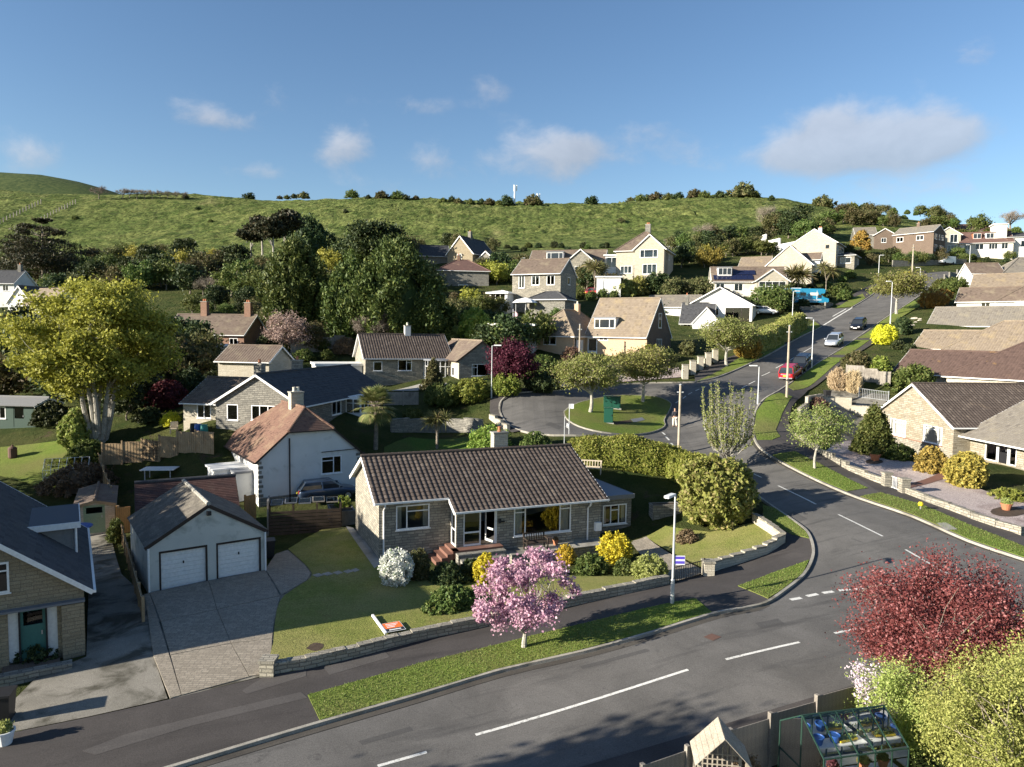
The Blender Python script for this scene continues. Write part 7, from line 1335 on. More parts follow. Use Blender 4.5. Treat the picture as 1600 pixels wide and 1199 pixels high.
for z_ in (1.9, 2.1): MB().box(.07, .48, -.017, -.013, z_, z_+.12).obj('notice_band', 'sign_blue', nb_)
lamp_post('lamp post left of the copper tree beside the turning circle', 768, 622, 540, arm=(1, -.1)); lamp_post('tall lamp post on the verge beside the parked dark car', 1268, 577, 498, arm=(-1, -.1)); lamp_post('lamp post beside the clipped hedge and side turning', 1237, 521, 456, arm=(1, 0)); lamp_post('lamp post right of the palms above the motorhome', 1372, 444, 400, arm=(1, 0)); lamp_post('lamp post on the verge left of the clipped drum shrub', 1391, 506, 441, arm=(-1, 0)); lamp_post('lamp post inside the upper bend of the road', 1437, 446, 419, arm=(-1, 0)); lamp_post('lamp post at the top end of the road', 1514, 424, 384, arm=(-1, 0)); lamp_post('lamp post behind the upright vase-shaped tree', 1184, 632, 572, arm=(-1, 0)); lamp_post('lamp post above the small stone house on the hillside', 814, 428, 404, arm=(1, 0))
def wood_pole(label, px, py, top, r0=.13):
    p = G(px, py); h = (py-top)*p.y/FPX; r = thing('telegraph_pole', label, 'pole', p); MB().tube([(0, 0, -.4), (0, 0, h*.5), (0, 0, h)], [r0, r0*.9, r0*.75], 9).obj('shaft', 'pole_wood', r); MB().box(-.25, .25, -.05, .05, h-.6, h-.5).obj('step_iron', 'pole_galv', r); MB().lathe([(.1, 0), (.13, .05), (.02, .12)], (0, 0, h), 8).obj('cap', 'pole_galv', r); return r
wood_pole('wooden telegraph pole beside the parked red car', 1229, 623, 510, .12); wood_pole('wooden telegraph pole at the hedge corner', 1060, 708, 601, .11); wood_pole('telegraph pole in front of the brick chalet', 905, 566, 508, .11); wood_pole('telegraph pole among the lime shrubs on the hillside', 989, 458, 416, .13); wood_pole('tall telegraph pole left of the yellow grit bin', 1425, 429, 384, .16)
# ---------------------------------------------------------------- vehicles
def car(label, px, py, ang, paint, L=4.2, W=1.76, H=1.48, plate='sign_white', rear=False, estate=False):
    p = G(px, py); d = Vector((math.cos(ang), math.sin(ang))); f0 = gz(p.x+d.x*1.3, p.y+d.y*1.3); b0 = gz(p.x-d.x*1.3, p.y-d.y*1.3); r = thing('car', label, 'car', (p.x, p.y, (f0+b0)/2+.03)); r.rotation_euler = (0, -math.atan2(f0-b0, 2.6), ang)
    r.rotation_mode = 'XYZ'; st = [(-.5, .78, .36, .70), (-.485, .92, .28, .92), (-.42, .98, .22, .98), (-.2, 1, .2, .96), (.08, 1, .2, .93), (.24, .99, .2, .90), (.38, .95, .22, .80), (.465, .86, .26, .68), (.5, .70, .36, .56)]
    vs = []; fs = []
    for x, hw, zl, zh in st:
        w_ = hw*W/2; z_ = [(.86, zl), (1, zl+.14), (1.0, (zl+zh)/2), (.985, zh-.10), (.90, zh-.01), (.55, zh+.02)]; row = [(x*L, -a*w_, b) for a, b in z_]+[(x*L, a*w_, b) for a, b in reversed(z_)]; vs += row
    k = 12
    for i in range(len(st)-1):
        for j in range(k): fs.append((i*k+j, (i+1)*k+j, (i+1)*k+(j+1) % k, i*k+(j+1) % k))
    fs += [tuple(range(k)), tuple((len(st)-1)*k+j for j in range(k-1, -1, -1))]; b = MB().add(vs, fs).obj('body', paint, r)
    bm = bmesh.new(); bm.from_mesh(b.data); bmesh.ops.recalc_face_normals(bm, faces=bm.faces[:]); bm.to_mesh(b.data); bm.free(); b.data.polygons.foreach_set('use_smooth', [True]*len(b.data.polygons)); sb = b.modifiers.new('s', 'SUBSURF'); sb.levels = sb.render_levels = 1
    rr = -.47 if estate else -.43; lay = [(-.475*L, .23*L, .90*W/2, .90), (rr*L+.02*L, .13*L, .84*W/2, .90+(H-.9)*.55), (rr*L+.05*L, .045*L, .74*W/2, H-.05)]
    gv = []; 
    for x0, x1, w_, z in lay: gv += [(x0, -w_, z), (x1, -w_*.93, z), (x1, w_*.93, z), (x0, w_, z)]
    gf = [(i*4+j, i*4+(j+1) % 4, (i+1)*4+(j+1) % 4, (i+1)*4+j) for i in range(2) for j in range(4)]; g = MB().add(gv, gf).obj('glasshouse', 'darkglass', r)
    x0, x1, w_, z = lay[2]; MB().add([(x0-.03, -w_, z-.01), (x1+.06, -w_*.93, z-.02), (x1+.06, w_*.93, z-.02), (x0-.03, w_, z-.01), (x0+.08, -w_*.86, H), (x1-.1, -w_*.8, H), (x1-.1, w_*.8, H), (x0+.08, w_*.86, H)], [(0, 3, 2, 1), (4, 5, 6, 7), (0, 1, 5, 4), (1, 2, 6, 5), (2, 3, 7, 6), (3, 0, 4, 7)]).obj('roof', paint, r)
    for s in (-1, 1):
        for (xa, xb) in ((lay[0][0], lay[2][0]), (lay[0][1], lay[2][1]), (-.1*L, -.11*L)): MB().bar((xa, s*lay[0][2]*(.94 if xa > 0 else 1), .9), (xb, s*lay[2][2]*(.95 if xb > 0 else 1), H-.05), .07, .05).obj('pillar', paint, r)
        MB().box(.17*L, .215*L, s*(W/2-.02)-(0 if s > 0 else .16), s*(W/2-.02)+(.16 if s > 0 else 0), .93, 1.06).obj('door_mirror', paint, r)
        for xw in (-.30*L, .31*L):
            wmb = MB(lambda x, y, z, xw=xw, s=s: (xw+x, s*(W/2-.10)+z*s, .31+y)); wh = wmb.lathe([(.22, -.09), (.31, -.08), (.315, 0), (.31, .09), (.2, .10)], n=16).obj('wheel', 'rubber', r); MB(wmb.f).lathe([(.19, .05), (.2, .105), (.05, .108)], n=12).obj('rim', 'alloy', wh)
        MB().box(.462*L, .487*L, s*W*.26-.14, s*W*.26+.14, .58, .70).obj('headlight', 'lamp_lens', r); MB().box(-.498*L, -.478*L, s*W*.36-.10, s*W*.36+.10, .68, .90).obj('tail_light', 'tail_red', r)
    MB().box(.488*L, .512*L, -.26, .26, .42, .53).obj('number_plate', 'sign_white', r); MB().box(-.516*L, -.492*L, -.26, .26, .62, .73).obj('number_plate', 'plate_yellow', r); MB().box(-.51*L, -.46*L, -W*.40, W*.40, .36, .48).obj('bumper', 'alloy' if rear else 'black_plastic', r)
    return r
road_dir = math.atan2(G(1302, 547).y-G(1240, 596).y, G(1302, 547).x-G(1240, 596).x); rd2 = math.atan2(G(1346, 524).y-G(1297, 557).y, G(1346, 524).x-G(1297, 557).x)
car('parked red hatchback seen from behind beside the telegraph pole', 1236, 590, road_dir, 'car_red', 4.0, 1.76, 1.58, rear=True)
car('parked black hatchback facing the red car', 1252, 576, road_dir+math.pi, 'car_black', 4.1, 1.76, 1.48)
car('silver-blue hatchback coming down the road', 1303, 540, rd2+math.pi, 'car_silver', 4.0, 1.74, 1.52)
car('black car parked highest on the road', 1341, 514, rd2+math.pi, 'car_black', 4.2, 1.78, 1.46)
car('blue-grey car half hidden beside the white bungalow', 512, 780, R_(24), 'car_grey', 4.2, 1.76, 1.45)
car('white car in the front garden of the white-gabled bungalow', 1196, 492, R_(-20), 'car_white', 4.0, 1.7, 1.4)
car('red car beside the garage below the two-storey house', 930, 462, R_(10), 'car_red', 3.9, 1.7, 1.5)
def motorhome():
    p = G(1262, 478); r = thing('motorhome', 'bright blue motorhome parked behind the rubble wall', 'motorhome', (p.x, p.y+1, p.z+.1), R_(-6)); L, H = 7.4, 3.0
    prof = [(-L/2, .5), (L/2-2.0, .5), (L/2-.2, .5), (L/2, .75), (L/2-.05, 1.2), (L/2-.9, 1.45), (L/2-1.5, 2.05), (L/2-.75, 2.15), (L/2-.65, 2.75), (L/2-1.0, H-.05), (-L/2+.15, H), (-L/2, H-.2)]; w_ = 1.12; n = len(prof)
    b = MB().add([(x, -w_, z) for x, z in prof]+[(x, w_, z) for x, z in prof], [tuple(range(n)), tuple(range(2*n-1, n-1, -1))]+[(i, n+i, n+(i+1) % n, (i+1) % n) for i in range(n)]).obj('body', 'van_blue', r); bm = bmesh.new(); bm.from_mesh(b.data); bmesh.ops.recalc_face_normals(bm, faces=bm.faces[:]); bm.to_mesh(b.data); bm.free()
    for x, ww, z, h in ((-2.9, .9, 1.6, .6), (-1.3, 1.0, 1.7, .55), (.4, 1.4, 1.75, .5)): MB().box(x, x+ww, -w_-.03, -w_+.0-.002, z, z+h).obj('window', 'darkglass' if x < 0 else 'cream_plastic', r)
    MB().box(1.75, 2.4, -w_-.02, -w_-.002, 1.3, 1.9).obj('cab_window', 'darkglass', r); MB().box(1.55, 1.62, -w_-.02, -w_-.002, .7, 2.6).obj('stripe', 'sign_white', r); MB().box(-3.6, 2.4, -w_-.02, -w_-.002, .9, 1.0).obj('stripe', 'sign_white', r)
    MB().box(-2.5, -1.0, -.5, .5, H, H+.12).obj('roof_light', 'fascia', r)
    for xw in (-2.0, 2.4):
        for s in (-1, 1):
            mm = MB(lambda x, y, z, xw=xw, s=s: (xw+x, s*(w_-.12)+z*s, .38+y)); mm.lathe([(.25, -.1), (.38, -.09), (.38, .1), (.2, .11)], n=14).obj('wheel', 'rubber', r)
motorhome()
def van():
    p = G(1478, 414); r = thing('van', 'small white van parked at the top bend', 'van', p, R_(200)); prof = [(-2.1, .4), (2.0, .4), (2.1, .9), (1.2, 1.2), (.7, 1.9), (-2.0, 1.95), (-2.1, 1.8)]; n = len(prof); w_ = .85
    b = MB().add([(x, -w_, z) for x, z in prof]+[(x, w_, z) for x, z in prof], [tuple(range(n)), tuple(range(2*n-1, n-1, -1))]+[(i, n+i, n+(i+1) % n, (i+1) % n) for i in range(n)]).obj('body', 'car_white', r); bm = bmesh.new(); bm.from_mesh(b.data); bmesh.ops.recalc_face_normals(bm, faces=bm.faces[:]); bm.to_mesh(b.data); bm.free()
    MB().add([(1.21, -.75, 1.24), (1.21, .75, 1.24), (.76, .7, 1.84), (.76, -.7, 1.84)], [(0, 1, 2, 3)]).obj('windscreen', 'darkglass', r)
    for xw in (-1.3, 1.3):
        for s in (-1, 1):
            mm = MB(lambda x, y, z, xw=xw, s=s: (xw+x, s*(w_-.1)+z*s, .32+y)); mm.lathe([(.2, -.1), (.32, -.09), (.32, .1), (.2, .11)], n=12).obj('wheel', 'rubber', r)
van()
# ---------------------------------------------------------------- person walking
def person():
    p = G(1054, 668); r = thing('person', 'person in dark jacket and pale trousers walking up the side road', 'person', (p.x, p.y, p.z+.03), R_(5))
    def skin(name, J, E, m, parent, root=0):
        me = bpy.data.meshes.new(name); me.from_pydata([j[:3] for j in J], E, []); o = link(name, me, parent); me.materials.append(M[m]); bm = bmesh.new(); bm.from_mesh(me); ly = bm.verts.layers.skin.verify(); bm.verts.ensure_lookup_table()
        for v, j in zip(bm.verts, J): v[ly].radius = (j[3], j[4] if len(j) > 4 else j[3]); v[ly].use_root = v.index == root
        bm.to_mesh(me); bm.free(); o.modifiers.new('skin', 'SKIN').use_smooth_shade = True; s = o.modifiers.new('sub', 'SUBSURF'); s.levels = s.render_levels = 2; return o
    J = [(0, 0, .92, .15, .11), (0, 0, 1.12, .15, .11), (0, .01, 1.36, .19, .12), (0, .01, 1.48, .07), (0, .02, 1.57, .065), (0, .03, 1.66, .10, .11), (0, .03, 1.74, .085, .09),
         (-.18, 0, 1.40, .07), (-.24, -.05, 1.14, .055), (-.22, .08, .92, .042), (-.21, .12, .83, .035), (.18, 0, 1.40, .07), (.24, .03, 1.14, .055), (.23, -.06, .92, .042), (.22, -.09, .83, .035),
         (-.10, .02, .84, .10), (-.10, .14, .48, .075), (-.10, .10, .10, .05), (-.10, .24, .045, .04), (.10, -.02, .84, .10), (.10, -.06, .48, .075), (.10, -.26, .14, .05), (.10, -.14, .05, .04)]
    E = [(0, 1), (1, 2), (2, 3), (3, 4), (4, 5), (5, 6), (2, 7), (7, 8), (8, 9), (9, 10), (2, 11), (11, 12), (12, 13), (13, 14), (0, 15), (15, 16), (16, 17), (17, 18), (0, 19), (19, 20), (20, 21), (21, 22)]
    skin('body', J, E, 'skin', r)
    g = lambda ids, k: [(J[i][0], J[i][1], J[i][2], J[i][3]*k+.012, (J[i][4] if len(J[i]) > 4 else J[i][3])*k+.012) for i in ids]
    skin('jacket', g([0, 1, 2, 7, 8, 9, 11, 12, 13], 1.14), [(0, 1), (1, 2), (2, 3), (3, 4), (4, 5), (2, 6), (6, 7), (7, 8)], 'jacket', r); skin('trousers', g([0, 15, 16, 17, 19, 20, 21], 1.1), [(0, 1), (1, 2), (2, 3), (0, 4), (4, 5), (5, 6)], 'trousers', r); skin('hair', [(0, .02, 1.70, .105, .115), (0, .01, 1.76, .09, .10)], [(0, 1)], 'hair', r)
person()
# ---------------------------------------------------------------- street and garden objects
def cabinet(label, px, py, w_, d_, h, rz):
    p = G(px, py); r = thing('street_cabinet', label, 'cabinet', (p.x, p.y+d_/2, p.z+.12), rz); MB().box(-w_/2-.08, w_/2+.08, -d_/2-.08, d_/2+.08, -.3, .06).obj('plinth', 'concrete', r); MB().box(-w_/2, w_/2, -d_/2, d_/2, .06, h).obj('body', 'cabinet_green', r); MB().box(-w_/2-.04, w_/2+.04, -d_/2-.04, d_/2+.04, h, h+.06).obj('lid', 'cabinet_green', r)
    n = 2 if w_ > 1 else 1
    for i in range(n): x0 = -w_/2+w_/n*i; q = MB().box(x0+.03, x0+w_/n-.03, -d_/2-.02, -d_/2-.002, .12, h-.06).obj('door', 'cabinet_green', r); MB().box(x0+w_/n-.14, x0+w_/n-.09, -d_/2-.05, -d_/2-.021, h*.5, h*.5+.12).obj('handle', 'black_plastic', q)
cabinet('larger dark green street cabinet on the grass island', 957, 641, 1.6, .9, 1.15, R_(-6)); cabinet('smaller tall green street cabinet nearer on the grass island', 951, 664, .8, .55, 1.35, R_(-6))
mp = sheet('inspection_cover', [p[:2] for p in gp([(985,658),(1003,655),(1008,659),(990,663)])], .17, 'lead', kind=None); tag(mp, 'flat dark inspection cover in the island grass', 'cover')
mp = sheet('soil_patch', [p[:2] for p in gp([(958,662),(985,659),(988,663),(962,667)])], .165, 'soil')
def bench(label, p, rz, m, W=1.5):
    r = thing('bench', label, 'bench', p, rz)
    for i in range(4): MB().box(-W/2, W/2, -.42+i*.11, -.33+i*.11, .42, .45).obj('seat_slat', m, r)
    for i in range(9): x = -W/2+.08+i*(W-.16)/8; MB().bar((x, .06, .47), (x, .14, .86), .05, .02, (0, 1, 0)).obj('back_slat', m, r)
    MB().bar((-W/2, .15, .89), (W/2, .15, .89), .05, .08).obj('top_rail', m, r); MB().bar((-W/2, .05, .48), (W/2, .05, .48), .05, .06).obj('lower_rail', m, r)
    for s in (-1, 1):
        x = s*(W/2-.04); MB().bar((x, -.42, 0), (x, -.42, .64), .06, .06).obj('leg', m, r); MB().bar((x, .06, 0), (x, .16, .92), .06, .06).obj('leg', m, r); MB().bar((x, -.48, .65), (x, .12, .65), .07, .04).obj('armrest', m, r)
    return r
mw = main.matrix_world if False else (Matrix.Translation(main.location) @ Matrix.Rotation(main.rotation_euler.z, 4, 'Z'))
bench('dark wooden bench under the big front window', mw @ Vector((8.55, -1.75, .19)), main.rotation_euler.z, 'bench_dark', 1.35)
pb_ = PZ(921, 744, 50); bench('pale weathered bench by the tall clipped hedge', Vector((pb_.x, pb_.y, gz(pb_.x, pb_.y))), R_(-12), 'wood_pale', 1.7)
def pot(label, p, rr=.2, h=.3, m='terracotta', leaf=None):
    r = thing('plant_pot', label, 'pot', p); MB().lathe([(rr*.65, 0), (rr*.95, h*.85), (rr*1.05, h*.87), (rr*1.05, h), (rr*.9, h), (rr*.85, h*.9)], n=14).obj('pot', m, r)
    if leaf: link('plant', bush_mesh(int(p.x*77) % 1000, rr*1.8, rr*1.2, leaf, 'mound', 600, .04, .3, z0=h*.9), r)
pot('terracotta pot on the terrace right of the dark bench', mw @ Vector((10.0, -1.5, .19)), .17, .3, leaf='lf_brown'); pot('terracotta pot on the left part of the pink gravel', on(1367, 722, .12), .38, .5, leaf='lf_mid'); pot('terracotta pot on the right part of the pink gravel', on(1572, 800, .12), .32, .4, leaf='lf_lime')
for nm, px, py, a, b in (('left', 1366, 724, 14, 4), ('right', 1575, 803, 28, 8)): sheet('soil_bed', [p[:2] for p in gp([(px+a*math.cos(t*.524), py+b*math.sin(t*.524)) for t in range(12)])], .135, 'soil')
sheet('garden_path', [p[:2] for p in gp([(1400,764),(1412,768),(1482,748),(1468,742)])], .14, 'terracotta_step')
def sale_sign():
    a, b = G(582, 970), G(603, 1000); d = (b-a); L = d.length; r = thing('estate_sign', 'orange and black estate agent board lying on the front lawn', 'sign', (a.x, a.y, a.z+.2), math.atan2(d.y, d.x)); MB().box(0, L, -.045, .045, 0, .08).obj('post', 'sign_white', r)
    bd = MB().box(L-.95, L-.05, .06, .86, .04, .06).obj('board', 'sign_white', r); MB().box(L-.92, L-.36, .09, .83, .0605, .066).obj('panel', 'orange', bd); MB().box(L-.34, L-.08, .09, .83, .0605, .066).obj('panel', 'black_paint', bd)
    for i in range(3): MB().box(L-.80+i*.14, L-.74+i*.14, .2, .72-.1*i, .067, .070).obj('lettering', 'sign_text', bd)
    MB().box(L-.25, L-.16, .2, .7, .067, .070).obj('lettering', 'sign_text', bd)
sale_sign()
def planter(label, px, py, w_, d_, h, m, rz=0): p = G(px, py); r = thing('planter', label, 'planter', p, rz); MB().box(-w_/2, w_/2, 0, d_, -.3, h-.05).obj('box', m, r); MB().box(-w_/2+.08, w_/2-.08, .08, d_-.08, h-.05, h-.01).obj('soil', 'soil', r); b = MB(); b.box(-w_/2-.02, w_/2+.02, -.02, .08, h-.05, h+.03).box(-w_/2-.02, w_/2+.02, d_-.08, d_+.02, h-.05, h+.03).box(-w_/2-.02, -w_/2+.08, .081, d_-.081, h-.05, h+.03).box(w_/2-.08, w_/2+.02, .081, d_-.081, h-.05, h+.03).obj('rim', m, r); return r
planter('grey raised timber planter at the left of the bungalow', 537, 822, 1.5, 2.2, .95, 'fence_grey', R_(22)); planter('dark stone trough on the side lawn', 1042, 808, 1.9, .7, .75, 'stone_grey', R_(10))
def log_store():
    p = G(420, 838); r = thing('log_store', 'dark timber compost bay with cold-frame lids beside the garage', 'log store', p, R_(16)); r.scale = (1, 1, 1.3); W = 4.4
    for i in range(7): MB().box(0, W, -.03, .0, .02+i*.17, .16+i*.17).obj('board', 'fence_dark', r)
    for x in (0, W/3, 2*W/3, W): MB().box(x-.05, x+.05, 0.001, 1.6, -.2, 1.45).obj('divider', 'fence_dark', r)
    for i in range(5): q = MB().box(.1+i*.85, .85+i*.85, .1, 1.5, 1.47+.05*(i % 2), 1.52+.05*(i % 2)).obj('lid', 'fence_grey' if i > 2 else 'lead', r); MB().box(.16+i*.85, .79+i*.85, .16, 1.44, 1.521+.05*(i % 2), 1.53+.05*(i % 2)).obj('pane', 'glass', q)
    MB().box(-.1, .0, .0, 1.7, -.2, 1.7).obj('end_wall', 'fence_grey', r)
log_store()
def table():
    p = G(250, 748); r = thing('garden_table', 'white table-tennis table in the shaded back garden', 'table', p, R_(8)); MB().box(-1.2, 1.2, -.7, .7, .74, .8).obj('top', 'white_metal', r)
    for x in (-.9, .9):
        for y in (-.5, .5): MB().bar((x, y, 0), (x, y, .74), .06, .06).obj('leg', 'pole_galv', r)
table()
def chair():
    p = G(272, 678); r = thing('garden_chair', 'pale wooden garden chair on the sunlit patio', 'chair', p, R_(20)); m = 'wood_pale'; MB().box(-.3, .3, -.3, .3, .4, .45).obj('seat', m, r); MB().box(-.3, .3, .26, .32, .46, 1.0).obj('backrest', m, r)
    for x in (-.27, .27):
        for y in (-.27, .27): MB().bar((x, y, 0), (x, y, .62 if y < 0 else .4), .06, .06).obj('leg', m, r)
        MB().bar((x, -.3, .63), (x, .3, .63), .06, .04).obj('armrest', m, r)
chair()
def barrel(label, px, py, m, h=1.0, rr=.3): p = G(px, py); r = thing('water_butt', label, 'water butt', p); MB().lathe([(rr*.85, 0), (rr, h*.3), (rr, h*.7), (rr*.88, h)], n=14).obj('barrel', m, r); MB().lathe([(rr*.92, h), (rr*.92, h+.05), (.05, h+.07)], n=14).obj('lid', m, r)
barrel('black water butt beside the stone bungalow patio', 303, 682, 'black_plastic'); barrel('blue water butt between the black and teal butts', 310, 683, 'blue_plastic'); barrel('teal water butt at the right of the three butts', 319, 684, 'teal_plastic')
def bin_(label, px, py, m, rz=0): p = G(px, py); r = thing('wheelie_bin', label, 'bin', p, rz); MB().add([(-.22, -.26, .06), (.22, -.26, .06), (.22, .26, .06), (-.22, .26, .06), (-.28, -.34, .98), (.28, -.34, .98), (.28, .34, .98), (-.28, .34, .98)], [(0, 3, 2, 1), (0, 1, 5, 4), (1, 2, 6, 5), (2, 3, 7, 6), (3, 0, 4, 7), (4, 5, 6, 7)]).obj('body', m, r); MB().box(-.3, .3, -.37, .37, .985, 1.06).obj('lid', m, r); [MB(lambda x, y, z, s=s: (s*.2+z*.5, .28+x, .1+y)).lathe([(.05, -.05), (.1, -.05), (.1, .05), (.05, .05)], n=10).obj('wheel', 'rubber', r) for s in (-1, 1)]
bin_('dark brown wheelie bin at the lower left edge', 6, 1130, 'black_plastic', .3); bin_('black wheelie bin behind the corner wall', 1292, 626, 'black_plastic'); bin_('black wheelie bin beside the garage', 421, 872, 'black_plastic', .4)
pot('white urn at the lower left edge', on(8, 1168, .1), .28, .45, 'white_metal', 'lf_lime')
gb = G(1418, 432); r = thing('grit_bin', 'yellow grit bin at the roadside near the top', 'grit bin', gb); MB().add([(-.6, -.4, 0), (.6, -.4, 0), (.6, .4, 0), (-.6, .4, 0), (-.75, -.55, .7), (.75, -.55, .7), (.75, .55, .7), (-.75, .55, .7)], [(0, 3, 2, 1), (0, 1, 5, 4), (1, 2, 6, 5), (2, 3, 7, 6), (3, 0, 4, 7), (4, 5, 6, 7)]).obj('box', 'yellow_plastic', r); MB().add([(-.8, -.6, .705), (.8, -.6, .705), (.8, .6, .705), (-.8, .6, .705), (-.6, -.3, 1.0), (.6, -.3, 1.0), (.6, .3, 1.0), (-.6, .3, 1.0)], [(0, 3, 2, 1), (0, 1, 5, 4), (1, 2, 6, 5), (2, 3, 7, 6), (3, 0, 4, 7), (4, 5, 6, 7)]).obj('lid', 'yellow_plastic', r)
fp = G(801, 540); fp.z += 2.2; r = thing('flagpole', 'small pink and white flag on a pole above the flat garage', 'flag', fp); MB().tube([(0, 0, -2.5), (0, 0, 2.6)], .04, 6).obj('pole', 'pole_galv', r); MB().add([(.03+.12*i, .06*math.sin(i*1.1), z+(-.1*i)) for i in range(6) for z in (1.2, 2.5)], [(2*i, 2*i+2, 2*i+3, 2*i+1) for i in range(5)]).obj('flag', 'lf_pink', r)
for lb, px, py, top in (('white phone mast on the skyline of the hill', 804, 319, 289), ('shorter phone mast behind the skyline bush', 840, 319, 302)):
    p = G(px, py+2); h = (py-top)*p.y/FPX; r = thing('phone_mast', lb, 'mast', p); MB().tube([(0, 0, -1), (0, 0, h)], [.45, .3], 8).obj('column', 'white_metal', r)
    for k in range(3): a = k*2.1; MB().box(-.25, .25, -.15, .15, -1.4, 1.4).obj('antenna', 'white_metal', r, (math.cos(a)*.9, math.sin(a)*.9, h-1.2))
p = G(1092, 452) if False else None
def cover_tent():
    p = G(845, 497); r = thing('parasol', 'white garden canopy in front of the small stone house', 'parasol', (p.x-2.6, p.y-1, p.z+.3)); MB().lathe([(2.2, 2.1), (1.6, 2.6), (.05, 3.0)], n=12).obj('canopy', 'sign_white', r)
    for k in range(4): MB().bar((1.6*math.cos(k*1.57), 1.6*math.sin(k*1.57), -.5), (1.6*math.cos(k*1.57), 1.6*math.sin(k*1.57), 2.2), .07, .07).obj('pole', 'white_metal', r)
cover_tent()
rs_ = G(892, 690); r = thing('road_sign', 'small street name sign on a grey post by the hedge', 'sign', (rs_.x, rs_.y+2, gz(rs_.x, rs_.y+2))); MB().tube([(0, 0, -.2), (0, 0, 2.6)], .035, 6).obj('post', 'pole_galv', r); MB().box(-.05, .35, -.01, .01, 2.2, 2.6).obj('plate', 'sign_white', r)
gpost = G(1432, 768); r = thing('marker_post', 'small yellow marker on the right verge', 'marker', on(1438, 800, .1)); MB().bar((0, 0, 0), (0, 0, .3), .05, .05).obj('post', 'concrete', r); MB().lathe([(.13, .28), (.16, .38), (.1, .5)], n=8).obj('head', 'yellow_plastic', r)
cv = sheet('inspection_cover', [p[:2] for p in gp([(1462,822),(1478,821),(1496,832),(1478,833)])], .17, 'concrete', kind=None); tag(cv, 'grey concrete cover set in the right verge', 'cover')
# glasshouses
def glasshouse(name, label, loc, rz, L, W, eave, ridge, m, contents=True, nb=5, cat='greenhouse'):
    r = thing(name, label, cat, loc, rz); s = .03
    def bars(nm, segs):
        for p, q in segs: MB().bar(p, q, s, s).obj(nm, m, r)
    bars('frame_bar', [((0, y, eave), (L, y, eave)) for y in (0, W)]+[((0, W/2, ridge), (L, W/2, ridge))]+[((0, y, .05), (L, y, .05)) for y in (0, W)]+[((x, 0, .05), (x, W, .05)) for x in (0, L)]+[((0, y, eave*.55), (L, y, eave*.55)) for y in (0, W)]+[((x, 0, eave*.55), (x, W, eave*.55)) for x in (0, L)])
    for i in range(nb+1):
        x = L*i/nb; bars('glazing_bar', [((x, 0, eave), (x, W/2, ridge)), ((x, W, eave), (x, W/2, ridge)), ((x, 0, 0), (x, 0, eave)), ((x, W, 0), (x, W, eave))])
        if i < nb:
            x0, x1 = x+.03, L*(i+1)/nb-.03
            for P in ([(x0, .02, eave+.01), (x1, .02, eave+.01), (x1, W/2-.02, ridge), (x0, W/2-.02, ridge)], [(x0, W-.02, eave+.01), (x0, W/2+.02, ridge), (x1, W/2+.02, ridge), (x1, W-.02, eave+.01)], [(x0, 0, .08), (x1, 0, .08), (x1, 0, eave-.03), (x0, 0, eave-.03)], [(x0, W, .08), (x0, W, eave-.03), (x1, W, eave-.03), (x1, W, .08)]): MB().poly(P).obj('pane', 'glass', r)
    for x in (0, L): MB().poly([(x, .03, .08), (x, W-.03, .08), (x, W-.03, eave), (x, W/2, ridge-.04), (x, .03, eave)]).obj('pane', 'glass', r); bars('frame_bar', [((x, W/2, 0), (x, W/2, ridge))])
    if contents:
        for z in (.5, 1.05): MB().box(.1, L-.1, .1, .5, z, z+.03).box(.1, L-.1, W-.5, W-.1, z, z+.03).obj('shelf', 'white_metal', r)
    return r
gl_ = Vector((7.95, 17.1, gz(8.6, 17.6))); glasshouse('greenhouse', 'green-framed glass greenhouse at the bottom edge', gl_, R_(13), 2.5, 1.85, 1.7, 2.35, 'greenframe')
cg = math.cos(R_(13)); sg = math.sin(R_(13))
def ingh(u, v, z): return Vector((gl_.x+cg*u-sg*v, gl_.y+sg*u+cg*v, gl_.z+z))
for i, (u, v, z, m, lf, lb) in enumerate(((.5, .3, 1.08, 'terracotta', 'lf_redleaf', 'red-flowered pot on the greenhouse shelf'), (1.0, 1.55, 1.08, 'blue_plastic', None, 'blue tub on the rear greenhouse shelf'), (1.5, 1.55, 1.08, 'blue_plastic', None, 'second blue tub further right on the rear greenhouse shelf'), (1.4, .3, 1.08, 'terracotta', 'lf_greenyellow', 'lime green plant pot in the greenhouse'), (2.0, .3, 1.08, 'terracotta', 'lf_mid', 'dark leafy pot at the right of the greenhouse shelf'), (.6, .3, .53, 'terracotta', 'lf_lime', 'pale leafy pot on the lower greenhouse shelf'), (1.7, .3, .53, 'terracotta', 'lf_mid', 'leafy pot at the right of the lower greenhouse shelf'))): pot(lb, ingh(u, v, z), .15, .22, m, lf)
r = thing('growing_tray', 'bright green seed tray on the greenhouse shelf', 'tray', ingh(1.9, 1.55, 1.1), R_(20)); MB().box(-.3, .3, -.1, .1, 0, .05).obj('tray', 'yellow_plastic', r); link('seedlings', bush_mesh(301, .55, .1, 'lf_greenyellow', 'mound', 400, .03, .2, .18, z0=.03), r)
p = G(92, 762); glasshouse('small_greenhouse', 'small white-framed greenhouse roof in the lower left garden', Vector((p.x-1.2, p.y, p.z)), R_(25), 3.0, 2.2, 1.3, 2.0, 'white_metal', False, 6)
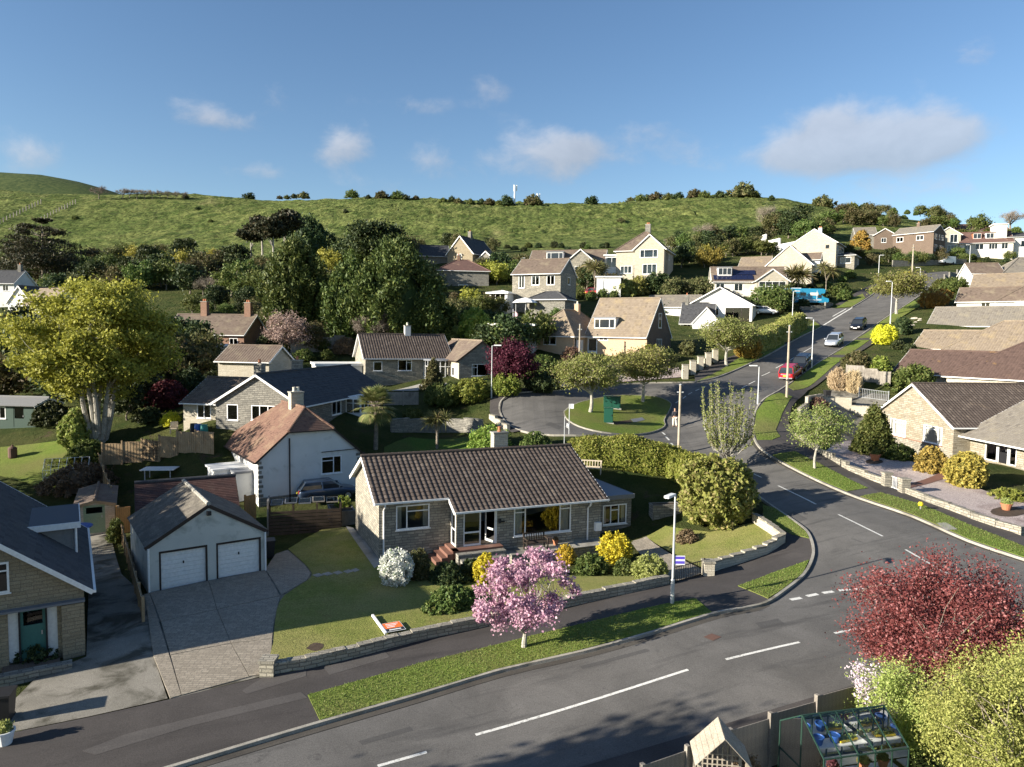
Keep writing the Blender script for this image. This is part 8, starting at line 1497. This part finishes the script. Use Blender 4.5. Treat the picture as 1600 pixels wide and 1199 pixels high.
def arbour():
    p = Vector((4.8, 17.0, gz(4.8, 17.0))); r = thing('arbour', 'wooden garden arbour seat with pitched roof by the road fence', 'arbour', p, R_(-7)); m = 'wood_weathered'; W, Dp, e, h = 1.15, .8, 1.95, 2.6
    for x in (0, W):
        for y in (0, Dp): MB().bar((x, y, -.1), (x, y, e), .07, .07).obj('post', m, r)
    for s in (0, 1):
        for i in range(6):
            t0, t1 = i/6, (i+1)/6-.01; xa, xb = (-.12+(W/2+.12)*t0, -.12+(W/2+.12)*t1); za, zb = e-.08+(h-e+.08)*t0, e-.08+(h-e+.08)*t1
            if s: xa, xb = W-xa, W-xb
            MB().add([(xa, -.15, za), (xb, -.15, zb), (xb, Dp+.1, zb), (xa, Dp+.1, za), (xa, -.15, za+.02), (xb, -.15, zb+.02), (xb, Dp+.1, zb+.02), (xa, Dp+.1, za+.02)], [(0, 3, 2, 1), (4, 5, 6, 7), (0, 1, 5, 4), (1, 2, 6, 5), (2, 3, 7, 6), (3, 0, 4, 7)]).obj('roof_board', m, r)
    for i in range(5): MB().box(.04, W-.04, .05+i*.13, .16+i*.13, .45, .48).obj('seat_slat', m, r)
    for i in range(8): MB().box(.06+i*.125, .09+i*.125, Dp-.02, Dp, .5, e).obj('lattice_upright', m, r)
    for i in range(9): MB().box(.04, W-.04, Dp-.045, Dp-.025, .55+i*.14, .575+i*.14).obj('lattice_bar', m, r)
arbour()
cn = Vector((6.55, 16.5, gz(6.55, 16.5))); r = thing('cane_wigwam', 'bundle of garden canes tied upright left of the greenhouse', 'canes', cn)
for i in range(9): a = i*.7; MB().tube([(math.cos(a)*.28, math.sin(a)*.28, -.1), (math.cos(a+2.6)*.06, math.sin(a+2.6)*.06, 1.75)], .012, 5).obj('cane', 'wood_pale', r)
MB().tube([(-.35, 0, 1.45), (.4, .1, 1.35)], .012, 5).obj('cane', 'wood_pale', r)
sh = G(25, 668); r = house('summerhouse', 'dark green timber summerhouse in shade at the left edge', Vector((sh.x-2.5, sh.y, sh.z)), -5, 'summerhouse'); block(r, (0, 0, 0), 4.6, 3, 2.2, 18, 'u', 'greenframe', 'felt_grey', amp=0, gutter=False, ops={'F': [('w', .5, .8, 1.2, 1.1, W2), ('d', 2.4, .05, 1.2, 2.0, dict(glazed=.6, m='greenframe', frame='greenframe'))]})
inc = G(20, 716); r = thing('incinerator', 'rusty metal garden incinerator on the left lawn', 'incinerator', inc); MB().lathe([(.28, 0), (.33, .1), (.33, .75), (.3, .8)], n=14).obj('drum', 'iron_rust', r); MB().lathe([(.35, .8), (.2, .95), (.08, .98), (.08, 1.1)], n=14).obj('lid', 'iron_rust', r)
# garden stones beside the turning circle and on the right bank
rq = random.Random(5)
for i in range(14):
    px, py = (rq.uniform(738, 770), rq.uniform(672, 684)) if i < 8 else (rq.uniform(1425, 1440), rq.uniform(498, 512)); p = G(px, py); s = rq.uniform(.2, .42)
    vs = [(x*s*rq.uniform(.7, 1.1), y*s*rq.uniform(.7, 1.1), z*s*rq.uniform(.5, .8)) for x, y, z in ((-1,-1,0),(1,-1,0),(1,1,0),(-1,1,0),(-.7,-.7,1),(.7,-.6,1.1),(.6,.7,1),(-.6,.6,.9))]
    tag(MB().add(vs, [(0,3,2,1),(4,5,6,7),(0,1,5,4),(1,2,6,5),(2,3,7,6),(3,0,4,7)]).obj('rock', 'stone_light', None, p, rq.uniform(0, 3)), 'pale rock in the rockery beside the turning circle wall' if i < 8 else 'white rock in the garden edge below the lamp post on the right', 'rock', 'rockery stones' if i < 8 else 'white garden rocks')
